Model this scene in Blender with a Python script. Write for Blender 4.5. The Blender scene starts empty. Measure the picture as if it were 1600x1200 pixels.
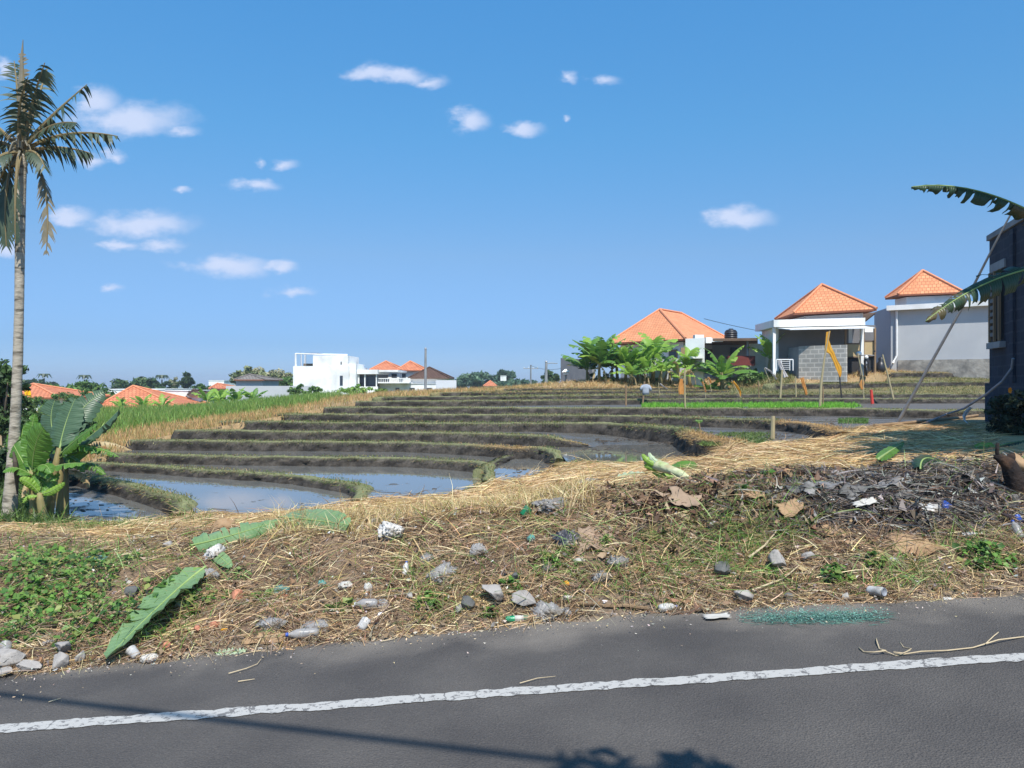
import bpy, bmesh, math, random
import numpy as np
from mathutils import Vector, Matrix

# ------------------------------------------------------------------ camera model and helpers
F, CX, HY, EYE = 1230.0, 800.0, 600.0, 1.6      # focal length and centre in pixels of the 1600 px wide photograph
R = math.radians
SC = bpy.context.scene
COL = SC.collection
random.seed(7)
RNG = np.random.default_rng(7)
ORG = {}                                         # world origin of every root, for local coordinates of its parts

def at(px, py, Y):
    return Vector(((px - CX) / F * Y, Y, EYE + (HY - py) / F * Y))

def lin(r, g, b):
    f = lambda c: ((c / 255 + 0.055) / 1.055) ** 2.4 if c > 10 else c / 255 / 12.92
    return (f(r), f(g), f(b), 1.0)

# ---- numpy value noise
def _h(ix, iy, s):
    n = (ix * 374761393 + iy * 668265263 + s * 974634777) & 0xFFFFFFFF
    n = ((n ^ (n >> 13)) * 1274126177) & 0xFFFFFFFF
    n = n ^ (n >> 16)
    return (n & 0xFFFF) / 65535.0

def vnoise(x, y, s=0):
    x = np.asarray(x, float); y = np.asarray(y, float)
    ix = np.floor(x).astype(np.int64); iy = np.floor(y).astype(np.int64)
    fx = x - ix; fy = y - iy
    fx = fx * fx * (3 - 2 * fx); fy = fy * fy * (3 - 2 * fy)
    a = _h(ix, iy, s); b = _h(ix + 1, iy, s); c = _h(ix, iy + 1, s); d = _h(ix + 1, iy + 1, s)
    return (a * (1 - fx) + b * fx) * (1 - fy) + (c * (1 - fx) + d * fx) * fy

def fbm(x, y, o=4, s=0):
    t = 0; a = 1.0; n = 0
    for k in range(o):
        t = t + a * vnoise(x * 2 ** k, y * 2 ** k, s + k * 17); n += a; a *= 0.5
    return t / n                                  # 0..1

# ------------------------------------------------------------------ materials
MATS = {}
def newmat(name):
    m = bpy.data.materials.new(name); m.use_nodes = True
    nt = m.node_tree; b = nt.nodes['Principled BSDF']
    MATS[name] = m
    return m, nt, b

def N(nt, typ, **kw):
    n = nt.nodes.new(typ)
    for k, v in kw.items():
        if k.startswith('i_'):
            n.inputs[k[2:].replace('_', ' ')].default_value = v
        else:
            setattr(n, k, v)
    return n

def pmat(name, c1, c2, scale=4.0, rough=0.8, bump=0.3, bscale=None, detail=6, spec=0.3, coord='Object', c3=None, s3=1.0, trans=0.0, stretch=None, bdist=0.02):
    """two colours mixed by noise, a third in broad patches, and a noise bump"""
    m, nt, b = newmat(name); L = nt.links.new
    tc = N(nt, 'ShaderNodeTexCoord'); src = tc.outputs[coord]
    if stretch:
        mp = N(nt, 'ShaderNodeMapping'); mp.inputs['Scale'].default_value = stretch; L(src, mp.inputs['Vector']); src = mp.outputs['Vector']
    n1 = N(nt, 'ShaderNodeTexNoise'); n1.inputs['Scale'].default_value = scale; n1.inputs['Detail'].default_value = detail; n1.inputs['Roughness'].default_value = 0.65
    L(src, n1.inputs['Vector'])
    rp = N(nt, 'ShaderNodeValToRGB'); rp.color_ramp.elements[0].position = 0.32; rp.color_ramp.elements[1].position = 0.68
    rp.color_ramp.elements[0].color = c1; rp.color_ramp.elements[1].color = c2
    L(n1.outputs['Fac'], rp.inputs['Fac']); col = rp.outputs['Color']
    if c3:
        n3 = N(nt, 'ShaderNodeTexNoise'); n3.inputs['Scale'].default_value = s3; n3.inputs['Detail'].default_value = 5
        L(src, n3.inputs['Vector'])
        r3 = N(nt, 'ShaderNodeValToRGB'); r3.color_ramp.elements[0].position = 0.5; r3.color_ramp.elements[1].position = 0.66
        L(n3.outputs['Fac'], r3.inputs['Fac'])
        mx = N(nt, 'ShaderNodeMix', data_type='RGBA'); mx.inputs['B'].default_value = c3
        L(r3.outputs['Color'], mx.inputs['Factor']); L(col, mx.inputs['A']); col = mx.outputs['Result']
    L(col, b.inputs['Base Color'])
    b.inputs['Roughness'].default_value = rough; b.inputs['Specular IOR Level'].default_value = spec
    if trans: 
        b.inputs['Transmission Weight'].default_value = trans
    if bump:
        nb = N(nt, 'ShaderNodeTexNoise'); nb.inputs['Scale'].default_value = bscale or scale * 3; nb.inputs['Detail'].default_value = 6
        L(src, nb.inputs['Vector'])
        bp = N(nt, 'ShaderNodeBump'); bp.inputs['Strength'].default_value = bump; bp.inputs['Distance'].default_value = bdist
        L(nb.outputs['Fac'], bp.inputs['Height']); L(bp.outputs['Normal'], b.inputs['Normal'])
    return m

def colmat(name, rough=0.75, spec=0.2, translucent=0.25, noise=0.0, nscale=8.0, bump=0.0):
    """per-strand colour attribute 'Col' (kind of plant matter), thin-leaf translucency"""
    m, nt, b = newmat(name); L = nt.links.new
    a = N(nt, 'ShaderNodeAttribute', attribute_name='Col'); c = a.outputs['Color']
    if noise:
        tc = N(nt, 'ShaderNodeTexCoord')
        n1 = N(nt, 'ShaderNodeTexNoise'); n1.inputs['Scale'].default_value = nscale; n1.inputs['Detail'].default_value = 8; n1.inputs['Roughness'].default_value = .7
        L(tc.outputs['Object'], n1.inputs['Vector'])
        mr = N(nt, 'ShaderNodeMapRange'); mr.inputs['From Min'].default_value = .3; mr.inputs['From Max'].default_value = .7
        mr.inputs['To Min'].default_value = 1 - noise; mr.inputs['To Max'].default_value = 1 + noise
        L(n1.outputs['Fac'], mr.inputs['Value'])
        vm = N(nt, 'ShaderNodeVectorMath', operation='SCALE'); L(c, vm.inputs[0]); L(mr.outputs['Result'], vm.inputs['Scale']); c = vm.outputs['Vector']
        if bump:
            bp = N(nt, 'ShaderNodeBump'); bp.inputs['Strength'].default_value = bump; bp.inputs['Distance'].default_value = .03
            L(n1.outputs['Fac'], bp.inputs['Height']); L(bp.outputs['Normal'], b.inputs['Normal'])
    L(c, b.inputs['Base Color'])
    b.inputs['Roughness'].default_value = rough; b.inputs['Specular IOR Level'].default_value = spec
    if translucent:
        t = N(nt, 'ShaderNodeBsdfTranslucent'); L(c, t.inputs['Color'])
        mx = N(nt, 'ShaderNodeMixShader'); mx.inputs['Fac'].default_value = translucent
        L(b.outputs['BSDF'], mx.inputs[1]); L(t.outputs['BSDF'], mx.inputs[2])
        L(mx.outputs['Shader'], nt.nodes['Material Output'].inputs['Surface'])
    return m

def leafmat(name, c1, c2, scale=3.0, rough=0.45, trans=0.3, spec=0.4, ribs=0.0, c3=None):
    m = pmat(name, c1, c2, scale=scale, rough=rough, bump=0.0, spec=spec, c3=c3, s3=2.0)
    nt = m.node_tree; L = nt.links.new; b = nt.nodes['Principled BSDF']
    src = b.inputs['Base Color'].links[0].from_socket
    if ribs:                                     # fine parallel veins from the midrib outwards (UV x runs along the leaf)
        uv = N(nt, 'ShaderNodeTexCoord'); w = N(nt, 'ShaderNodeTexWave'); w.inputs['Scale'].default_value = 9.0; w.inputs['Distortion'].default_value = .6
        L(uv.outputs['UV'], w.inputs['Vector'])
        bp = N(nt, 'ShaderNodeBump'); bp.inputs['Strength'].default_value = ribs; bp.inputs['Distance'].default_value = .01
        L(w.outputs['Fac'], bp.inputs['Height']); L(bp.outputs['Normal'], b.inputs['Normal'])
    t = N(nt, 'ShaderNodeBsdfTranslucent'); L(src, t.inputs['Color'])
    mx = N(nt, 'ShaderNodeMixShader'); mx.inputs['Fac'].default_value = trans
    L(b.outputs['BSDF'], mx.inputs[1]); L(t.outputs['BSDF'], mx.inputs[2])
    L(mx.outputs['Shader'], nt.nodes['Material Output'].inputs['Surface'])
    return m

def brickmat(name, c1, c2, cm, bw, bh, mortar=0.02, rough=0.85, bump=0.5, offset=0.5, dirt=None, msmooth=0.1, bias=0.0):
    """courses of blocks or tiles laid out in metres of the UV map"""
    m, nt, b = newmat(name); L = nt.links.new
    tc = N(nt, 'ShaderNodeTexCoord')
    br = N(nt, 'ShaderNodeTexBrick'); br.offset = offset
    br.inputs['Scale'].default_value = 1.0; br.inputs['Brick Width'].default_value = bw; br.inputs['Row Height'].default_value = bh
    br.inputs['Mortar Size'].default_value = mortar; br.inputs['Mortar Smooth'].default_value = msmooth; br.inputs['Bias'].default_value = bias
    br.inputs['Color1'].default_value = c1; br.inputs['Color2'].default_value = c2; br.inputs['Mortar'].default_value = cm
    L(tc.outputs['UV'], br.inputs['Vector']); col = br.outputs['Color']
    n1 = N(nt, 'ShaderNodeTexNoise'); n1.inputs['Scale'].default_value = 1.3; n1.inputs['Detail'].default_value = 8
    L(tc.outputs['Object'], n1.inputs['Vector'])
    if dirt:
        r3 = N(nt, 'ShaderNodeValToRGB'); r3.color_ramp.elements[0].position = 0.45; r3.color_ramp.elements[1].position = 0.72
        L(n1.outputs['Fac'], r3.inputs['Fac'])
        mx = N(nt, 'ShaderNodeMix', data_type='RGBA'); mx.inputs['B'].default_value = dirt
        ml = N(nt, 'ShaderNodeMath', operation='MULTIPLY'); ml.inputs[1].default_value = .6
        L(r3.outputs['Color'], ml.inputs[0]); L(ml.outputs[0], mx.inputs['Factor']); L(col, mx.inputs['A']); col = mx.outputs['Result']
    L(col, b.inputs['Base Color']); b.inputs['Roughness'].default_value = rough; b.inputs['Specular IOR Level'].default_value = .25
    bp = N(nt, 'ShaderNodeBump', invert=True); bp.inputs['Strength'].default_value = bump; bp.inputs['Distance'].default_value = .03
    L(br.outputs['Fac'], bp.inputs['Height']); L(bp.outputs['Normal'], b.inputs['Normal'])
    return m

# ------------------------------------------------------------------ mesh builder
def tag(o, label=None, cat=None, group=None, kind=None):
    if label: o['label'] = label
    if cat: o['category'] = cat
    if group: o['group'] = group
    if kind: o['kind'] = kind
    return o

def empty(name, loc, label, cat, group=None):
    o = bpy.data.objects.new(name, None); COL.objects.link(o)
    o.location = loc; o.empty_display_size = .1
    ORG[o.name] = Vector(loc)
    return tag(o, label, cat, group)

def link_mesh(name, me, origin, parent):
    o = bpy.data.objects.new(name, me); COL.objects.link(o)
    if parent is not None:
        o.parent = parent; ORG[o.name] = origin
    else:
        o.location = origin; ORG[o.name] = Vector(origin)
    return o

class MB:
    def __init__(s): s.v = []; s.f = []; s.m = []; s.uv = {}
    def add(s, vs, fs, mi=0):
        o = len(s.v); s.v += [Vector(v) for v in vs]
        for f in fs: s.f.append([i + o for i in f]); s.m.append(mi)
        return s
    def quad(s, a, b, c, d, mi=0): return s.add([a, b, c, d], [[0, 1, 2, 3]], mi)
    def box(s, x0, x1, y0, y1, z0, z1, mi=0, M=None):
        vs = [Vector((x, y, z)) for z in (z0, z1) for y in (y0, y1) for x in (x0, x1)]
        if M is not None: vs = [M @ v for v in vs]
        return s.add(vs, [[0, 2, 3, 1], [4, 5, 7, 6], [0, 1, 5, 4], [2, 6, 7, 3], [0, 4, 6, 2], [1, 3, 7, 5]], mi)
    def prism(s, base, z0, z1, mi=0):
        """vertical prism over a plan polygon [(x,y)...] (counter-clockwise); z0/z1 number or list"""
        n = len(base); Z0 = z0 if isinstance(z0, (list, tuple)) else [z0] * n; Z1 = z1 if isinstance(z1, (list, tuple)) else [z1] * n
        vs = [Vector((p[0], p[1], z)) for p, z in zip(base, Z0)] + [Vector((p[0], p[1], z)) for p, z in zip(base, Z1)]
        fs = [[i, (i + 1) % n, n + (i + 1) % n, n + i] for i in range(n)] + [list(range(n - 1, -1, -1)), list(range(n, 2 * n))]
        return s.add(vs, fs, mi)
    def wall(s, a, b, z0, z1, t, mi=0):
        """wall slab between plan points a,b; thickness t laid to the left of a->b"""
        a = Vector((a[0], a[1])); b = Vector((b[0], b[1])); d = (b - a).normalized(); n = Vector((-d.y, d.x)) * t
        return s.prism([a, b, b + n, a + n], z0, z1, mi)
    def tube(s, pts, rad, n=8, mi=0, cap=True):
        pts = [Vector(p) for p in pts]; k = len(pts)
        rads = rad if isinstance(rad, (list, tuple)) else [rad] * k
        o = len(s.v); up = Vector((.137, .211, .968)); rings = []
        for i, p in enumerate(pts):
            d = (pts[min(i + 1, k - 1)] - pts[max(i - 1, 0)]).normalized()
            a = d.cross(up)
            if a.length < .15: a = d.cross(Vector((1, 0, .1)))
            a.normalize(); b = d.cross(a)
            ring = []
            for j in range(n):
                t = 2 * math.pi * j / n
                ring.append(len(s.v)); s.v.append(p + (a * math.cos(t) + b * math.sin(t)) * rads[i])
            rings.append(ring)
        for i in range(k - 1):
            for j in range(n):
                s.f.append([rings[i][j], rings[i + 1][j], rings[i + 1][(j + 1) % n], rings[i][(j + 1) % n]]); s.m.append(mi)
        if cap:
            s.f.append(rings[0][:]); s.m.append(mi); s.f.append(rings[-1][::-1]); s.m.append(mi)
        return s
    def lathe(s, prof, M, n=14, mi=0):
        """prof: list of (r, h); M places the axis (local z)"""
        o = len(s.v)
        for r, h in prof:
            for j in range(n):
                t = 2 * math.pi * j / n; s.v.append(M @ Vector((r * math.cos(t), r * math.sin(t), h)))
        for i in range(len(prof) - 1):
            for j in range(n):
                s.f.append([o + i * n + j, o + i * n + (j + 1) % n, o + (i + 1) * n + (j + 1) % n, o + (i + 1) * n + j]); s.m.append(mi)
        s.f.append([o + j for j in range(n)][::-1]); s.m.append(mi); q = o + (len(prof) - 1) * n
        s.f.append([q + j for j in range(n)]); s.m.append(mi)
        return s
    def build(s, name, mats, parent=None, origin=None, smooth=False, uv=True):
        if not isinstance(mats, (list, tuple)): mats = [mats]
        if parent is not None: org = ORG[parent.name]
        elif origin is not None: org = Vector(origin)
        else:
            xs = [v.x for v in s.v]; ys = [v.y for v in s.v]; zs = [v.z for v in s.v]
            org = Vector(((min(xs) + max(xs)) / 2, (min(ys) + max(ys)) / 2, min(zs)))
        me = bpy.data.meshes.new(name)
        me.from_pydata([tuple(v - org) for v in s.v], [], s.f)
        for m in mats: me.materials.append(m)
        if len(mats) > 1:
            me.polygons.foreach_set('material_index', s.m)
        if smooth: me.polygons.foreach_set('use_smooth', [True] * len(me.polygons))
        if uv:
            ul = me.uv_layers.new(name='UVMap'); me.update()
            for p in me.polygons:
                nn = p.normal
                if abs(nn.z) > .98: ax, ay = Vector((1, 0, 0)), Vector((0, 1, 0))
                else:
                    ax = Vector((-nn.y, nn.x, 0)).normalized(); ay = nn.cross(ax)
                for li in p.loop_indices:
                    co = me.vertices[me.loops[li].vertex_index].co + org
                    vi = me.loops[li].vertex_index
                    if vi in s.uv: ul.data[li].uv = s.uv[vi]
                    else: ul.data[li].uv = (co.dot(ax), co.dot(ay))
        me.update()
        return link_mesh(name, me, org, parent)

def np_mesh(name, V, Fq, mat, col=None, parent=None, origin=None, smooth=False):
    """big mesh from arrays: V (n,3), Fq (m,3|4), per-vertex colour col (n,3)"""
    org = ORG[parent.name] if parent is not None else Vector(origin) if origin is not None else Vector((float(V[:, 0].mean()), float(V[:, 1].mean()), float(V[:, 2].min())))
    me = bpy.data.meshes.new(name); n = len(V); m, k = Fq.shape
    me.vertices.add(n); me.loops.add(m * k); me.polygons.add(m)
    me.vertices.foreach_set('co', (V - np.array(org)).astype(np.float32).ravel())
    me.loops.foreach_set('vertex_index', Fq.astype(np.int32).ravel())
    me.polygons.foreach_set('loop_start', np.arange(0, m * k, k, dtype=np.int32))
    me.polygons.foreach_set('loop_total', np.full(m, k, dtype=np.int32))
    if smooth: me.polygons.foreach_set('use_smooth', np.ones(m, dtype=bool))
    if col is not None:
        ca = me.attributes.new('Col', 'FLOAT_COLOR', 'POINT')
        ca.data.foreach_set('color', np.concatenate([np.clip(col, 0, 1), np.ones((n, 1))], 1).astype(np.float32).ravel())
    me.materials.append(mat)
    me.update(calc_edges=True); me.validate()
    return link_mesh(name, me, org, parent)

def strands(P, D, Ln, W, bend, col, segs=3):
    """ribbons: root P, direction D, length, width, quadratic bend -> V, F, C arrays"""
    n = len(P); D = D / np.linalg.norm(D, axis=1, keepdims=True)
    rv = RNG.normal(size=(n, 3)); S = np.cross(D, rv); S /= np.linalg.norm(S, axis=1, keepdims=True) + 1e-9
    vs = []; prof = [1.0, .9, .7, .45, .15] if segs > 3 else [1.0, .85, .55, .1]
    for k in range(segs + 1):
        t = k / segs; w = prof[min(int(round(t * (len(prof) - 1))), len(prof) - 1)]
        c = P + D * (Ln[:, None] * t) + bend * (t * t)
        vs += [c - S * (W * w * .5)[:, None], c + S * (W * w * .5)[:, None]]
    V = np.stack(vs, 1).reshape(-1, 3); q = 2 * (segs + 1); base = (np.arange(n) * q)[:, None]
    Fq = np.concatenate([base + np.array([[2 * k, 2 * k + 1, 2 * k + 3, 2 * k + 2]]) for k in range(segs)], 0)
    return V, Fq, np.repeat(col, q, 0)

def cat_sets(sets):
    V, Fq, C = [], [], []; o = 0
    for v, f, c in sets:
        V.append(v); Fq.append(f + o); C.append(c); o += len(v)
    return np.concatenate(V), np.concatenate(Fq), np.concatenate(C)

def pick(cols, n, jit=.15, p=None):
    cols = np.array([c[:3] for c in cols]); i = RNG.choice(len(cols), n, p=p)
    return cols[i] * (1 + RNG.normal(0, jit, (n, 1))) * (1 + RNG.normal(0, jit * .3, (n, 3)))
# ------------------------------------------------------------------ render settings, camera, light, sky
SC.view_settings.view_transform = 'Standard'; SC.view_settings.look = 'None'
SC.view_settings.exposure = 0.45; SC.view_settings.gamma = 1.0
SC.render.resolution_x = 1024; SC.render.resolution_y = 768
cam = bpy.data.cameras.new('camera'); cam.sensor_width = 36; cam.sensor_fit = 'HORIZONTAL'; cam.lens = 36 * F / 1600
cam.clip_start = .05; cam.clip_end = 6000
co = bpy.data.objects.new('camera', cam); COL.objects.link(co); co.location = (0, 0, EYE); co.rotation_euler = (R(90), 0, 0)
SC.camera = co
try: SC.cycles.max_bounces = 6; SC.cycles.transparent_max_bounces = 12
except Exception: pass

SUN_EL = R(56); SUN_AZ = (0.25, -0.97)                       # towards the sun: behind the camera, a little to the right
sv = Vector((SUN_AZ[0] * math.cos(SUN_EL), SUN_AZ[1] * math.cos(SUN_EL), math.sin(SUN_EL))).normalized()
sl = bpy.data.lights.new('sun', 'SUN'); sl.energy = SUN_STRENGTH = 4.6; sl.angle = R(.53); sl.color = (1.0, .95, .87)
so = bpy.data.objects.new('sun', sl); COL.objects.link(so); so.rotation_euler = sv.to_track_quat('Z', 'Y').to_euler()

W = bpy.data.worlds.new('World'); SC.world = W; W.use_nodes = True
wt = W.node_tree; WL = wt.links.new
bg = wt.nodes['Background']; bg.inputs['Strength'].default_value = .103
sky = N(wt, 'ShaderNodeTexSky', sky_type='NISHITA'); sky.sun_disc = False
sky.sun_elevation = SUN_EL; sky.sun_rotation = math.atan2(sv.x, sv.y); sky.altitude = 100
sky.air_density = 1.0; sky.dust_density = .4; sky.ozone_density = 3.0
SKY_H = (.42, .62, 1.16, 1); SKY_L = (.585, .757, .93, 1); SKY_M = (.543, 1.016, 1.20, 1); SKY_T = (.546, 1.28, 1.575, 1)      # the blue of the humid tropical sky
# fair-weather clouds: a noise-broken puff round each direction of the sky
CL = [(205,188,100,30),(150,160,42,28),(285,207,30,10),(176,246,18,12),(140,252,26,12),(585,112,44,15),(630,118,40,14),(675,126,28,10),(735,188,32,21),(815,202,36,11),
      (890,117,15,10),(945,125,27,10),(882,186,9,6),(400,291,38,12),(400,255,12,8),(446,257,24,9),(222,350,88,21),(105,339,45,15),(185,382,34,11),(248,382,48,10),
      (352,416,78,17),(438,417,28,11),(172,452,22,8),(458,457,38,8),(1158,340,54,18),(10,390,26,15),(8,108,22,16),(-90,300,90,30),(285,295,18,6)]
tc = N(wt, 'ShaderNodeTexCoord'); sp = N(wt, 'ShaderNodeSeparateXYZ'); WL(tc.outputs['Generated'], sp.inputs[0])
def WM(op, a, b=None):
    n = N(wt, 'ShaderNodeMath', operation=op)
    for i, x in enumerate((a, b)):
        if x is None: continue
        if isinstance(x, (int, float)): n.inputs[i].default_value = x
        else: WL(x, n.inputs[i])
    return n.outputs[0]
yy = WM('MAXIMUM', sp.outputs['Y'], .02)
az = WM('DIVIDE', sp.outputs['X'], yy); el = WM('DIVIDE', sp.outputs['Z'], yy)
cb = N(wt, 'ShaderNodeCombineXYZ'); WL(az, cb.inputs[0]); WL(el, cb.inputs[1])
nz = N(wt, 'ShaderNodeTexNoise'); nz.inputs['Scale'].default_value = 26; nz.inputs['Detail'].default_value = 7; nz.inputs['Roughness'].default_value = .58
mpn = N(wt, 'ShaderNodeMapping'); mpn.inputs['Scale'].default_value = (1, 1.7, 1); WL(cb.outputs[0], mpn.inputs['Vector']); WL(mpn.outputs[0], nz.inputs['Vector'])
nd = N(wt, 'ShaderNodeVectorMath', operation='SUBTRACT'); WL(nz.outputs['Color'], nd.inputs[0]); nd.inputs[1].default_value = (.5, .5, .5)
ns = N(wt, 'ShaderNodeVectorMath', operation='MULTIPLY'); WL(nd.outputs[0], ns.inputs[0]); ns.inputs[1].default_value = (.05, .026, 0)
uvw = N(wt, 'ShaderNodeVectorMath', operation='ADD'); WL(cb.outputs[0], uvw.inputs[0]); WL(ns.outputs[0], uvw.inputs[1])
acc = None
for (px, py, sx, sy) in CL:
    a = N(wt, 'ShaderNodeVectorMath', operation='SUBTRACT'); WL(uvw.outputs[0], a.inputs[0]); a.inputs[1].default_value = ((px - CX) / F, (HY - py) / F, 0)
    b = N(wt, 'ShaderNodeVectorMath', operation='MULTIPLY'); WL(a.outputs[0], b.inputs[0]); b.inputs[1].default_value = (F / sx / 1.25, F / sy / 1.25, 0)
    l = N(wt, 'ShaderNodeVectorMath', operation='LENGTH'); WL(b.outputs[0], l.inputs[0])
    k = WM('SUBTRACT', 1.0, l.outputs['Value'])
    if sy < 11: k = WM('MULTIPLY', k, .75)
    acc = k if acc is None else WM('MAXIMUM', acc, k)
dens = WM('ADD', acc, WM('MULTIPLY', WM('SUBTRACT', nz.outputs['Fac'], .5), 1.1))
mr = N(wt, 'ShaderNodeMapRange', interpolation_type='SMOOTHSTEP'); WL(dens, mr.inputs['Value'])
mr.inputs['From Min'].default_value = 0.0; mr.inputs['From Max'].default_value = .9; mr.inputs['To Max'].default_value = .85
front = WM('GREATER_THAN', sp.outputs['Y'], .05)
cm = WM('MULTIPLY', mr.outputs['Result'], front)
mx = N(wt, 'ShaderNodeMix', data_type='RGBA'); WL(cm, mx.inputs['Factor']); 
hs = N(wt, 'ShaderNodeHueSaturation'); hs.inputs['Saturation'].default_value = SKY_SAT = 1.0; hs.inputs['Value'].default_value = 1.0
WL(sky.outputs['Color'], hs.inputs['Color'])
er = N(wt, 'ShaderNodeValToRGB'); ee = er.color_ramp.elements
WL(sp.outputs['Z'], er.inputs['Fac']); ee[0].position = 0; ee[0].color = SKY_H; ee[1].position = .5; ee[1].color = SKY_T
em = ee.new(.30); em.color = SKY_M; em = ee.new(.16); em.color = SKY_L; em = ee.new(.05); em.color = (.365, .545, .925, 1)
mt = N(wt, 'ShaderNodeMix', data_type='RGBA', blend_type='MULTIPLY'); mt.inputs['Factor'].default_value = 1; WL(hs.outputs['Color'], mt.inputs['A']); WL(er.outputs['Color'], mt.inputs['B'])
WL(mt.outputs['Result'], mx.inputs['A']); mx.inputs['B'].default_value = (5.0, 5.6, 7.2, 1)
WL(mx.outputs['Result'], bg.inputs['Color'])

# ------------------------------------------------------------------ terrain
zlev = [-.25, -.13, -.08, .02, .18, .34, .50, .66, .84, 1.0]       # water levels of the terraces
SLOPE = .07
ru  = np.array([-600, 0, 150, 300, 450, 600, 750, 870, 1000, 1120, 1250, 1345, 1450, 1600, 2300.])
eY  = np.array([4.85, 4.85, 4.95, 5.0, 5.05, 5.1, 5.15, 5.2, 5.2, 5.2, 5.2, 5.15, 5.12, 5.1, 5.1])
p1  = [(1000,5.4),(1000,5.4),(1000,5.3),(960,5.6),(940,5.6),(900,5.7),(880,5.8),(870,5.8),(870,5.75),(860,5.8),(860,5.8),(850,5.8),(850,5.8),(850,5.8),(850,5.8)]
p2  = [(900,6.4),(900,6.4),(900,6.2),(880,6.3),(860,6.3),(830,6.3),(800,6.5),(790,6.5),(782,6.4),(780,6.4),(780,6.4),(770,6.4),(760,6.5),(755,6.5),(755,6.5)]
p3  = [(840,7.6),(840,7.6),(850,7.2),(836,7.3),(823,7.1),(816,6.9),(800,7.0),(784,7.0),(764,6.95),(747,6.95),(750,6.95),(748,7.0),(735,7.1),(722,7.3),(720,7.3)]
p4  = [(829,9.2),(829,9.2),(831,9.0),(817,9.0),(811,9.2),(805,9.2),(787,9.8),(768,9.2),(748,8.2),(735,8.2),(733,8.2),(726,8.3),(712,8.6),(702,9.2),(700,9.2)]
def _pz(L): return np.array([a[1] for a in L]), np.array([EYE + (HY - a[0]) / F * a[1] for a in L])
P1Y, P1Z = _pz(p1); P2Y, P2Z = _pz(p2); P3Y, P3Z = _pz(p3); P4Y, P4Z = _pz(p4)
bnd = [(-600,None,10.4,-.25),(0,None,10.4,-.25),(60,None,10.4,-.25),(95,822,None,zlev[0]),(180,822,None,zlev[0]),(265,817,None,zlev[0]),(300,807,None,zlev[1]),(400,808,None,zlev[1]),(460,803,None,zlev[1]),
       (528,792,None,zlev[1]),(556,783,None,zlev[2]),(640,780,None,zlev[2]),(700,776,None,zlev[2]),(736,765,None,zlev[2]),(763,751,None,zlev[3]),(800,752,None,zlev[3]),(830,746,None,zlev[3]),(862,733,None,zlev[3]),
       (892,724,None,zlev[4]),(950,727,None,zlev[4]),(1000,726,None,zlev[4]),(1085,719,None,zlev[4]),(1116,716,None,zlev[4]),(1132,700,None,zlev[6]),(1205,696,None,zlev[6]),(1283,688,None,zlev[6]),
       (1345,668,None,zlev[7]),(1400,661,None,zlev[7]),(1530,650,None,zlev[7]),(1700,650,None,zlev[7]),(2300,650,None,zlev[7])]
bu = np.array([b[0] for b in bnd], float)
bY = np.array([b[2] if b[2] else (EYE - b[3]) * F / (b[1] - HY) for b in bnd])
bZ = np.array([b[3] + .015 for b in bnd])
tu = np.array([-600,60,95,136,180,210,288,368,448,524,572,620,696,760,800,880,1000,1142,1180,1215,1300,1372,1400,1545,1700,2300.])
tY = np.array([10.5,10.5,15.8,16.1,17.0,18.9,20.4,21.4,22.6,24.4,26.4,27.6,29.2,31.2,33.4,35.4,37.4,41.2,39.5,37.9,37.9,38.1,40.6,41,41.2,41.2])
fu = np.array([-600,0,95,190,290,370,450,525,600,700,790,880,1000,1140,1215,1340,1400,1545,2300.])
f1 = np.array([-.2,-.2,-.1,.1,.35,.52,.70,.9,1.05,1.17,1.24,1.33,1.40,1.35,1.55,1.9,2.1,2.15,2.2])
f2 = np.array([0,0,0,.02,.2,.45,.7,.92,1.1,1.22,1.32,1.6,1.8,1.8,2.1,2.35,2.42,2.45,2.5])
f3 = np.array([0,0,0,0,.1,.4,.65,.9,1.08,1.22,1.33,1.6,1.85,2.0,2.35,2.45,2.5,2.5,2.5])
f4 = np.array([-3,-3,-3,-3,-3,-2.5,-2.2,-1.8,-1.2,-.5,0,1.5,1.9,2.1,2.4,2.5,2.5,2.5,2.5])
f5 = np.array([-3.5,-3.5,-3.5,-3.5,-3.5,-3.5,-3.5,-3.5,-3,-2.5,-2,-.5,.5,1,2,2.5,2.5,2.5,2.5])

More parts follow.
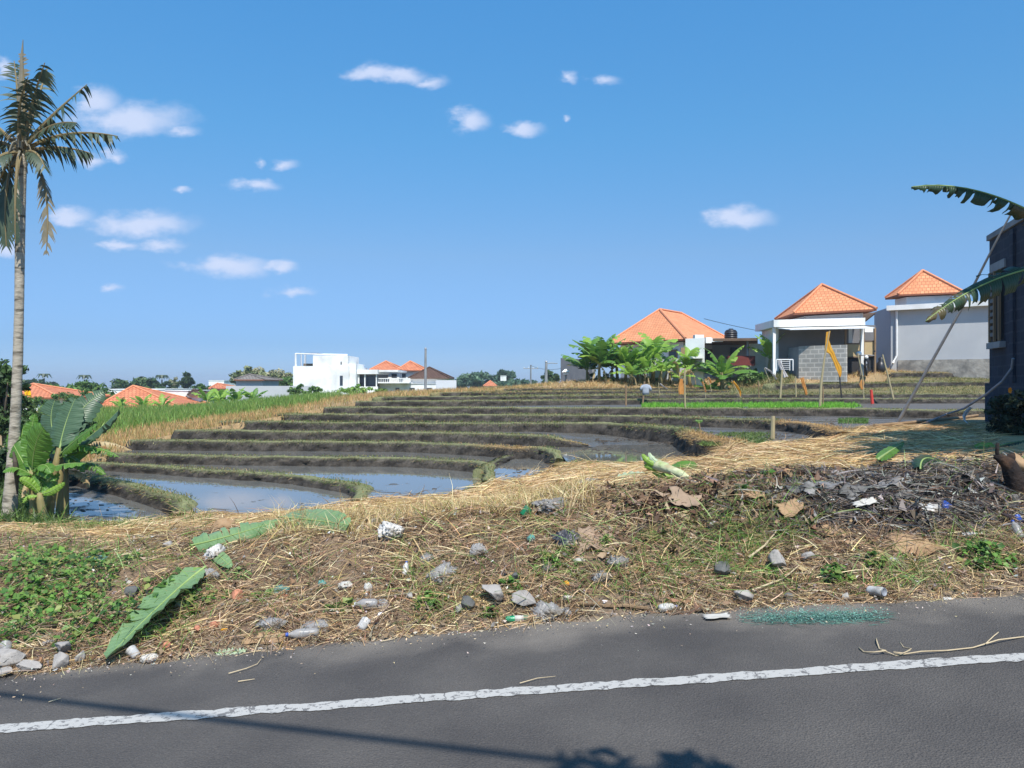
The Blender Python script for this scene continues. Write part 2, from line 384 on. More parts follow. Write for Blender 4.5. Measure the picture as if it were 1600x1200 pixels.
def gz_raw(X, Y):
    X = np.asarray(X, float); Y = np.maximum(np.asarray(Y, float), .5)
    u = CX + F * X / np.maximum(Y, 4.6)
    I = lambda a, b: np.interp(u, a, b)
    e = I(ru, eY)
    ze = SLOPE * np.clip(X, -25, 25) - .03
    ys = [e, e + .12, I(ru, P1Y), I(ru, P2Y), I(ru, P3Y), I(ru, P4Y), I(bu, bY), I(bu, bY) + .5, I(tu, tY), I(tu, tY) + .15, I(tu, tY) + 2.5, np.full_like(u, 48.), np.full_like(u, 62.), np.full_like(u, 130.), np.full_like(u, 1500.)]
    zb = I(bu, bZ); flat = u < 75
    zs = [ze, ze + .05, I(ru, P1Z), I(ru, P2Z), I(ru, P3Z), I(ru, P4Z), zb, np.where(flat, zb, zb - .6), np.where(flat, I(fu, f1), zb - .6), I(fu, f1), I(fu, f2), I(fu, f3), I(fu, f4), I(fu, f5), np.full_like(u, -5.)]
    for k in range(1, len(ys)): ys[k] = np.maximum(ys[k], ys[k - 1] + .01)
    z = ze.copy()
    for k in range(len(ys) - 1):
        t = np.clip((Y - ys[k]) / (ys[k + 1] - ys[k]), 0, 1)
        z = np.where(Y >= ys[k], zs[k] * (1 - t) + zs[k + 1] * t, z)
    # humps and hollows: strong on the rubbish bank, light elsewhere
    on = np.clip((Y - e) / .5, 0, 1)
    bank = on * np.clip((I(bu, bY) - Y) / 1.5, 0, 1)
    heap = np.exp(-((u - 1300) / 320) ** 2) * np.exp(-((Y - 6.3) / .9) ** 2)
    calm = np.clip((I(ru, P3Y) + .9 - Y) / .9, .12, 1)
    z = z + bank * calm * ((fbm(X * 1.7, Y * 1.7, 3, 3) - .5) * .16 + (fbm(X * 7, Y * 7, 3, 9) - .5) * .09 * (1 - .5 * np.clip((Y - 7.5) / 2, 0, 1))) + heap * (fbm(X * 5, Y * 5, 3, 29) - .5) * .14
    far = np.clip((Y - 20) / 10, 0, 1)
    z = z + far * (fbm(X * .35, Y * .35, 3, 5) - .5) * .12
    return z

def gz(x, y): return float(gz_raw(np.array([x]), np.array([y]))[0])
_YS = np.concatenate([np.arange(4.6, 9.5, .012), np.arange(9.5, 60, .05)])
def gp(px, py, ymax=60, lift=0.0):
    """first point of the terrain seen at pixel (px,py)"""
    X = (px - CX) / F * _YS; Z = EYE + (HY - py) / F * _YS; g = gz_raw(X, _YS)
    i = np.nonzero(Z <= g)[0]
    k = int(i[0]) if len(i) else len(_YS) - 1
    return Vector((X[k], _YS[k], g[k] + lift))
def gnormal(p, e=.12):
    dx = (gz(p.x + e, p.y) - gz(p.x - e, p.y)) / (2 * e); dy = (gz(p.x, p.y + e) - gz(p.x, p.y - e)) / (2 * e)
    return Vector((-dx, -dy, 1)).normalized()

# soil kinds (what the ground is made of): road dirt, brown litter soil, straw, burnt heap, field
C_SOIL = np.array(lin(124, 105, 86)[:3]); C_STRAW = np.array(lin(178, 150, 110)[:3]); C_BURN = np.array(lin(66, 60, 56)[:3]); C_DUST = np.array(lin(128, 116, 102)[:3])
C_FIELD = np.array(lin(120, 112, 66)[:3]); C_MUD = np.array(lin(70, 64, 58)[:3]); C_STRAWD = np.array(lin(150, 127, 94)[:3])
def soil(X, Y, Z):
    u = CX + F * X / np.maximum(Y, 4.6); v = HY + F * (EYE - Z) / np.maximum(Y, 4.6)
    n = fbm(X * 1.3, Y * 1.3, 4, 41); n2 = fbm(X * 5, Y * 5, 3, 47)
    c = np.tile(C_SOIL, (len(X), 1)) * (.8 + .45 * n2[:, None])
    def mixin(c, col, w): w = np.clip(w, 0, 1)[:, None]; return c * (1 - w) + col * w
    e = np.interp(u, ru, eY)
    c = mixin(c, C_DUST, (1 - (Y - e) / .3) * (.5 + n) * (Y > 0))
    straw = np.clip((Y - np.interp(u, ru, P3Y)) / .6 + (n - .5) * 1.5, 0, 1) * (Y < 20)
    c = mixin(c, C_STRAW * (.8 + .4 * n2[:, None]), straw)
    c = mixin(c, C_STRAWD, np.clip(1 - abs(u - 700) / 260, 0, 1) * np.clip((Y - 6.2) / 1, 0, 1) * .8 * (Y < 9))
    c = mixin(c, C_BURN, np.exp(-((u - 1430) / 150) ** 2) * np.exp(-((Y - 6.8) / .55) ** 2) * 1.3 * (.4 + n))
    c = mixin(c, np.array(lin(84, 88, 56)[:3]), np.clip((Y - 9.6) / .8, 0, 1) * np.clip((110 - u) / 30, 0, 1))
    far = np.clip((Y - 15) / 2, 0, 1)
    c = mixin(c, C_STRAWD, far)
    c = mixin(c, C_FIELD, np.clip((Y - 30) / 6, 0, 1) * np.clip((560 - u) / 60, 0, 1))
    c = mixin(c, np.array(lin(92, 104, 58)[:3]), np.clip((Y - 55) / 15, 0, 1))
    return np.clip(c, .01, .9)

def terrain():
    us = np.concatenate([np.linspace(-9000, -700, 36), np.arange(-640, -60, 28.), np.arange(-40, 1660, 7.), np.arange(1680, 2300, 28.), np.linspace(2400, 10600, 36)])
    ys = np.concatenate([np.arange(4.6, 8.4, .03), np.arange(8.4, 17, .1), np.arange(17, 50, .4), np.geomspace(50, 1500, 46)])
    U, Y = np.meshgrid(us, ys); X = (U - CX) / F * Y
    Z = gz_raw(X, Y)
    rows = [(X, Y, Z)]
    yb = np.array([-60., -20, -8, -3, 0, 2.5, 4.3]); Ub, Yb = np.meshgrid(us, yb); Xb = (Ub - CX) / F * 4.6
    Zb = SLOPE * np.clip(Xb, -25, 25) - .03
    X = np.concatenate([Xb, X]); Y = np.concatenate([Yb, Y]); Z = np.concatenate([Zb, Z])
    r, c = X.shape; V = np.stack([X, Y, Z], 2).reshape(-1, 3)
    i = np.arange(r - 1)[:, None] * c + np.arange(c - 1)[None]; i = i.ravel()
    Fq = np.stack([i, i + 1, i + c + 1, i + c], 1)
    C = soil(V[:, 0], V[:, 1], V[:, 2])
    m = colmat('soil', rough=.95, spec=.1, translucent=0, noise=.4, nscale=22., bump=.8)
    tag(np_mesh('ground', V, Fq, m, C, origin=(0, 0, 0), smooth=True), kind='structure')
terrain()

# ------------------------------------------------------------------ road
def road():
    m, nt, b = newmat('asphalt'); L = nt.links.new
    tc = N(nt, 'ShaderNodeTexCoord')
    n1 = N(nt, 'ShaderNodeTexNoise'); n1.inputs['Scale'].default_value = 1.6; n1.inputs['Detail'].default_value = 7; L(tc.outputs['Object'], n1.inputs['Vector'])
    n2 = N(nt, 'ShaderNodeTexNoise'); n2.inputs['Scale'].default_value = 130; n2.inputs['Detail'].default_value = 3; L(tc.outputs['Object'], n2.inputs['Vector'])
    vo = N(nt, 'ShaderNodeTexVoronoi'); vo.inputs['Scale'].default_value = 95; L(tc.outputs['Object'], vo.inputs['Vector'])
    r1 = N(nt, 'ShaderNodeValToRGB'); e = r1.color_ramp.elements; e[0].position = .3; e[1].position = .7; e[0].color = lin(72, 69, 67); e[1].color = lin(90, 86, 82); L(n1.outputs['Fac'], r1.inputs['Fac'])
    r2 = N(nt, 'ShaderNodeValToRGB'); e = r2.color_ramp.elements; e[0].position = .35; e[1].position = .72; e[0].color = (.78, .78, .79, 1); e[1].color = (1.3, 1.28, 1.25, 1); L(n2.outputs['Fac'], r2.inputs['Fac'])
    mu = N(nt, 'ShaderNodeMix', data_type='RGBA', blend_type='MULTIPLY'); mu.inputs['Factor'].default_value = 1; L(r1.outputs['Color'], mu.inputs['A']); L(r2.outputs['Color'], mu.inputs['B'])
    # pale dust along the broken edge
    sp = N(nt, 'ShaderNodeSeparateXYZ'); L(tc.outputs['Object'], sp.inputs[0])
    ad = N(nt, 'ShaderNodeMath', operation='MULTIPLY_ADD'); L(n1.outputs['Fac'], ad.inputs[0]); ad.inputs[1].default_value = 1.3; L(sp.outputs['Y'], ad.inputs[2])
    mr = N(nt, 'ShaderNodeMapRange'); L(ad.outputs[0], mr.inputs['Value']); mr.inputs['From Min'].default_value = 5.35; mr.inputs['From Max'].default_value = 6.0; mr.inputs['To Max'].default_value = .75
    m2 = N(nt, 'ShaderNodeMix', data_type='RGBA'); L(mr.outputs['Result'], m2.inputs['Factor']); L(mu.outputs['Result'], m2.inputs['A']); m2.inputs['B'].default_value = lin(132, 124, 114)
    L(m2.outputs['Result'], b.inputs['Base Color']); b.inputs['Roughness'].default_value = .82; b.inputs['Specular IOR Level'].default_value = .3
    bp = N(nt, 'ShaderNodeBump'); bp.inputs['Strength'].default_value = .7; bp.inputs['Distance'].default_value = .008
    ad2 = N(nt, 'ShaderNodeMath', operation='ADD'); L(vo.outputs['Distance'], ad2.inputs[0]); L(n2.outputs['Fac'], ad2.inputs[1])
    L(ad2.outputs[0], bp.inputs['Height']); L(bp.outputs['Normal'], b.inputs['Normal'])
    xs = np.concatenate([np.linspace(-60, -8, 20), np.arange(-7.9, 8, .05), np.linspace(8, 60, 20)])
    mb = MB(); n = len(xs)
    for x in xs:
        z = SLOPE * max(-25, min(25, x))
        u = CX + F * x / 5.0; e = float(np.interp(u, ru, eY)) + .06 + .16 * (float(fbm(np.array([x * 2.2]), np.array([.5]), 4, 71)[0]) - .5) + .05 * math.sin(x * 9.3)
        mb.v += [Vector((x, -2.2, z)), Vector((x, 3, z)), Vector((x, 4.4, z)), Vector((x, e, z - .004)), Vector((x, e + .03, z - .05))]
    for i in range(n - 1):
        for k in range(4): mb.f.append([i * 5 + k, (i + 1) * 5 + k, (i + 1) * 5 + k + 1, i * 5 + k + 1]); mb.m.append(0)
    tag(mb.build('road', m, origin=(0, 0, 0), uv=False), kind='structure')
    # painted edge line, broken by cracks
    m, nt, b = newmat('road_paint'); L = nt.links.new
    tc = N(nt, 'ShaderNodeTexCoord')
    n2 = N(nt, 'ShaderNodeTexNoise'); n2.inputs['Scale'].default_value = 24; n2.inputs['Detail'].default_value = 8; n2.inputs['Roughness'].default_value = .75; L(tc.outputs['Object'], n2.inputs['Vector'])
    mp = N(nt, 'ShaderNodeMapping'); mp.inputs['Scale'].default_value = (4.5, 2.2, 1); mp.inputs['Rotation'].default_value = (0, 0, R(22)); L(tc.outputs['Object'], mp.inputs['Vector'])
    nds = N(nt, 'ShaderNodeTexNoise'); nds.inputs['Scale'].default_value = 9; nds.inputs['Detail'].default_value = 4; L(tc.outputs['Object'], nds.inputs['Vector'])
    mxv = N(nt, 'ShaderNodeMix', data_type='VECTOR'); mxv.inputs['Factor'].default_value = .3; L(mp.outputs[0], mxv.inputs['A']); L(nds.outputs['Color'], mxv.inputs['B'])
    vo = N(nt, 'ShaderNodeTexVoronoi', feature='DISTANCE_TO_EDGE'); vo.inputs['Scale'].default_value = 1.5; L(mxv.outputs['Result'], vo.inputs['Vector'])
    cr = N(nt, 'ShaderNodeMath', operation='LESS_THAN'); L(vo.outputs['Distance'], cr.inputs[0]); cr.inputs[1].default_value = .016
    wn = N(nt, 'ShaderNodeMath', operation='GREATER_THAN'); L(n2.outputs['Fac'], wn.inputs[0]); wn.inputs[1].default_value = .56
    nb_ = N(nt, 'ShaderNodeTexNoise'); nb_.inputs['Scale'].default_value = 1.7; L(tc.outputs['Object'], nb_.inputs['Vector'])
    gb = N(nt, 'ShaderNodeMath', operation='GREATER_THAN'); L(nb_.outputs['Fac'], gb.inputs[0]); gb.inputs[1].default_value = .52
    cg = N(nt, 'ShaderNodeMath', operation='MULTIPLY'); L(cr.outputs[0], cg.inputs[0]); L(gb.outputs[0], cg.inputs[1])
    mxx = N(nt, 'ShaderNodeMath', operation='MAXIMUM'); L(cg.outputs[0], mxx.inputs[0]); L(wn.outputs[0], mxx.inputs[1])
    cc = N(nt, 'ShaderNodeMix', data_type='RGBA'); L(mxx.outputs[0], cc.inputs['Factor']); cc.inputs['A'].default_value = lin(172, 169, 163); cc.inputs['B'].default_value = lin(112, 109, 106)
    L(cc.outputs['Result'], b.inputs['Base Color']); b.inputs['Roughness'].default_value = .7
    bp = N(nt, 'ShaderNodeBump'); bp.inputs['Strength'].default_value = .4; bp.inputs['Distance'].default_value = .004; L(n2.outputs['Fac'], bp.inputs['Height']); L(bp.outputs['Normal'], b.inputs['Normal'])
    mb = MB(); xs = np.arange(-25, 25, .012)
    rr = lambda x, s: (float(x) if False else 0)
    a = fbm(xs * 14, xs * 0 + .3, 4, 81); c = fbm(xs * 14, xs * 0 + .3, 4, 83); dd = fbm(xs * .5, xs * 0, 2, 85)
    for i, x in enumerate(xs):
        y0 = 4.075 + (dd[i] - .5) * .03
        mb.v += [Vector((x, y0 - .053 + (a[i] - .5) * .05, SLOPE * x + .004)), Vector((x, y0 + .053 + (c[i] - .5) * .05, SLOPE * x + .004))]
    n = len(xs)
    for i in range(n - 1): mb.f.append([2 * i, 2 * i + 2, 2 * i + 3, 2 * i + 1]); mb.m.append(0)
    tag(mb.build('road_marking', m, origin=(0, 0, 0), uv=False), kind='structure')
road()

# ------------------------------------------------------------------ rice terraces: earth bunds, water and mud
M_MUDFACE = colmat('bund_mud', rough=.9, spec=.15, translucent=0, noise=.5, nscale=16., bump=1.0)
GRASS_SETS = []
def plan(pts, z):
    out = []
    for p in pts:
        if len(p) == 3: Y = p[2]; out.append((*at(p[0], p[1], Y),))
        else:
            zz = z(p[0]) if callable(z) else z
            Y = (EYE - zz) * F / (p[1] - HY); out.append(((p[0] - CX) / F * Y, Y, zz))
    return np.array(out)
def resample(P, step):
    d = np.concatenate([[0], np.cumsum(np.linalg.norm(np.diff(P[:, :2], axis=0), axis=1))])
    n = max(6, int(d[-1] / step)); s = np.linspace(0, d[-1], n)
    Q = np.stack([np.interp(s, d, P[:, k]) for k in range(3)], 1)
    k = max(1, int(.35 / step))
    for _ in range(2):                            # round the corners
        A = np.pad(Q, ((k, k), (0, 0)), 'edge'); B = np.mean([A[j:j + n] for j in range(2 * k + 1)], 0)
        B[0] = Q[0]; B[-1] = Q[-1]; Q = B
    return Q, s
def normals(Q):
    T = np.gradient(Q[:, :2], axis=0); T /= np.linalg.norm(T, axis=1, keepdims=True) + 1e-9
    return np.stack([-T[:, 1], T[:, 0]], 1)
BUNDS = {}
G_DARK = (lin(100, 112, 62), lin(120, 126, 78), lin(140, 138, 96)); G_FRESH = (lin(84, 110, 44), lin(98, 124, 52), lin(86, 98, 52)); G_DRY = (lin(176, 142, 96), lin(190, 160, 112), lin(150, 122, 80))
def bund(key, pts, z, ztop, width=.4, step=.07, green=1.0, dry=None, fresh=None, taper=None, gheight=.045, gdens=300, skirt=.5, hook=0.0):
    """earth bank of a terrace: base line pts (pixels of its wet foot), foot level z, crest level ztop"""
    P = plan(pts, z); Q, s = resample(P, step); Nn = normals(Q); n = len(Q)
    zt = ztop if not callable(ztop) else np.array([ztop(u) for u in CX + F * Q[:, 0] / Q[:, 1]])
    u = CX + F * Q[:, 0] / Q[:, 1]
    H = np.maximum(zt - Q[:, 2], .03)
    if taper is not None: H = np.maximum(H * np.array([taper(x) for x in u]), .03)
    wob = (fbm(s * 1.2, s * 0 + 3.1, 3, sum(map(ord, key)) % 97) - .5) * .15
    hk = 1 - .5 * np.clip((s - (s[-1] - hook)) / .4, 0, 1) * (hook > 0)
    prof = [(-.10, -skirt, 0), (-.05, -.02, 0), (0.0, .12, 1), (.03, .35, 1), (.06, .6, 1), (.09, .82, 1), (.14, .97, .6), (.22, 1.03, .3), (width * .7, 1.0, .3), (width, .9, .3), (width + .06, .5, 0), (width + .1, -skirt, 0)]
    V = []; C = []
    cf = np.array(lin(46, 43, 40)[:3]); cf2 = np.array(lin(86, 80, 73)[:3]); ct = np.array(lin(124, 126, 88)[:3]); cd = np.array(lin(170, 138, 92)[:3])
    dr = np.zeros(n) if dry is None else np.clip(np.array([dry(x) for x in u]), 0, 1)
    for j, (o, h, k) in enumerate(prof):
        nz_ = (fbm(s * 4, s * 0 + j * .5, 3, 11) - .5) * .12 * k + (fbm(s * 11, s * 0 + j * .8, 2, 13) - .5) * .10 * k
        hz = H * h if h >= 0 else np.full(n, h)
        zz = Q[:, 2] + hz + (fbm(s * 3.3, s * 0 + 9, 3, 23) - .5) * .045 * (h > .5)
        off = o * hk + nz_ * hk + wob * hk * (0 if j in (0, 11) else 1)
        V.append(np.stack([Q[:, 0] + Nn[:, 0] * off, Q[:, 1] + Nn[:, 1] * off, zz], 1))
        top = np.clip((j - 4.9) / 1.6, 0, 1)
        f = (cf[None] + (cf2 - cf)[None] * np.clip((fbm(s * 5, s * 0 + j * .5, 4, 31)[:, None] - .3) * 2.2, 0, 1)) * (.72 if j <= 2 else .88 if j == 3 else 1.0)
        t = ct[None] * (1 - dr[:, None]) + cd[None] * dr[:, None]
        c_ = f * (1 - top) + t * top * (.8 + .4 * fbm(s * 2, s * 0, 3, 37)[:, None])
        C.append(c_)
    m_ = len(prof); V = np.stack(V, 1).reshape(-1, 3); C = np.stack(C, 1).reshape(-1, 3)
    i = (np.arange(n - 1)[:, None] * m_ + np.arange(m_ - 1)[None]).ravel()
    Fq = np.stack([i, i + m_, i + m_ + 1, i + 1], 1)
    caps = []
    for b_ in (0, (n - 1) * m_):
        for a_ in range(5): caps.append([b_ + a_, b_ + a_ + 1, b_ + 10 - a_, b_ + 11 - a_])
    Fq = np.concatenate([Fq, np.array(caps)])
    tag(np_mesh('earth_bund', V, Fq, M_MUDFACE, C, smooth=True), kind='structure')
    # grass on the crest and hanging over the face
    L = s[-1]; cnt = int(L * gdens * green)
    if cnt:
        t = RNG.uniform(0, L, cnt); ii = np.clip(np.searchsorted(s, t), 1, n - 1)
        patch = fbm(t * .9, t * 0 + 7, 3, sum(map(ord, key)) * 7 % 89)
        o = RNG.uniform(.05, width + .05, cnt); o = np.where(RNG.random(cnt) < .3, RNG.uniform(-.0, .16, cnt), o)
        o = o * hk[ii]; hh = np.where(o < .1, RNG.uniform(.6, 1, cnt), 1.0)
        keep = (patch + RNG.normal(0, .1, cnt) > .40) & ((hk[ii] > .9) | (RNG.random(cnt) < .3))
        Pp = np.stack([Q[ii, 0] + Nn[ii, 0] * (o + wob[ii]), Q[ii, 1] + Nn[ii, 1] * (o + wob[ii]), Q[ii, 2] + H[ii] * hh], 1)
        D = RNG.normal(0, .45, (cnt, 3)); D[:, 2] = 1
        hang = o < .12; D[hang, :2] -= Nn[ii[hang]] * .9; D[hang, 2] = RNG.uniform(-.1, .6, hang.sum())
        ln = RNG.uniform(.5, 1.5, cnt) * gheight * (1 + .25 * (Q[ii, 1] < 15))
        uu = u[ii]
        base = pick(G_DARK, cnt)
        if fresh is not None:
            w = np.array([fresh(x) for x in uu]) > RNG.random(cnt); base[w] = pick(G_FRESH, int(w.sum())) if w.sum() else base[w]
        wd = dr[ii] > RNG.random(cnt)
        if wd.sum(): base[wd] = pick(G_DRY, int(wd.sum()))
        mixd = RNG.random(cnt) < .22; base[mixd] = pick(G_DRY, int(mixd.sum())) * .8
        bend = np.zeros((cnt, 3)); bend[:, 2] = -ln * RNG.uniform(.1, .6, cnt)
        k = keep
        GRASS_SETS.append(strands(Pp[k], D[k], ln[k], np.clip(.004 + .0005 * Pp[k][:, 1], .006, .02), bend[k], base[k], 2))
    BUNDS[key] = (Q, Nn, zt)

sm = lambda a, b: (lambda u: min(1, max(0, (u - a) / (b - a))))
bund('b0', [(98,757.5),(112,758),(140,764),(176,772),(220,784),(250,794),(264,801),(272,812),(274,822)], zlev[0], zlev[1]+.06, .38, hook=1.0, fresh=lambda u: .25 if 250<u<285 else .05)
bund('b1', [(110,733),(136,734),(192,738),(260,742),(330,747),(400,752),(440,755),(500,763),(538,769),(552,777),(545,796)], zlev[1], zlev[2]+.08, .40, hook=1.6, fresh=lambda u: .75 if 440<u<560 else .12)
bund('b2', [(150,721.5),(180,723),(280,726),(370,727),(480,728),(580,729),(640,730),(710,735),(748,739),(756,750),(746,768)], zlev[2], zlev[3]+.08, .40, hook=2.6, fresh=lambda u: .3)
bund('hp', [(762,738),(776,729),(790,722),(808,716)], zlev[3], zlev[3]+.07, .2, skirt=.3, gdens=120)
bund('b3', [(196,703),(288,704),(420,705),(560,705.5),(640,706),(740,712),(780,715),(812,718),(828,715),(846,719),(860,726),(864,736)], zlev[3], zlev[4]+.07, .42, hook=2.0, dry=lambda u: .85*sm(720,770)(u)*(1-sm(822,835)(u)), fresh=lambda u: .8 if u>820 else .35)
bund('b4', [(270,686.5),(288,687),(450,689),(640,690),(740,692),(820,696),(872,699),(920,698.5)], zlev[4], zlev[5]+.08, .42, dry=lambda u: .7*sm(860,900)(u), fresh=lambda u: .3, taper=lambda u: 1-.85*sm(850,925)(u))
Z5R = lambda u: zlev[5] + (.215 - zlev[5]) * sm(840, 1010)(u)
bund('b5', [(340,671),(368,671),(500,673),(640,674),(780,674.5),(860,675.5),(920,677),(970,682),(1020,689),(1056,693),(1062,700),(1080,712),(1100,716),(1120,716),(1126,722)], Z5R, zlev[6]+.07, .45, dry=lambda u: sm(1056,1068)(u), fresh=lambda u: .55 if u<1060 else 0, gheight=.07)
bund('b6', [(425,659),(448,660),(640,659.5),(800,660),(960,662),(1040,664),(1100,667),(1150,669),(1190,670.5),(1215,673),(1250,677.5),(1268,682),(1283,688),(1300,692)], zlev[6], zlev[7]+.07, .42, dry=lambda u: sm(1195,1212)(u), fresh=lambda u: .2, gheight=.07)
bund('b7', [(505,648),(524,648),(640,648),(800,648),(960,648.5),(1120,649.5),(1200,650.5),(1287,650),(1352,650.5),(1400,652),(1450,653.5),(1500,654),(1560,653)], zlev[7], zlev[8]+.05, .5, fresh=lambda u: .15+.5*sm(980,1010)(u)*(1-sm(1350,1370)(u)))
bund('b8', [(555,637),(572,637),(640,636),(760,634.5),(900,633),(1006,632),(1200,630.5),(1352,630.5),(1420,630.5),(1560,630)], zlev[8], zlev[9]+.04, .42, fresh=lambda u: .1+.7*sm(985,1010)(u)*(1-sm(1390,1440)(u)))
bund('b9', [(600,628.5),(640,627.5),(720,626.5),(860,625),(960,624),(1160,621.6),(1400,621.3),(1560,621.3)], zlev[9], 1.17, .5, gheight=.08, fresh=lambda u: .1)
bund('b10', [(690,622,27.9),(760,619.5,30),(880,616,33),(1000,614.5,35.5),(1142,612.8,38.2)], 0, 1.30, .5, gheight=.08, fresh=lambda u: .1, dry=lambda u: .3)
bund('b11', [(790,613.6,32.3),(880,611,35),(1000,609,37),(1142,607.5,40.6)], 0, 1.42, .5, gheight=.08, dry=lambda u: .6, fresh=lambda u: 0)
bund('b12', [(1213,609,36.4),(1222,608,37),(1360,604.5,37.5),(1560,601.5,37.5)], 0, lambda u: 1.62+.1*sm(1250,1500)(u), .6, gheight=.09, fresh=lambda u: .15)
bund('b13', [(1385,594,40.0),(1410,590,40.2),(1560,587,40.2)], 0, 2.2, .5, gheight=.09, dry=lambda u: .4, fresh=lambda u: .1)
def watermat(name, thr, mud=(lin(104, 99, 93), lin(82, 78, 73)), wet=.32, soft=.05, scale=.9):
    """still muddy water with soft mud showing through where the noise exceeds thr"""
    m, nt, b = newmat(name); L = nt.links.new
    tc = N(nt, 'ShaderNodeTexCoord')
    mp = N(nt, 'ShaderNodeMapping'); mp.inputs['Scale'].default_value = (.8, 1.7, 1); L(tc.outputs['Object'], mp.inputs['Vector'])
    n1 = N(nt, 'ShaderNodeTexNoise'); n1.inputs['Scale'].default_value = scale; n1.inputs['Detail'].default_value = 8; n1.inputs['Roughness'].default_value = .66; n1.inputs['Distortion'].default_value = .4; L(mp.outputs[0], n1.inputs['Vector'])
    mr = N(nt, 'ShaderNodeMapRange', interpolation_type='SMOOTHSTEP'); L(n1.outputs['Fac'], mr.inputs['Value']); mr.inputs['From Min'].default_value = thr; mr.inputs['From Max'].default_value = thr + soft
    n2 = N(nt, 'ShaderNodeTexNoise'); n2.inputs['Scale'].default_value = 9; n2.inputs['Detail'].default_value = 7; n2.inputs['Roughness'].default_value = .7; L(tc.outputs['Object'], n2.inputs['Vector'])
    rp = N(nt, 'ShaderNodeValToRGB'); e = rp.color_ramp.elements; e[0].position = .3; e[1].position = .7; e[0].color = mud[1]; e[1].color = mud[0]; L(n2.outputs['Fac'], rp.inputs['Fac'])
    cm = N(nt, 'ShaderNodeMix', data_type='RGBA'); L(mr.outputs['Result'], cm.inputs['Factor']); cm.inputs['A'].default_value = lin(104, 103, 98); L(rp.outputs['Color'], cm.inputs['B'])
    L(cm.outputs['Result'], b.inputs['Base Color'])
    rr = N(nt, 'ShaderNodeMapRange'); L(mr.outputs['Result'], rr.inputs['Value']); rr.inputs['To Min'].default_value = .03; rr.inputs['To Max'].default_value = wet
    L(rr.outputs['Result'], b.inputs['Roughness']); b.inputs['IOR'].default_value = 1.33
    sm_ = N(nt, 'ShaderNodeMapRange'); L(mr.outputs['Result'], sm_.inputs['Value']); sm_.inputs['To Min'].default_value = .5; sm_.inputs['To Max'].default_value = .35; L(sm_.outputs['Result'], b.inputs['Specular IOR Level'])
    bs = N(nt, 'ShaderNodeMath', operation='MULTIPLY'); L(n2.outputs['Fac'], bs.inputs[0]); L(mr.outputs['Result'], bs.inputs[1])
    n4 = N(nt, 'ShaderNodeTexNoise'); n4.inputs['Scale'].default_value = 5; n4.inputs['Detail'].default_value = 2; L(tc.outputs['Object'], n4.inputs['Vector'])
    b2 = N(nt, 'ShaderNodeMath', operation='MULTIPLY_ADD'); L(n4.outputs['Fac'], b2.inputs[0]); b2.inputs[1].default_value = .006; L(bs.outputs[0], b2.inputs[2])
    bp = N(nt, 'ShaderNodeBump'); bp.inputs['Strength'].default_value = .8; bp.inputs['Distance'].default_value = .03; L(b2.outputs[0], bp.inputs['Height']); L(bp.outputs['Normal'], b.inputs['Normal'])
    return m
M_POND = watermat('pond_water', .62); M_POND0 = watermat('pond_water_muddy', .55, soft=.06, scale=.8); M_WET = watermat('wet_mud', .43, soft=.16, wet=.30); M_MUD = watermat('mud', .30, wet=.42, soft=.1)

def off(key, d, u0=-1e9, u1=1e9, rev=False):
    Q, Nn, zt = BUNDS[key]; P = Q[:, :2] + Nn * d; u = CX + F * Q[:, 0] / Q[:, 1]
    P = P[(u >= u0) & (u <= u1)][::4]
    return [tuple(p) for p in (P[::-1] if rev else P)]
def bk(u, Y): return ((u - CX) / F * Y, Y)
def pond(pts, z, m):
    mb = MB(); mb.add([(x, y, z) for x, y in pts], [list(range(len(pts)))])
    o = mb.build('paddy_water', m, origin=(0, 0, 0), uv=False); me = o.data
    bm = bmesh.new(); bm.from_mesh(me); bmesh.ops.triangulate(bm, faces=bm.faces[:]); 
    for f in bm.faces:
        if f.normal.z < 0: f.normal_flip()
    bm.to_mesh(me); bm.free()
    tag(o, kind='structure')
pond(off('b0', .2) + [bk(300, 9.3), bk(70, 9.3), bk(60, 15.4)], zlev[0], M_POND0)
pond(off('b1', .2) + [bk(548, 9.6), bk(285, 9.5)] + off('b0', .25, rev=True), zlev[1], M_POND)
pond(off('b2', .2) + [bk(742, 9.8), bk(548, 9.6)] + off('b1', .22, rev=True), zlev[2], M_POND)
pond(off('b3', .2) + [bk(870, 10.6), bk(742, 10.0)] + off('b2', .22, rev=True), zlev[3], M_WET if False else M_POND)
pond(off('b4', .2, u1=905) + off('b5', .2, u0=960) + [bk(1126, 10.6), bk(872, 10.6)] + off('b3', .25, rev=True), zlev[4], M_POND)
pond(off('b6', .2) + [bk(1302, 10.8), bk(1126, 10.6)] + off('b5', .28, rev=True), zlev[6], M_WET)
pond(off('b7', .2) + [bk(1620, 26), bk(1620, 11.5), bk(1302, 11.5)] + off('b6', .28, rev=True), zlev[7], M_WET)

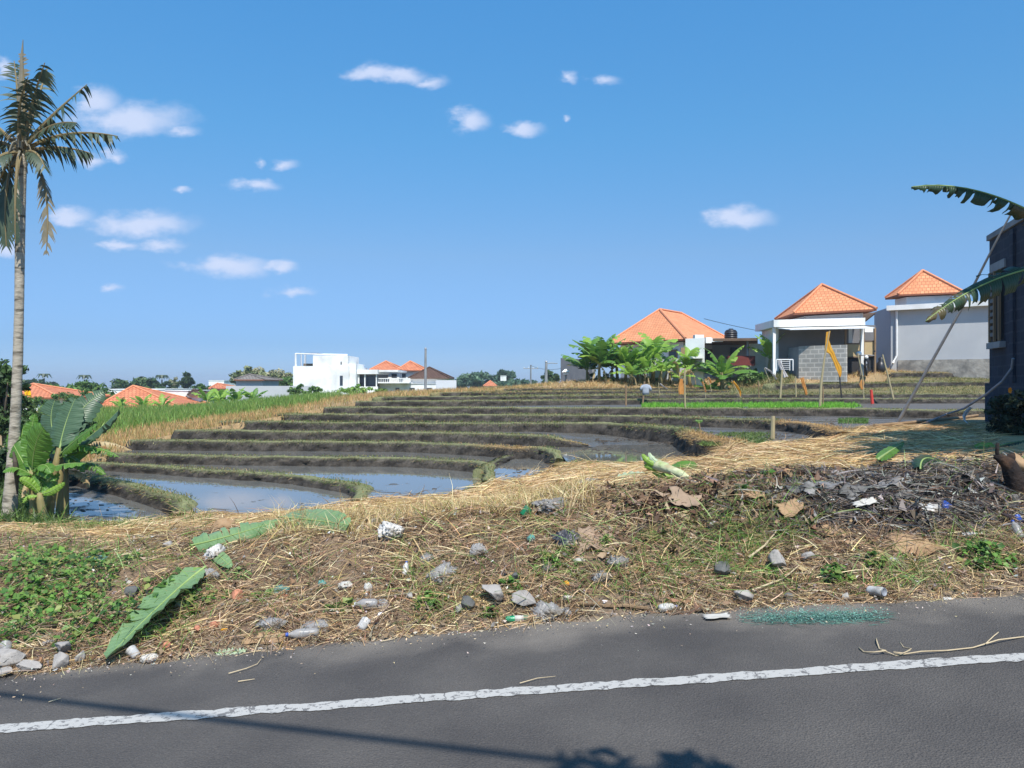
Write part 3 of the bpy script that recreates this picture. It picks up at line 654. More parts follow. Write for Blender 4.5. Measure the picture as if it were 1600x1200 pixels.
def yline(key, d):
    Q, Nn, zt = BUNDS[key]; P = Q[:, :2] + Nn * d; u = CX + F * P[:, 0] / P[:, 1]; i = np.argsort(u); return u[i], P[i, 1]
def ribbon(us, yf, yb, zf, zb, m, nseg=5):
    us = np.asarray(us, float); mb = MB()
    g = lambda a: a if isinstance(a, np.ndarray) else np.full(len(us), float(a))
    yf, yb, zf, zb = g(yf), g(yb), g(zf), g(zb)
    for i, u in enumerate(us):
        for k in range(nseg + 1):
            t = k / nseg; Y = yf[i] * (1 - t) + yb[i] * t; z = zf[i] * (1 - t) + zb[i] * t
            mb.v.append(Vector(((u - CX) / F * Y, Y, z)))
    q = nseg + 1
    for i in range(len(us) - 1):
        for k in range(nseg): mb.f.append([i * q + k, (i + 1) * q + k, (i + 1) * q + k + 1, i * q + k + 1]); mb.m.append(0)
    tag(mb.build('paddy_mud', m, origin=(0, 0, 0), uv=False, smooth=True), kind='structure')
# terrace whose mud slopes gently down to the open pond
us = np.linspace(345, 1056, 160)
u4, y4 = yline('b4', .25); f4y = np.interp(us, u4, y4)
zf = np.array([zlev[5] + (.165 - zlev[5]) * sm(850, 935)(u) for u in us])
lowY = (EYE - .20) * F / (np.interp(us, [900, 930, 960, 1000, 1056], [698.5, 697.5, 696.5, 696, 695]) - HY)
w = np.array([sm(880, 925)(u) for u in us]); f4y = f4y * (1 - w) + lowY * w
u5, y5 = yline('b5', .2); Q5 = BUNDS['b5'][0]; k5 = CX + F * Q5[:, 0] / Q5[:, 1] < 1057
b5y = np.interp(us, (CX + F * Q5[k5][:, 0] / Q5[k5][:, 1]), Q5[k5][:, 1] + .2)
ribbon(us, f4y, b5y, zf, np.array([Z5R(u) for u in us]), M_WET)
us = np.linspace(560, 1545, 160)
L7, L8, L9 = yline('b7', .3), yline('b8', .25), yline('b9', .25)
I = lambda L: np.interp(us, *L)
ribbon(us, I(L7), I(L8), zlev[8], zlev[8], M_MUD)
ribbon(us, I(L8), I(L9), zlev[9], zlev[9], M_MUD)
M_STRIP = pmat('strip_soil', lin(96, 92, 66), lin(124, 112, 78), scale=3, rough=.95, bump=.6)
us = np.linspace(690, 1146, 60); ribbon(us, I(yline('b9', .3)), I(yline('b10', .2)), 1.12, np.interp(us, [760, 880, 1142], [1.12, 1.16, 1.2]), M_STRIP)
us = np.linspace(790, 1146, 60); ribbon(us, I(yline('b10', .3)), I(yline('b11', .2)), 1.27, np.interp(us, [800, 1142], [1.26, 1.32]), M_STRIP)
us = np.linspace(1140, 1216, 20); ribbon(us, I(yline('b9', .3)), np.interp(us, [1140, 1180, 1216], [41.3, 39.8, 38.2]), 1.13, 1.36, M_STRIP)
us = np.linspace(1213, 1556, 60); ribbon(us, I(yline('b9', .3)), I(yline('b12', .2)), 1.13, np.interp(us, [1213, 1360, 1556], [1.34, 1.45, 1.55]), M_STRIP)
us = np.linspace(1385, 1556, 40); ribbon(us, I(yline('b12', .35)), I(yline('b13', .2)), 1.7, 1.95, M_STRIP)

# clods and stubble standing out of the ponds
def clods():
    V, Fq = [], []; o = 0
    spots = []
    def area(px0, px1, py0, py1, z, n, dens=0.5):
        for _ in range(n):
            px = random.uniform(px0, px1); py = random.uniform(py0, py1)
            if fbm(np.array([px / 28.]), np.array([py / 7.]), 2, 5)[0] < dens: continue
            Y = (EYE - z) * F / (py - HY); spots.append(((px - CX) / F * Y, Y, z, random.uniform(.012, .035) * (.6 + Y / 25)))
    area(100, 250, 772, 815, zlev[0], 110, .55); area(300, 520, 785, 800, zlev[1], 14, .62); area(570, 735, 762, 776, zlev[2], 22, .62)
    area(785, 862, 730, 745, zlev[3], 40, .5); 
    area(900, 1080, 700, 712, zlev[4], 60, .55); area(930, 1050, 684, 694, .24, 200, .4); area(1130, 1260, 672, 690, zlev[6], 160, .45); area(1290, 1500, 655, 664, zlev[7], 130, .45); 
    for x, y, z, r in spots:
        ax = random.uniform(.8, 1.6); a = random.uniform(-.5, .5); n = 6
        ring0 = [(r * ax * math.cos(t + a) * random.uniform(.7, 1.2), r * .8 * math.sin(t + a) * random.uniform(.7, 1.2)) for t in np.linspace(0, 6.283, n, endpoint=False)]
        base = len(V)
        for q in ring0: V.append((x + q[0], y + q[1], z - .01))
        for q in ring0: V.append((x + q[0] * .6 + random.uniform(-.3, .3) * r, y + q[1] * .6, z + r * random.uniform(.12, .4)))
        for k in range(n): Fq.append((base + k, base + (k + 1) % n, base + n + (k + 1) % n, base + n + k))
        Fq.append((base + n, base + n + 1, base + n + 2, base + n + 3)); Fq.append((base + n, base + n + 3, base + n + 4, base + n + 5))
    V = np.array(V); C = np.tile(np.array(lin(70, 64, 58)[:3]), (len(V), 1)) * RNG.uniform(.6, 1.3, (len(V), 1))
    tag(np_mesh('mud_clods', V, np.array(Fq), M_MUDFACE, C, smooth=True), 'dark wet mud clods scattered in the flooded paddies', 'mud', kind='stuff')
clods()
# ------------------------------------------------------------------ straw, litter and grass: countless things, one object of each kind
M_STRAW = colmat('straw', rough=.6, spec=.35, translucent=.15); M_GRASS = colmat('grass', rough=.5, spec=.35, translucent=.3); M_LITTER = colmat('litter', rough=.85, spec=.15, translucent=.1)
S_GOLD = (lin(216, 192, 142), lin(198, 168, 118), lin(228, 208, 164), lin(172, 140, 94)); S_BRN = (lin(156, 126, 96), lin(132, 104, 80), lin(104, 84, 68), lin(178, 150, 114), lin(202, 178, 140), lin(146, 130, 112))
S_ASH = (lin(120, 112, 104), lin(84, 78, 74), lin(62, 57, 55), lin(150, 144, 136), lin(110, 90, 72)); S_GRN = (lin(92, 118, 52), lin(112, 138, 66), lin(136, 150, 86), lin(76, 100, 46))

def scatter(n, u0, u1, ylo, yhi, dens):
    """n candidate roots over the bank: ylo/yhi functions of u give the depth range; dens(px,py,n1) in 0..1"""
    u = RNG.uniform(u0, u1, n); t = RNG.random(n); a = ylo(u); b = yhi(u)
    Y = a + (b - a) * t; X = (u - CX) / F * Y; Z = gz_raw(X, Y); v = HY + F * (EYE - Z) / Y
    k = dens(u, v, X, Y) > RNG.random(n)
    return np.stack([X, Y, Z], 1)[k], u[k], v[k]
edge = lambda u: np.interp(u, ru, eY); crest = lambda u: np.interp(u, ru, P3Y); back = lambda u: np.interp(u, bu, bY)
G2 = lambda u, v, a, b, sa, sb: np.exp(-((u - a) / sa) ** 2 - ((v - b) / sb) ** 2)

def lay(P, ln, w, cols, up=(.0, .35), lift=.03, segs=3, p=None, sag=.25):
    n = len(P); ang = RNG.uniform(0, 2 * np.pi, n); e = RNG.uniform(up[0], up[1], n)
    D = np.stack([np.cos(ang), np.sin(ang) * .8, e], 1)
    # follow the slope of the ground
    h = .1; sx = (gz_raw(P[:, 0] + h, P[:, 1]) - gz_raw(P[:, 0] - h, P[:, 1])) / (2 * h); sy = (gz_raw(P[:, 0], P[:, 1] + h) - gz_raw(P[:, 0], P[:, 1] - h)) / (2 * h)
    D[:, 2] += np.clip(sx, -1.2, 1.2) * D[:, 0] + np.clip(sy, -1.2, 1.2) * D[:, 1]
    L = RNG.uniform(ln[0], ln[1], n); Wd = RNG.uniform(w[0], w[1], n)
    bend = RNG.normal(0, .25, (n, 3)) * L[:, None]; bend[:, 2] = -np.abs(bend[:, 2]) * .6 - L * e * sag
    P = P + np.array([0, 0, 1]) * RNG.uniform(.0, lift, n)[:, None]
    return strands(P, D, L, Wd, bend, pick(cols, n, .18, p), segs)

sets = []
# golden straw over the crest
P, u, v = scatter(26000, -60, 1660, lambda u: edge(u) + .25, lambda u: crest(u) + 1.2, lambda u, v, X, Y: np.clip(.25 + 1.0 * np.exp(-((u - 720) / 260) ** 2) * np.clip((Y - 5.9) / .8, 0, 1) - .8 * G2(u, v, 1380, 790, 190, 55) - .6 * G2(u, v, 80, 930, 130, 70), 0, 1) * (.35 + .9 * (fbm(X * 2.2, Y * 2.2, 3, 51) > .47)))
sets.append(lay(P, (.08, .38), (.003, .0075), S_GOLD + S_BRN[:2], (.0, .5), .05))
# brown dead grass everywhere on the bank
P, u, v = scatter(42000, -60, 1660, lambda u: edge(u) + .05, lambda u: crest(u) + .3, lambda u, v, X, Y: np.clip(.75 - .5 * G2(u, v, 1420, 780, 150, 50), 0, 1) * (.3 + .9 * (fbm(X * 3, Y * 3, 3, 57) > .44)))
sets.append(lay(P, (.05, .28), (.003, .008), S_BRN, (.0, .35), .04))
# straw along the road edge
P, u, v = scatter(8000, -60, 1660, lambda u: edge(u) - .02, lambda u: edge(u) + .45, lambda u, v, X, Y: .15 + .85 * (fbm(X * 1.6, Y * 1.6, 3, 61) > .5))
sets.append(lay(P, (.05, .3), (.003, .006), S_GOLD + S_BRN, (.0, .12), .025))
# burnt heap
P, u, v = scatter(16000, 1050, 1660, lambda u: 5.9 + 0 * u, lambda u: crest(u) + .4, lambda u, v, X, Y: G2(u, v, 1420, 785, 200, 50))
sets.append(lay(P, (.05, .3), (.004, .014), S_ASH, (.0, .5), .06))
V, Fq, C = cat_sets(sets)
tag(np_mesh('straw', V, Fq, M_STRAW, C), 'dry straw and dead grass strewn over the roadside bank', 'straw', kind='stuff')
# matted straw behind the crest, combed flat
P, u, v = scatter(40000, -60, 1560, lambda u: crest(u) + .1, lambda u: np.minimum(back(u) + .1, 16.5), lambda u, v, X, Y: np.clip(.45 + .6 * np.exp(-((u - 1200) / 260) ** 2), 0, 1))
s1 = lay(P, (.12, .5), (.006, .013), S_GOLD + (lin(204, 174, 132), lin(184, 154, 114), lin(150, 122, 88)), (.0, .3), .035)
P, u, v = scatter(6500, 420, 930, lambda u: crest(u) - .6, lambda u: crest(u) + .8, lambda u, v, X, Y: .9 + 0 * u)
n = len(P); D = RNG.normal(0, .38, (n, 3)); D[:, 2] = 1; L = RNG.uniform(.07, .24, n); L[RNG.random(n) < .03] *= 1.9; bd = RNG.normal(0, .3, (n, 3)) * L[:, None]; bd[:, 2] = -L * RNG.uniform(.0, .4, n)
s2 = strands(P, D, L, RNG.uniform(.004, .007, n), bd, pick(S_GOLD + (lin(170, 164, 92),), n, .15), 3)
V, Fq, C = cat_sets([s1, s2])
tag(np_mesh('matted_straw', V, Fq, M_STRAW, C), 'pale matted straw lying on the flat ground behind the bank', 'straw', kind='stuff')

# leaf litter, bark chips and shredded rubbish: small flat curled pieces
def chips(P, size, cols, tilt=.6, p=None):
    n = len(P); a = RNG.uniform(0, 6.28, n); Nn = RNG.normal(0, tilt, (n, 3)); Nn[:, 2] = 1; Nn[:, 1] -= .35; Nn /= np.linalg.norm(Nn, axis=1, keepdims=True)
    T = np.stack([np.cos(a), np.sin(a), 0 * a], 1); T -= Nn * (T * Nn).sum(1, keepdims=True); T /= np.linalg.norm(T, axis=1, keepdims=True); B = np.cross(Nn, T)
    L = RNG.uniform(*size, n)[:, None]; w = L * RNG.uniform(.25, .6, n)[:, None]; cu = L * RNG.uniform(.0, .35, n)[:, None]
    c = P + np.array([0, 0, 1]) * RNG.uniform(.005, .05, n)[:, None]
    j = lambda: RNG.uniform(.6, 1.3, (n, 1))
    vs = [c - T * L * .5 * j() + Nn * cu, c - B * w * .5 * j(), c + B * w * .5 * j(), c + T * L * .5 * j() + Nn * cu * j()]
    V = np.stack(vs, 1).reshape(-1, 3); b = (np.arange(n) * 4)[:, None]; Fq = np.concatenate([b + np.array([[0, 1, 2]]), b + np.array([[1, 3, 2]])], 0)
    return V, Fq, np.repeat(pick(cols, n, .2, p), 4, 0)
P1_, u, v = scatter(15000, -60, 1660, lambda u: edge(u) + .02, lambda u: crest(u) + .2, lambda u, v, X, Y: (.12 + .5 * G2(u, v, 1120, 790, 170, 70)) * (.4 + (fbm(X * 2.5, Y * 2.5, 3, 67) > .48)))
c1 = chips(P1_, (.025, .085), (lin(104, 78, 58), lin(132, 104, 78), lin(86, 64, 50), lin(150, 122, 94), lin(116, 96, 80), lin(168, 146, 118)))
P2_, u, v = scatter(9000, 1080, 1660, lambda u: 6.0 + 0 * u, lambda u: crest(u) + .5, lambda u, v, X, Y: G2(u, v, 1400, 785, 190, 48))
c2 = chips(P2_, (.03, .14), (lin(120, 114, 108), lin(70, 66, 64), lin(48, 45, 44), lin(160, 156, 150), lin(92, 80, 70), lin(190, 188, 182)), .7, p=[.24, .27, .25, .09, .12, .03])
P3_, u, v = scatter(6500, -60, 1660, lambda u: edge(u) - .02, lambda u: crest(u), lambda u, v, X, Y: .35 + 0 * u)
c3 = chips(P3_, (.010, .05), (lin(196, 190, 182), lin(168, 160, 150), lin(142, 134, 124), lin(186, 170, 150)), .8)
P4_, u, v = scatter(9000, 930, 1420, lambda u: edge(u) + .3, lambda u: crest(u) + .25, lambda u, v, X, Y: G2(u, v, 1130, 785, 150, 55))
c4 = chips(P4_, (.04, .14), (lin(104, 82, 66), lin(128, 104, 84), lin(82, 64, 54), lin(150, 126, 104), lin(66, 54, 47)), .7)
V, Fq, C = cat_sets([c1, c2, c3, c4])
tag(np_mesh('leaf_litter', V, Fq, M_LITTER, C), 'dead leaves, bark and shredded scraps littering the roadside bank', 'litter', kind='stuff')

# living grass on the bank
def blades(P, ln, w, cols, lean=.4, segs=3, droop=(.1, .6)):
    n = len(P); D = RNG.normal(0, lean, (n, 3)); D[:, 2] = 1; L = RNG.uniform(ln[0], ln[1], n)
    bd = D * L[:, None] * RNG.uniform(0, .5, (n, 1)); bd[:, 2] = -L * RNG.uniform(*droop, n)
    return strands(P, D, L, RNG.uniform(w[0], w[1], n), bd, pick(cols, n, .16), segs)
gs = []
def gd(u, v, X, Y):
    d = .05 + .75 * G2(u, v, 1105, 870, 85, 55) + .45 * G2(u, v, 1190, 840, 90, 60) + .5 * G2(u, v, 1530, 880, 90, 35) + .4 * G2(u, v, 860, 860, 70, 40) + .45 * G2(u, v, 650, 930, 60, 40) + .3 * G2(u, v, 980, 930, 80, 40) + .25 * G2(u, v, 1390, 890, 70, 40) + .35 * G2(u, v, 90, 900, 110, 60) + .2 * G2(u, v, 640, 770, 70, 30) + .35 * G2(u, v, 250, 950, 80, 60)
    return d * (.25 + 1.2 * (fbm(X * 3, Y * 3, 3, 71) > .5))
P, u, v = scatter(46000, -60, 1660, lambda u: edge(u) + .1, lambda u: crest(u) + .2, gd)
gs.append(blades(P, (.06, .32), (.004, .008), (lin(112, 146, 64), lin(130, 164, 84), lin(154, 176, 108), lin(92, 124, 54), lin(186, 172, 112)), .65, 3, (.1, .8)))
P, u, v = scatter(5000, -60, 110, lambda u: 9.6 + 0 * u, lambda u: 14 + 0 * u, lambda u, v, X, Y: .9 + 0 * u)
gs.append(blades(P, (.12, .4), (.01, .018), S_GRN[:2] + (lin(70, 92, 46), lin(58, 80, 42)), .5))
P, u, v = scatter(2500, 40, 330, lambda u: 8.5 + 0 * u, lambda u: back(u) + .1, lambda u, v, X, Y: .3 + .6 * G2(u, v, 140, 828, 60, 9) + .5 * G2(u, v, 40, 822, 50, 10))
gs.append(blades(P, (.06, .25), (.007, .012), S_GRN, .5))
P, u, v = scatter(1600, 640, 980, lambda u: back(u) - .7, lambda u: back(u) + .2, lambda u, v, X, Y: .1 + .9 * (np.abs(u - 910) < 40) + .5 * (np.abs(u - 745) < 20))
gs.append(blades(P, (.05, .16), (.006, .011), S_GRN, .5))
V, Fq, C = cat_sets(gs)
tag(np_mesh('grass', V, Fq, M_GRASS, C), 'green grass tufts growing through the rubbish on the roadside bank', 'grass', kind='stuff')

# broad-leaved weeds creeping over the bank
def weeds(spots):
    sets = []
    for (px, py, rad, n, ht) in spots:
        c = gp(px, py); k = int(n * (.62 if len(spots) > 2 else 1)); ht = ht * (1.35 if len(spots) > 2 else 1)
        a = RNG.uniform(0, 6.28, k); r = rad * np.sqrt(RNG.random(k)); X = c.x + r * np.cos(a); Y = c.y + r * np.sin(a) * .8
        Z = gz_raw(X, Y) + ht * RNG.random(k) ** .7 * (1 - .6 * (r / rad) ** 2)
        P = np.stack([X, Y, Z], 1); L = RNG.uniform(.015, .06, k) * RNG.choice([.7, 1.0, 1.25], k); gap = (fbm(X * 6, Y * 6, 2, 19) > .53) | (len(spots) < 3); Z = np.where(gap, Z, Z - 1.0)
        Nn = RNG.normal(0, .45, (k, 3)); Nn[:, 2] = 1; Nn[:, 1] -= .3; Nn /= np.linalg.norm(Nn, axis=1, keepdims=True)
        T = np.stack([np.cos(a * 3), np.sin(a * 3), 0 * a], 1); T -= Nn * (T * Nn).sum(1, keepdims=True); T /= np.linalg.norm(T, axis=1, keepdims=True); B = np.cross(Nn, T)
        L = L[:, None]; w = L * .38
        vs = [P, P + T * L * .45 + B * w + Nn * L * .12, P + T * L + Nn * L * -.08, P + T * L * .45 - B * w + Nn * L * .12]
        V = np.stack(vs, 1).reshape(-1, 3); b = (np.arange(k) * 4)[:, None]; Fq = np.concatenate([b + np.array([[0, 1, 2]]), b + np.array([[0, 2, 3]])], 0)
        col = pick((lin(90, 128, 52), lin(76, 112, 46), lin(110, 144, 68), lin(62, 94, 42), lin(130, 138, 76)), k, .18)
        sets.append((V, Fq, np.repeat(col, 4, 0)))
    return cat_sets(sets)
ws = [(60, 880, .3, 350, .13), (60, 900, .42, 900, .10), (110, 930, .35, 700, .12), (140, 885, .25, 350, .09), (30, 960, .25, 400, .1), (90, 965, .3, 450, .08), (170, 975, .25, 350, .1), (15, 1000, .2, 260, .09), (245, 945, .2, 220, .07), (270, 915, .2, 200, .07), (300, 950, .12, 100, .06), (120, 1005, .16, 160, .06), (370, 905, .12, 90, .05), (230, 990, .12, 90, .05),
      (335, 940, .1, 60, .05), (45, 868, .2, 160, .05), (200, 880, .12, 80, .05)]
V, Fq, C = weeds(ws)
tag(np_mesh('weeds', V, Fq, M_GRASS, C), 'green broad-leaved weeds creeping over the bank below the coconut palm', 'weeds', kind='stuff')

# grass of the bunds, seedlings, tall field grass
V, Fq, C = cat_sets(GRASS_SETS)
tag(np_mesh('bund_grass', V, Fq, M_GRASS, C), 'short olive grass growing along the crests of the terrace banks', 'grass', kind='stuff')
us = RNG.uniform(1003, 1354, 15000); L7_, L8_ = yline('b7', .5), yline('b8', -.05)
t = RNG.random(len(us)); Y = np.interp(us, *L7_) * (1 - t) + np.interp(us, *L8_) * t
keep = (us < 1352 - 18 * t + 10 * (vnoise(us / 9, Y * 3, 3) - .5)) & (fbm(us / 22, Y * .8, 3, 77) > .33); us, Y = us[keep], Y[keep]
P = np.stack([(us - CX) / F * Y, Y, np.full(len(Y), zlev[8] - .01)], 1)
s = blades(P, (.07, .21), (.012, .022), (lin(108, 172, 44), lin(122, 186, 54), lin(92, 152, 40), lin(134, 182, 70)), .25, 2)
tag(np_mesh('rice_seedlings', *s[:2], M_GRASS, s[2]), 'bright green rice seedlings sown thickly on one terrace', 'rice', kind='stuff')
# floating green patch and shoots in the middle terrace
us = RNG.uniform(1095, 1210, 5000); vv = RNG.uniform(676, 697, 5000); Y = (EYE - zlev[6]) * F / (vv - HY); k = (fbm(us / 30, vv / 6, 3, 5) > .35) & (RNG.random(5000) < np.clip((1212 - us) / 25, 0, 1))
P = np.stack([(us - CX) / F * Y, Y, np.full(len(Y), zlev[6])], 1)[k]
s = blades(P, (.03, .09), (.012, .02), (lin(96, 118, 58), lin(84, 104, 52), lin(112, 130, 70)), .7, 2)
us = RNG.uniform(1310, 1356, 1200); vv = RNG.uniform(654, 662, 1200); Y = (EYE - zlev[7]) * F / (vv - HY); P = np.stack([(us - CX) / F * Y, Y, np.full(len(Y), zlev[7])], 1)
s3 = blades(P, (.03, .1), (.012, .02), (lin(96, 128, 58), lin(84, 114, 52)), .6, 2)
V, Fq, C = cat_sets([s, s3])
tag(np_mesh('water_weeds', V, Fq, M_GRASS, C), 'low green water weeds filling part of the flooded terraces', 'weeds', kind='stuff')

def field(n, u0, u1, ylo, yhi, dens, ln, w, cols, lean=.2, segs=2):
    P, u, v = scatter(n, u0, u1, ylo, yhi, dens); return blades(P, ln, w, cols, lean, segs, (.0, .35))
tl = lambda u: np.interp(u, tu, tY)
F_GRN = (lin(108, 142, 62), lin(94, 128, 54), lin(124, 152, 72), lin(140, 158, 84)); F_DRY = (lin(206, 178, 122), lin(186, 154, 102), lin(170, 142, 90), lin(192, 150, 104))
nn = lambda X, Y, s: fbm(X * .5, Y * .5, 3, s)
gy0 = lambda u: np.interp(u, [60, 170, 220, 300, 330, 400, 480, 540, 600], [20, 23, 25, 29, 28, 26.5, 29, 38, 46])
g1 = field(26000, 60, 560, gy0, lambda u: 50 + 0 * u, lambda u, v, X, Y: np.clip((Y - gy0(u)) / 2.5 + (nn(X, Y, 91) - .5), 0, 1) * np.clip((540 - u) / 60, .1, 1), (.22, .5), (.025, .05), F_GRN)
tag(np_mesh('field_grass', *g1[:2], M_GRASS, g1[2]), 'tall bright green grass on the field left of the terraces', 'grass', kind='stuff')
d1 = field(22000, 100, 860, lambda u: tl(u) + .1, lambda u: np.maximum(gy0(u) + 3, tl(u) + np.interp(u, [100, 400, 560, 700, 860], [5, 6, 24, 16, 6])), lambda u, v, X, Y: np.clip(.35 + .7 * (nn(X, Y, 93) > .42), 0, 1), (.07, .26), (.015, .03), F_DRY + (lin(132, 132, 74),))
d2 = field(24000, 860, 1580, lambda u: tl(u) + .0, lambda u: tl(u) + np.interp(u, [860, 1000, 1140, 1250, 1400, 1580], [4.5, 3.5, 3, 4, 2.6, 2.6]), lambda u, v, X, Y: .25 + .75 * (nn(X, Y, 95) > .42), (.06, .26), (.015, .035), F_DRY + S_GOLD, .5)
gx = field(2500, 1130, 1240, lambda u: tl(u) + .3, lambda u: tl(u) + 2.5, lambda u, v, X, Y: .8 + 0 * u, (.15, .4), (.02, .04), (lin(98, 112, 62), lin(118, 124, 76), lin(140, 138, 92)), .4)
def strip_grass(n, ka, kb, u0, u1, za, zb, cols, ln):
    us = RNG.uniform(u0, u1, n); t = RNG.random(n); ya, yb = np.interp(us, *yline(ka, .3)), np.interp(us, *yline(kb, .2)); Y = ya * (1 - t) + yb * t
    P = np.stack([(us - CX) / F * Y, Y, za * (1 - t) + np.interp(us, *zb) * t - .01], 1); k = fbm(P[:, 0] * .7, P[:, 1] * 1.5, 3, 99) + RNG.normal(0, .08, n) > .42
    return blades(P[k], ln, (.015, .03), cols, .45, 2)
OLV = (lin(118, 122, 76), lin(140, 138, 92), lin(168, 152, 104), lin(100, 108, 64))
e1 = strip_grass(7000, 'b9', 'b12', 1213, 1556, 1.13, ([1213, 1360, 1556], [1.34, 1.45, 1.55]), OLV, (.06, .2)); e2 = strip_grass(4500, 'b12', 'b13', 1385, 1556, 1.7, ([1385, 1556], [1.95, 1.95]), OLV, (.06, .2))
e3 = strip_grass(3000, 'b9', 'b10', 700, 1140, 1.12, ([760, 880, 1142], [1.12, 1.16, 1.2]), OLV, (.05, .14)); e4 = strip_grass(3000, 'b10', 'b11', 800, 1140, 1.27, ([800, 1142], [1.26, 1.32]), OLV, (.05, .14))
us = RNG.uniform(1142, 1216, 2500); t = RNG.random(2500); Y = np.interp(us, *yline('b9', .3)) * (1 - t) + np.interp(us, [1140, 1180, 1216], [41.3, 39.8, 38.2]) * t
e5 = blades(np.stack([(us - CX) / F * Y, Y, 1.13 + .23 * t], 1), (.08, .3), (.02, .035), OLV, .4, 2)
V, Fq, C = cat_sets([d1, d2, gx, e1, e2, e3, e4, e5])
tag(np_mesh('dry_grass', V, Fq, M_GRASS, C), 'dry yellow grass edging the upper terraces', 'grass', kind='stuff')
# ------------------------------------------------------------------ plants
def bez(P0, P1, P2, t): return P0 * (1 - t) ** 2 + P1 * 2 * t * (1 - t) + P2 * t * t
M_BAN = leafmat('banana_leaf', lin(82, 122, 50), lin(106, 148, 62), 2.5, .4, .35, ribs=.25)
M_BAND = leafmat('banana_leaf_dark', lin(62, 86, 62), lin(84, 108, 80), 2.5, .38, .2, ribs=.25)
M_BANS = leafmat('banana_leaf_shade', lin(44, 66, 48), lin(60, 82, 58), 2.5, .4, .25, ribs=.25, c3=lin(110, 92, 60))  # darker green: shade on the right-edge leaves put into the colour
M_BANDRY = leafmat('banana_leaf_dry', lin(150, 124, 84), lin(196, 178, 138), 6, .7, .2)
M_BANB = leafmat('banana_leaf_bright', lin(132, 172, 66), lin(158, 194, 84), 2.5, .4, .45, ribs=.2)
M_RIB = pmat('midrib', lin(126, 148, 84), lin(146, 164, 100), rough=.5, bump=0)
M_PSEUDO = pmat('pseudostem', lin(112, 104, 66), lin(150, 138, 92), scale=5, rough=.6, bump=.4, stretch=(1, 1, .25), c3=lin(84, 66, 44), s3=4)

def banana_blade(name, P0, P1, P2, width, up, mat, parent=None, tears=5, fold=.25, petiole=.12, seed=0, segs=26, ragged=0.0, origin=None):
    """banana leaf along a bezier midrib: two half blades, split by tears into strips that droop on their own"""
    rr = random.Random(seed); mb = MB(); P0, P1, P2 = Vector(P0), Vector(P1), Vector(P2); up = Vector(up).normalized()
    Ln = (P1 - P0).length + (P2 - P1).length
    pts = [bez(P0, P1, P2, i / segs) for i in range(segs + 1)]
    i0 = int(segs * petiole)
    mb.tube(pts, [max(.002, .018 * Ln ** .5 * (1 - .8 * i / segs)) * .55 for i in range(segs + 1)], 6, 1)
    for side in (-1, 1):
        cuts = sorted(rr.sample(range(i0 + 2, segs - 1), min(tears, segs - i0 - 4))) if tears else []
        bounds = [i0] + cuts + [segs]
        for a, b in zip(bounds[:-1], bounds[1:]):
            dro = fold + rr.uniform(-.12, .22) * (1 if tears else .4) + ragged * rr.uniform(-.3, .9)
            sk = rr.uniform(-.06, .06) * (1 if tears else 0)
            cutl = 1 - ragged * rr.uniform(0, .55)
            base = len(mb.v); K = 4; m_ = b - a + 1
            for i in range(a, b + 1):
                s = (i - i0) / (segs - i0); w = width * (max(0, math.sin(math.pi * min(1, .06 + .94 * s) ** .8)) ** .55) * .5
                w *= (1 + .05 * math.sin(i * 2.1 + seed)) * cutl
                T = (pts[min(i + 1, segs)] - pts[max(i - 1, 0)]).normalized()
                S = T.cross(up); S = S.normalized() * side if S.length > 1e-4 else Vector((side, 0, 0)); U = S.cross(T) * (-side if side > 0 else 1)
                U = (T.cross(S) if side < 0 else S.cross(T)); U = U if U.dot(up) > 0 else -U
                gap = .0
                if tears and (i == a and a != i0): gap = .5
                if tears and (i == b and b != segs): gap = -.5
                for k in range(K + 1):
                    q = k / K; ang = dro * (q ** 1.3)
                    p = pts[i] + S * (w * q * math.cos(ang)) - U * (w * q * math.sin(ang) * 1.0) + T * (sk * w * q * 2 + gap * q * Ln / segs * .8) + T * (w * q * .35)
                    p = p + U * (.012 * math.sin(i * 1.9 + k) * q)
                    mb.uv[len(mb.v)] = (i / segs * Ln, q * w); mb.v.append(p)
            for i in range(m_ - 1):
                for k in range(K):
                    f = [base + i * (K + 1) + k, base + (i + 1) * (K + 1) + k, base + (i + 1) * (K + 1) + k + 1, base + i * (K + 1) + k + 1]
                    mb.f.append(f if side < 0 else f[::-1]); mb.m.append(0)
    return mb.build(name, [mat, M_RIB if mat is not M_BANDRY else M_BANDRY], parent, origin, smooth=True)

def stem(name, pts, rad, parent, mat=None, n=10):
    mb = MB(); mb.tube(pts, rad, n); return mb.build(name, mat or M_PSEUDO, parent, smooth=True)

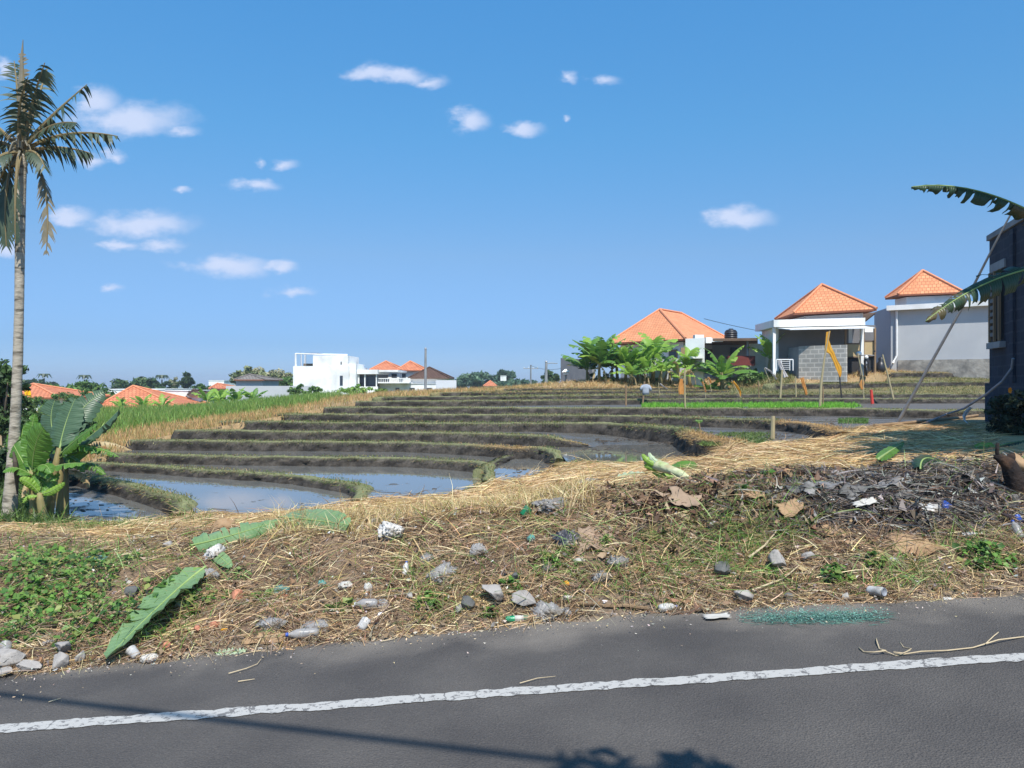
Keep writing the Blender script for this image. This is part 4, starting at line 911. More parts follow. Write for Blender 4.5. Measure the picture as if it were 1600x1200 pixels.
def banana_plant(base, h, nleaf, llen, label, seed, group=None, mats=(M_BAN,), upright=.6, width=.42, dead=1, spread=1.0, tears=6, rstem=None, bunch=False):
    rr = random.Random(seed); base = Vector(base)
    o = empty('banana_plant', base, label, 'banana plant', group)
    top = base + Vector((rr.uniform(-.08, .08) * h, rr.uniform(-.06, .06) * h, h)); rs = rstem or .05 + .035 * h
    stem('pseudostem', [base - Vector((0, 0, .1)), base.lerp(top, .4), base.lerp(top, .8), top + Vector((0, 0, .12))], [rs * 1.25, rs, rs * .75, rs * .5], o)
    a0 = rr.uniform(0, 6.28)
    for i in range(nleaf):
        a = a0 + i * 2.4 + rr.uniform(-.3, .3); L = llen * rr.uniform(.75, 1.1); e = upright * rr.uniform(.55, 1.35) * (1.15 - .9 * i / nleaf) + .12
        e = max(.0, min(1.45, e * 1.3)); d = Vector((math.cos(a) * spread, math.sin(a) * spread, 0))
        P0 = top - Vector((0, 0, .12 * i / nleaf * h)); P1 = P0 + d * (L * .55 * math.cos(e)) + Vector((0, 0, L * .6 * math.sin(e) + .08 * L))
        P2 = P1 + d * (L * .5 * math.cos(e * .4)) + Vector((0, 0, L * (.5 * math.sin(e) - .42 * rr.uniform(.5, 1.1))))
        banana_blade('leaf', P0, P1, P2, width * L * rr.uniform(.8, 1.1), (0, -.25, 1), rr.choice(mats), o, tears=rr.randint(tears // 2, tears), fold=rr.uniform(.1, .5), seed=seed * 31 + i, segs=18)
    for i in range(dead):
        a = rr.uniform(0, 6.28); L = llen * .6; d = Vector((math.cos(a), math.sin(a), 0)); P0 = top - Vector((0, 0, .15 * h))
        banana_blade('dead_leaf', P0, P0 + d * L * .4 + Vector((0, 0, .05)), P0 + d * L * .45 - Vector((0, 0, L * .9)), .2 * L, d + Vector((0, 0, .3)), M_BANDRY, o, tears=5, fold=.9, seed=seed + i, segs=14, ragged=.3)
    return o

# --- palm
M_TRUNK = pmat('palm_bark', lin(150, 142, 128), lin(176, 168, 152), scale=6, rough=.9, bump=.5, c3=lin(96, 90, 78), s3=5, stretch=(1, 1, 3.2))
M_FROND = leafmat('palm_frond', lin(54, 70, 54), lin(84, 97, 76), 4, .5, .2)
M_FRONDD = leafmat('palm_frond_dry', lin(104, 100, 84), lin(142, 134, 114), 4, .7, .15)
M_RACH = pmat('rachis', lin(134, 120, 84), lin(112, 96, 66), rough=.6, bump=0)
def frond(parent, P0, P1, P2, ll, mat, seed, n=46, droop=.8, part='frond', start=.18, shed=.0):
    rr = random.Random(seed); mb = MB(); pts = [bez(P0, P1, P2, i / 20) for i in range(21)]
    mb.tube(pts, [.028 * (1 - i / 21) + .004 for i in range(21)], 6, 1)
    for i in range(n):
        t = start + (1 - start) * i / n
        p = bez(P0, P1, P2, t); T = (bez(P0, P1, P2, min(1, t + .03)) - bez(P0, P1, P2, t - .03)).normalized()
        S = T.cross(Vector((0, 0, 1)));
        if S.length < .2: S = T.cross(Vector((0, 1, 0)))
        S.normalize(); prof = math.sin(math.pi * (.12 + .83 * (t - start) / (1 - start))) ** .6
        for sd in (-1, 1):
            if rr.random() < shed: continue
            L = ll * prof * rr.uniform(.7, 1.12); g = droop * rr.uniform(.6, 1.3)
            D = (S * sd * .75 + T * .55 + Vector((0, 0, -.45 * g))).normalized(); w = .017 * rr.uniform(.7, 1.25)
            Wd = (T - D * T.dot(D)).normalized() * w; b = len(mb.v); q = p
            for k in range(5):
                s = k / 4; c = p + D * (L * s) + Vector((0, 0, -L * .55 * g * s * s)); wf = (.6, 1, .85, .5, .06)[k]
                mb.v += [c - Wd * wf, c + Wd * wf]
            for k in range(4): mb.f.append([b + 2 * k, b + 2 * k + 1, b + 2 * k + 3, b + 2 * k + 2]); mb.m.append(0)
    return mb.build(part, [mat, M_RACH], parent)

def coconut_palm():
    Y = 10.5; b = at(14, 812, Y); b.z = gz(b.x, b.y) - .02
    o = empty('coconut_palm', b, 'battered coconut palm with a pale slender trunk and sparse ragged crown', 'palm tree')
    tp = [at(14, 822, Y), at(15, 800, Y), at(19, 740, Y), at(24, 660, Y), at(28, 560, Y), at(30, 480, Y), at(31, 400, Y), at(32, 320, Y), at(33, 262, Y), at(34, 240, Y)]
    rd = [.125, .095, .078, .066, .06, .056, .058, .062, .066, .06]
    P, Rr = [], []
    for i in range(len(tp) - 1):
        for k in range(14):
            t = k / 14; P.append(tp[i].lerp(tp[i + 1], t)); Rr.append((rd[i] * (1 - t) + rd[i + 1] * t) * (1 + .018 * ((i * 14 + k) % 2) + random.uniform(-.015, .015)))
    mb = MB(); mb.tube(P, Rr, 16); mb.build('trunk', M_TRUNK, o, smooth=True)
    c = at(34, 238, Y)
    W_ = lambda px, py, dy=0: at(px, py, Y + dy)
    FR = [((36,225),(40,150),(34,80),0,.16,M_FRONDD,.5),((34,228),(30,160),(22,95),.2,.3,M_FROND,.7),((36,226),(48,160),(70,98),-.2,.34,M_FROND,1.1),((35,228),(20,175),(44,120),-.35,.34,M_FROND,1.2),
          ((36,230),(78,180),(136,132),.1,.30,M_FROND,1.3),((37,233),(75,185),(120,192),-.4,.28,M_FROND,1.0),((37,236),(100,195),(184,213),0,.30,M_FROND,1.2),((36,238),(90,222),(143,240),.4,.27,M_FROND,1.2),((38,240),(58,228),(70,262),-.3,.26,M_FROND,1.0),
          ((32,238),(-10,205),(-62,232),.2,.34,M_FROND,1.1),((31,236),(-12,180),(-58,170),-.2,.34,M_FROND,1.1),((32,240),(0,232),(-24,268),-.5,.28,M_FROND,1.0),((33,242),(8,246),(-6,300),.5,.3,M_FROND,1.0),((36,230),(60,150),(74,108),.5,.24,M_FROND,.8)]
    for i, (a, q, e, dy, ll, m, dr) in enumerate(FR):
        frond(o, W_(*a), W_(q[0], q[1], dy * .5), W_(e[0], e[1], dy), ll * .82, m, i + 3, droop=dr, n=38, shed=.42)
    frond(o, W_(39, 244), W_(84, 262, -.1), W_(72, 398, -.15), .2, M_FRONDD, 77, n=30, droop=.7, part='dead_frond', start=.3, shed=.35)
    frond(o, W_(30, 246), W_(2, 270, -.1), W_(10, 385, -.1), .27, M_FROND, 78, n=40, droop=.9, part='dead_frond', start=.28)
    frond(o, W_(31, 246, -.1), W_(22, 270, -.3), W_(24, 380, -.25), .15, M_FROND, 79, n=26, droop=.9, part='dead_frond', start=.4, shed=.3)
    mb = MB(); mb.tube([at(36, 62, Y), at(34, 90, Y), at(33, 150, Y), at(34, 232, Y)], [.004, .02, .04, .06], 7)
    mb.build('spear', M_FRONDD, o)
    mb = MB()                                       # fibrous sheath at the crown and old husks
    for k in range(26):
        a = random.uniform(0, 6.28); z0 = random.uniform(-.05, .16); p = c + Vector((math.cos(a) * .07, math.sin(a) * .07, z0)); q = p + Vector((math.cos(a) * .12, math.sin(a) * .12, random.uniform(-.25, .12)))
        mb.tube([p, (p + q) / 2 + Vector((0, 0, .05)), q], [.02, .016, .004], 5)
    mb.build('sheath_fibre', M_FRONDD, o)
    s = MB(); s.tube([W_(21, 706, -.14), W_(24, 722, -.2), W_(26, 745, -.2), W_(27, 772, -.17)], [.012, .03, .028, .008], 6)
    s.build('old_sheath', pmat('dark_sheath', lin(60, 52, 44), lin(84, 74, 62)), o)
coconut_palm()

# --- banana clump by the palm: four stems, every leaf placed
def clump(base_px, Yb, hpx, leaves, label, grp='banana plants beside the coconut palm'):
    b = at(base_px[0], base_px[1], Yb); b.z = gz(b.x, b.y)
    o = empty('banana_plant', b, label, 'banana plant', grp)
    t = at(hpx[0], hpx[1], Yb); d = (t - b)
    stem('pseudostem', [b - Vector((0, 0, .1)), b + d * .35 + Vector((.02, 0, 0)), b + d * .75, t], [.07, .055, .045, .03], o)
    for i, (q0, q1, q2, w, dy, m, tears, fold, upv) in enumerate(leaves):
        banana_blade('leaf', at(*q0, Yb), at(*q1, Yb + dy * .6), at(*q2, Yb + dy), w, upv, m, o, tears=tears, fold=fold, seed=len(label) * 7 + i, petiole=.1)
    return o
UPV = (0, -1, .25); SKY = (0, -.3, 1)
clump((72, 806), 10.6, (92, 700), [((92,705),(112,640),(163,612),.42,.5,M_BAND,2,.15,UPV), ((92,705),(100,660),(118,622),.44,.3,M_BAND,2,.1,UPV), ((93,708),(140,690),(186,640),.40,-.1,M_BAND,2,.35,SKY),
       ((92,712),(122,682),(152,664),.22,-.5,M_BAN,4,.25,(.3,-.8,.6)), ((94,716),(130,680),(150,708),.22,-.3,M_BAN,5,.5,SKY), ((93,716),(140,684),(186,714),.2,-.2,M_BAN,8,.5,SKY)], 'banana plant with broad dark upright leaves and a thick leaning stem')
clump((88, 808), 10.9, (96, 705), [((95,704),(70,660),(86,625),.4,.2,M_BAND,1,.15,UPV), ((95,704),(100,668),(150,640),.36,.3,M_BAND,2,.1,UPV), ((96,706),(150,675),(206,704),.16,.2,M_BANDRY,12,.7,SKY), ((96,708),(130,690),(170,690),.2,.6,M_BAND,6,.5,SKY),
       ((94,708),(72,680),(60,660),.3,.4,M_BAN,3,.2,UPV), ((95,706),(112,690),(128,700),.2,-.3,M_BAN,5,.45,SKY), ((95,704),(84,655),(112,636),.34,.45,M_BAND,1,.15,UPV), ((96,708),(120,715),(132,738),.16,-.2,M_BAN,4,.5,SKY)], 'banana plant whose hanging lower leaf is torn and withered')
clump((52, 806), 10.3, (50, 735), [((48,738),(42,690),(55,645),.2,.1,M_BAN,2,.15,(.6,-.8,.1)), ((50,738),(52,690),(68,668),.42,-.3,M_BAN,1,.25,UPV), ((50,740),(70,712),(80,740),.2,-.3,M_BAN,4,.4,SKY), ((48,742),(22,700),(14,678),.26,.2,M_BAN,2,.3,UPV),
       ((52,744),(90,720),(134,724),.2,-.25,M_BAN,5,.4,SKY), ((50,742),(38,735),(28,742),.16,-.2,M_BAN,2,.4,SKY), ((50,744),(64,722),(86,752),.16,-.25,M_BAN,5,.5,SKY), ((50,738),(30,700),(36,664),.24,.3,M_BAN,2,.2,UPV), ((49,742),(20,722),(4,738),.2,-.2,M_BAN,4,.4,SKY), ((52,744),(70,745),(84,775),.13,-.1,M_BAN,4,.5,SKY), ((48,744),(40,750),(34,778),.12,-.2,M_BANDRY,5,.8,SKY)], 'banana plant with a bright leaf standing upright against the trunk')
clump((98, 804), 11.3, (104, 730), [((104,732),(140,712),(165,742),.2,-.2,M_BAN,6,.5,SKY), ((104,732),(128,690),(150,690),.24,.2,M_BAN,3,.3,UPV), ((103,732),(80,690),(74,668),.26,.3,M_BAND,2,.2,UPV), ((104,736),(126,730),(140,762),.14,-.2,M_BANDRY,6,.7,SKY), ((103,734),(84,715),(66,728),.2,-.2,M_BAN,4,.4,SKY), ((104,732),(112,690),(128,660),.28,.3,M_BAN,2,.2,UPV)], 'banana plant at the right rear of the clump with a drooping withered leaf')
clump((66, 810), 10.1, (62, 770), [((62,772),(48,752),(30,748),.13,-.1,M_BANB,2,.3,UPV), ((64,772),(82,770),(102,774-21),.1,-.1,M_BANB,1,.35,UPV), ((62,770),(52,756),(52,742),.12,.1,M_BAN,1,.2,UPV), ((62,774),(80,760),(92,738),.12,.1,M_BAN,1,.2,UPV), ((62,776),(40,768),(36,786),.1,-.1,M_BANB,3,.4,SKY)], 'small banana sucker with short bright leaves at the foot of the clump')

# --- trees
def tree(name, label, base, blobs, nleaf, lsize, cols, trunk=None, group=None, cat='tree', clumps=60, trans=.25, tcol=None, flat=1.0, limbs=6, seed=1):
    """blobs: (centre, (rx,ry,rz)); leaves in clumps spread through them, leaving gaps between clumps"""
    rng = np.random.default_rng(seed); base = Vector(base); o = empty(name, base, label, cat, group)
    vol = np.array([b[1][0] * b[1][1] * b[1][2] for b in blobs]) ** .67; pr = vol / vol.sum()
    bi = rng.choice(len(blobs), clumps, p=pr); C0 = []
    for i in bi:
        d = rng.normal(size=3); d /= np.linalg.norm(d); r = rng.uniform(.35, 1.0) ** .6
        C0.append(np.array(blobs[i][0]) + d * r * np.array(blobs[i][1]))
    C0 = np.array(C0); cr = np.array([np.mean(blobs[i][1]) for i in bi]) * rng.uniform(.18, .34, clumps)
    ci = rng.integers(0, clumps, nleaf); d = rng.normal(size=(nleaf, 3)); d /= np.linalg.norm(d, axis=1, keepdims=True)
    P = C0[ci] + d * (cr[ci] * rng.random(nleaf) ** .4)[:, None] * np.array([1.15, 1.15, .8])
    Nn = d * .7 + rng.normal(0, .6, (nleaf, 3)); Nn[:, 2] += .4; Nn /= np.linalg.norm(Nn, axis=1, keepdims=True)
    T = rng.normal(size=(nleaf, 3)); T -= Nn * (T * Nn).sum(1, keepdims=True); T /= np.linalg.norm(T, axis=1, keepdims=True); B = np.cross(Nn, T)
    L = (lsize * rng.uniform(.6, 1.4, nleaf))[:, None]; w = L * .42 * flat
    V = np.stack([P - T * L * .5, P + B * w * .5, P + T * L * .5 - Nn * L * .1, P - B * w * .5], 1).reshape(-1, 3)
    Fq = np.arange(nleaf * 4).reshape(-1, 4)
    cc = np.array([c[:3] for c in cols]); kind = rng.integers(0, len(cols), clumps)
    col = cc[kind[ci]] * (1 + rng.normal(0, .16, (nleaf, 1)))
    np_mesh('crown', V, Fq, M_CROWN, np.repeat(col, 4, 0), parent=o)
    cm = sum((Vector(b[0]) for b in blobs), Vector()) / len(blobs); r0 = trunk or (cm.z - base.z) * .05
    mb = MB(); k0 = base.lerp(cm, .45) + Vector((r0, 0, 0))
    mb.tube([base - Vector((0, 0, .2)), base.lerp(k0, .5) + Vector((r0 * .4, 0, 0)), k0, cm], [r0 * 1.25, r0, r0 * .8, r0 * .35], 8)
    for i in range(limbs):
        q = Vector(C0[i * max(1, clumps // max(limbs, 1)) % clumps]); s = base.lerp(cm, .4 + .5 * i / max(limbs, 1))
        mb.tube([s, s.lerp(q, .5) + Vector((0, 0, .06 * (q - s).length)), q], [r0 * .45, r0 * .28, r0 * .08], 5)
    mb.build('trunk', tcol or M_BARK, o, smooth=True)
    return o
M_CROWN = colmat('crown', rough=.55, spec=.3, translucent=.25)
M_BARK = pmat('bark', lin(96, 84, 70), lin(124, 112, 96), scale=6, rough=.95, bump=.6)
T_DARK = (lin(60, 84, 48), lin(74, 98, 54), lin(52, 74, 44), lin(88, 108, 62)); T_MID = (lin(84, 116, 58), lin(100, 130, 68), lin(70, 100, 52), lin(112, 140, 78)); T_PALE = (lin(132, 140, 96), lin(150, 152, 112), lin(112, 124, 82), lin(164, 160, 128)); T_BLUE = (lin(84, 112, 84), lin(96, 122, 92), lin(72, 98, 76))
def tpx(name, label, px, pytop, pybase, halfw, Y, cols, nleaf=2500, lsize=None, clumps=40, group=None, seed=1, deep=None, lobes=3, trunk=None, zbase=None, limbs=5, cat='tree'):
    """tree whose crown spans pixel columns px-halfw..px+halfw between rows pytop and pybase at distance Y"""
    c = at(px, (pytop + pybase) / 2, Y); rx = halfw / F * Y; rz = (pybase - pytop) / 2 / F * Y; rr = random.Random(seed)
    bl = []
    for k in range(lobes):
        f = (k + .5) / lobes - .5; s = rr.uniform(.72, 1.0)
        bl.append(((c.x + f * rx * 1.25, Y + rr.uniform(-.3, .3) * rx, c.z + (rr.uniform(-.25, .1) - abs(f) * .35) * rz), (rx * .62 * s, (deep or rx) * .7, rz * .9 * s)))
    zb = zbase if zbase is not None else gz(c.x, Y)
    return tree(name, label, (c.x, Y, zb), bl, nleaf, lsize or rx * .1, cols, trunk, group, cat, clumps, seed=seed, limbs=limbs)

tpx('leafy_tree', 'tall dark leafy tree rising behind the palm trunk', 6, 528, 700, 40, 15, T_DARK, 5200, .11, 70, seed=11, lobes=2, zbase=-.2)
tpx('hedge_shrub', 'dark dense shrub behind the banana clump', 78, 618, 735, 62, 14, T_DARK, 5200, .10, 70, seed=12, lobes=3, zbase=-.2, cat='shrub')
tpx('hedge_shrub', 'dark shrub at the left edge beneath the leafy tree', 0, 640, 810, 42, 12.5, T_DARK, 4200, .10, 60, seed=13, lobes=2, zbase=-.2, cat='shrub')
GL = 'trees beyond the left field'
tpx('broad_tree', 'low spreading green tree left of the tallest orange roof', 118, 590, 640, 62, 70, T_MID, 4000, .55, 60, GL, 21)
tpx('broad_tree', 'wide dark tree line crown behind the tallest orange roof', 208, 584, 625, 46, 120, T_DARK, 3600, .8, 60, GL, 22)
tpx('broad_tree', 'slim dark tree with two crowns above the white walls', 292, 577, 606, 13, 130, T_DARK, 1800, .7, 26, GL, 23, lobes=2, trunk=.25)
tpx('broad_tree', 'pale grey-green tree beside the slim dark one', 272, 584, 610, 10, 140, T_PALE, 1200, .6, 20, GL, 24, lobes=2)
tpx('broad_tree', 'big rounded pale-leaved tree behind the grey roof', 412, 566, 615, 52, 105, T_PALE, 5200, .65, 90, GL, 25, lobes=4)
tpx('broad_tree', 'bright green tree touching the white villa wall', 447, 583, 618, 13, 84, T_MID, 1500, .5, 24, GL, 26, lobes=2)
tpx('broad_tree', 'distant dark tree between the leafy tree and the low green one', 62, 592, 612, 30, 160, T_DARK, 1500, 1.0, 30, GL, 27)
tpx('broad_tree', 'small green tree between the slim tree and the red houses', 315, 597, 612, 14, 100, T_MID, 900, .5, 20, GL, 28)
tpx('broad_tree', 'low dark tree just right of the wide dark crown', 254, 592, 612, 15, 130, T_DARK, 1200, .7, 24, GL, 20)
for i, (px, t, b) in enumerate(((69, 586, 600), (132, 588, 602), (253, 588, 600))):
    c = at(px, b, 180); o = empty('far_palm', (c.x, 180, gz(c.x, 180)), ('far tiny palm above the leftmost orange roof', 'far tiny palm above the low green tree', 'far tiny palm right of the wide dark crown')[i], 'palm tree', 'tiny palms on the horizon')
    mb = MB(); mb.tube([(c.x, 180, gz(c.x, 180)), at(px, t + 5, 180)], [.25, .15], 6); mb.build('trunk', M_BARK, o)
    mb = MB(); p = at(px, t + 4, 180)
    for k in range(11):
        a = k * .57; d = Vector((math.cos(a), math.sin(a), 0)) * 1.1; q = p + d + Vector((0, 0, .9)); r = p + d * 1.7 - Vector((0, 0, .2)); s = Vector((-d.y, d.x, 0)) * .3
        mb.add([p, q - s, q + s, r], [[0, 1, 2], [1, 3, 2]])
    mb.build('crown', M_FROND, o)
# far side, the blue of distance mixed into the leaf colours
GB = 'trees on the far horizon'
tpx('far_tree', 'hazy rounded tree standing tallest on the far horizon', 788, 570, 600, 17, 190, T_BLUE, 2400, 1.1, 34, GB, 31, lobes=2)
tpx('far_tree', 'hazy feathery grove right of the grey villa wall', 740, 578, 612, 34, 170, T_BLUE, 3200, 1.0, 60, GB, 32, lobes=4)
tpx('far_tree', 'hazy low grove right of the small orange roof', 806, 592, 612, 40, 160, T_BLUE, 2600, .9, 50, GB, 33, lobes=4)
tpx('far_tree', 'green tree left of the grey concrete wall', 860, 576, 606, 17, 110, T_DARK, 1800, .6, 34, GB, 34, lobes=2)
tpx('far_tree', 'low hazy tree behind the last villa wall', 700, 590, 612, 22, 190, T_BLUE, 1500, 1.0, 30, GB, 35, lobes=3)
# ------------------------------------------------------------------ buildings
M_WHITE = pmat('white_render', lin(236, 236, 233), lin(226, 226, 223), scale=1.2, rough=.85, bump=.1, c3=lin(208, 208, 205), s3=.6)
M_EAVE = pmat('eaves_board', lin(150, 92, 66), lin(130, 78, 56), rough=.8)
M_GREYW = pmat('grey_render', lin(184, 186, 188), lin(174, 177, 180), scale=.8, rough=.85, bump=.12, c3=lin(172, 175, 179), s3=.5)
M_SHADEG = pmat('shade_tinted_render', lin(158, 164, 174), lin(148, 154, 165), scale=.8, rough=.85, bump=.1)  # bluish shade of the left-facing return wall put into its colour
M_DARKW = pmat('shaded_render', lin(120, 118, 118), lin(108, 106, 107), scale=1, rough=.9, bump=.1)  # shade under porch and veranda put into a darker render
M_TILE = brickmat('roof_tile', lin(222, 154, 112), lin(210, 140, 98), lin(172, 110, 78), .2, .22, .018, .85, .6, dirt=lin(186, 120, 86))
M_TILE2 = brickmat('roof_tile_weathered', lin(214, 138, 100), lin(194, 120, 86), lin(140, 84, 60), .3, .36, .025, .8, .8, dirt=lin(160, 92, 66))
M_TILEB = brickmat('roof_tile_brown', lin(104, 80, 66), lin(90, 68, 58), lin(58, 44, 38), .3, .36, .03, .85, .8)
M_TILEG = brickmat('roof_shingle_grey', lin(140, 132, 124), lin(124, 118, 112), lin(90, 84, 80), .3, .36, .03, .9, .7)
M_RIDGE = pmat('ridge_tile', lin(214, 146, 108), lin(198, 128, 92), scale=6, rough=.8)
M_BLOCK = brickmat('concrete_block', lin(168, 164, 156), lin(154, 150, 143), lin(196, 190, 180), .42, .22, .03, .95, .5, dirt=lin(132, 130, 124))
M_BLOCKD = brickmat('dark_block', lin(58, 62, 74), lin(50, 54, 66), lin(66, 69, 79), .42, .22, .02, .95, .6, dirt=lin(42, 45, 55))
M_CONC = pmat('concrete', lin(150, 150, 150), lin(128, 130, 134), scale=1.5, rough=.95, bump=.3, c3=lin(110, 112, 118), s3=.8)
M_RUBBLE = pmat('rubble_footing', lin(168, 164, 156), lin(132, 128, 122), scale=3, rough=.95, bump=.8, c3=lin(112, 110, 106), s3=2)
M_GLASS = pmat('dark_glass', lin(48, 54, 64), lin(60, 68, 80), scale=1, rough=.12, bump=0, spec=.6)
M_DARK = pmat('dark_opening', lin(44, 44, 46), lin(54, 54, 56), scale=1, rough=.9, bump=0)
M_WOOD = pmat('old_wood', lin(122, 100, 76), lin(146, 122, 94), scale=5, rough=.85, bump=.4, stretch=(1, 1, .2))
M_PLY = pmat('plywood', lin(186, 166, 128), lin(172, 150, 112), scale=2, rough=.8, bump=.1)
M_METAL = pmat('grey_metal', lin(150, 152, 156), lin(130, 132, 138), scale=3, rough=.45, bump=0, spec=.6)
M_WHITEM = pmat('white_metal', lin(226, 226, 226), lin(208, 208, 206), scale=3, rough=.45, bump=0)
M_BLACK = pmat('black_plastic', lin(34, 34, 38), lin(46, 46, 50), scale=3, rough=.4, bump=0, spec=.5)
M_BROWN = pmat('brown_sheet', lin(92, 74, 60), lin(110, 90, 74), scale=2, rough=.8, bump=.3)

def hip_roof(parent, A, B, Cc, D, R0, R1, mat, name='roof', th=.09, caps=True):
    A, B, Cc, D, R0, R1 = [Vector(v) for v in (A, B, Cc, D, R0, R1)]; dn = Vector((0, 0, -th))
    mb = MB()
    for f in ((A, B, R1, R0), (B, Cc, R1), (Cc, D, R0, R1), (D, A, R0)):
        f = [v for i, v in enumerate(f) if (v - f[i - 1]).length > .01]; mb.add(f, [list(range(len(f)))])
    rf = mb.build(name, mat, parent)
    sb = MB(); cs = [A, B, Cc, D]
    for i in range(4): sb.quad(cs[i] + dn, cs[(i + 1) % 4] + dn, cs[(i + 1) % 4] - Vector((0, 0, .003)), cs[i] - Vector((0, 0, .003)))
    sb.add([c + dn for c in cs], [[3, 2, 1, 0]]); sb.build('eaves', M_EAVE if mat is not M_TILEB else M_BROWN, rf)
    if caps:
        cb_ = MB(); r = .075; up = Vector((0, 0, .03))
        for a, b in ((A, R0), (B, R1), (Cc, R1), (D, R0), (R0, R1)):
            if (a - b).length > .05: cb_.tube([a + up, a.lerp(b, .5) + up, b + up], r, 6)
        cb_.build('ridge_cap', M_RIDGE if mat is not M_TILEB and mat is not M_TILEG else mat, rf)
    return rf
def inset(cs, d):
    c = sum(cs, Vector()) / len(cs); out = []
    for v in cs:
        q = c - v; q.z = 0; out.append((v + q.normalized() * d))
    return out
def pbox(mb, px0, px1, pt, pb, Y, depth, mi=0, z0=None):
    """box whose front face fills the pixel rectangle at distance Y"""
    a = at(px0, pt, Y); b = at(px1, pb, Y); mb.box(a.x, b.x, Y, Y + depth, z0 if z0 is not None else b.z, a.z, mi); return mb

# ---- house with the big orange hip roof behind the banana row
def house_one():
    A = at(1071, 529, 42); L = at(950, 536, 46.5); B = at(1151, 536.7, 47); L.z = B.z = A.z; Cc = L + B - A; R0 = at(1031, 484, 47.5); R1 = at(1065, 488, 50); R1.z = R0.z
    o = empty('tiled_house', (A.x, A.y, 1.6), 'house with the widest orange hip roof standing behind the banana row', 'house')
    hip_roof(o, A, B, Cc, L, R0, R1, M_TILE)
    cs = inset([A, B, Cc, L], .75); mb = MB(); mb.prism([(c.x, c.y) for c in cs], .8, A.z - .13)
    wl = mb.build('wall', M_WHITE, o)
    a, b, l = cs[0], cs[1], cs[3]; e1 = (b - a).normalized(); e2 = (l - a).normalized(); n1 = Vector((e1.y, -e1.x, 0)); n2 = Vector((-e2.y, e2.x, 0))
    for (org, e, n, s0, s1, z0, z1) in ((a, e1, n1, .5, 1.5, 2.2, 3.6), (a, e1, n1, 2.6, 3.6, 2.2, 3.6), (a, e2, n2, .4, 1.0, 2.4, 3.5), (a, e2, n2, 2.2, 3.2, 2.3, 3.5)):
        w = MB(); p = org + e * s0; q = org + e * s1
        w.prism([p - n * .02, q - n * .02, q + n * .05, p + n * .05] if (q - p).cross(n).z < 0 else [p + n * .05, q + n * .05, q - n * .02, p - n * .02], z0, z1); f = w.build('window', M_WOOD, o)
        g = MB(); p2, q2 = p.lerp(q, .12), q.lerp(p, .12); g.prism([p2 + n * .052, q2 + n * .052, q2 + n * .06, p2 + n * .06], z0 + .12, z1 - .12); g.build('pane', M_GLASS, f)
    # low front wing with white parapet piers
    mb = MB(); pbox(mb, 1086, 1100, 523, 536, 41, .5); pbox(mb, 1103, 1112, 527, 536, 41, .5); mb.build('parapet_pier', M_WHITE, o)
    mb = MB(); p = [at(1071, 530, 40.8), at(1099, 530, 40.2)]; mb.wall((p[0].x, p[0].y), (p[1].x, p[1].y), 1.0, 3.95, .15); mb.build('side_wall', M_WHITE, o)
    mb = MB(); pbox(mb, 1066, 1100, 557, 560, 39.9, .9); mb.build('ledge', M_WHITE, o)
    mb = MB(); pbox(mb, 1064, 1070, 543, 557, 40.55, .08); mb.build('shutter', M_WOOD, o)
    mb = MB(); pbox(mb, 985, 1062, 560, 600, 41.2, .15, z0=1.0); mb.build('yard_wall', M_GREYW, o)
    # grey carport annex
    o2 = empty('carport', (at(1140, 560, 43).x, 43, 1.6), 'flat-roofed grey carport annex right of the widest orange roof', 'carport')
    mb = MB(); mb.prism([tuple(at(1096, 0, 41.5))[:2], tuple(at(1184, 0, 41.0))[:2], tuple(at(1184, 0, 46))[:2], tuple(at(1100, 0, 46))[:2]], 3.86, 4.0); mb.build('roof_slab', M_BROWN, o2)
    mb = MB(); pbox(mb, 1095, 1130, 528.5, 534, 41.4, .08); mb.build('fascia', M_WHITE, o2)
    mb = MB(); pbox(mb, 1100, 1172, 533, 600, 45.6, .2, z0=1.0); mb.build('back_wall', M_GREYW, o2)
    mb = MB(); pbox(mb, 1172, 1197, 537, 600, 42.2, .2, z0=1.0); mb.build('side_wall', M_WHITE, o2)
    mb = MB(); pbox(mb, 1138, 1180, 556, 571, 41.6, .3); mb.build('counter', pmat('dark_red_board', lin(112, 52, 46), lin(92, 44, 42), rough=.7), o2)
    mb = MB(); pbox(mb, 1142, 1152, 543, 556, 45.5, .1); mb.build('window', M_GLASS, o2)
    for px in (1099, 1168):
        mb = MB(); c = at(px, 0, 41.7); mb.tube([(c.x, c.y, 1.2), (c.x, c.y, 3.87)], .06, 8); mb.build('post', M_METAL, o2)
    c = at(1142, 531, 43.5); t = empty('water_tank', (c.x, c.y, 4.0), 'black ribbed water tank on the flat carport roof', 'water tank')
    mb = MB(); pr = []
    for k in range(9): pr += [(.36 if k % 2 else .335, k * .055), (.36 if k % 2 else .335, k * .055 + .045)]
    mb.lathe([(.2, 0)] + pr, Matrix.Translation((c.x, c.y, 4.0)), 18); mb.build('tank_body', M_BLACK, t, smooth=True)
    mb = MB(); mb.lathe([(.335, .49), (.26, .58), (.12, .62), (.12, .66)], Matrix.Translation((c.x, c.y, 4.0)), 18); mb.build('lid', M_BLACK, t, smooth=True)
house_one()

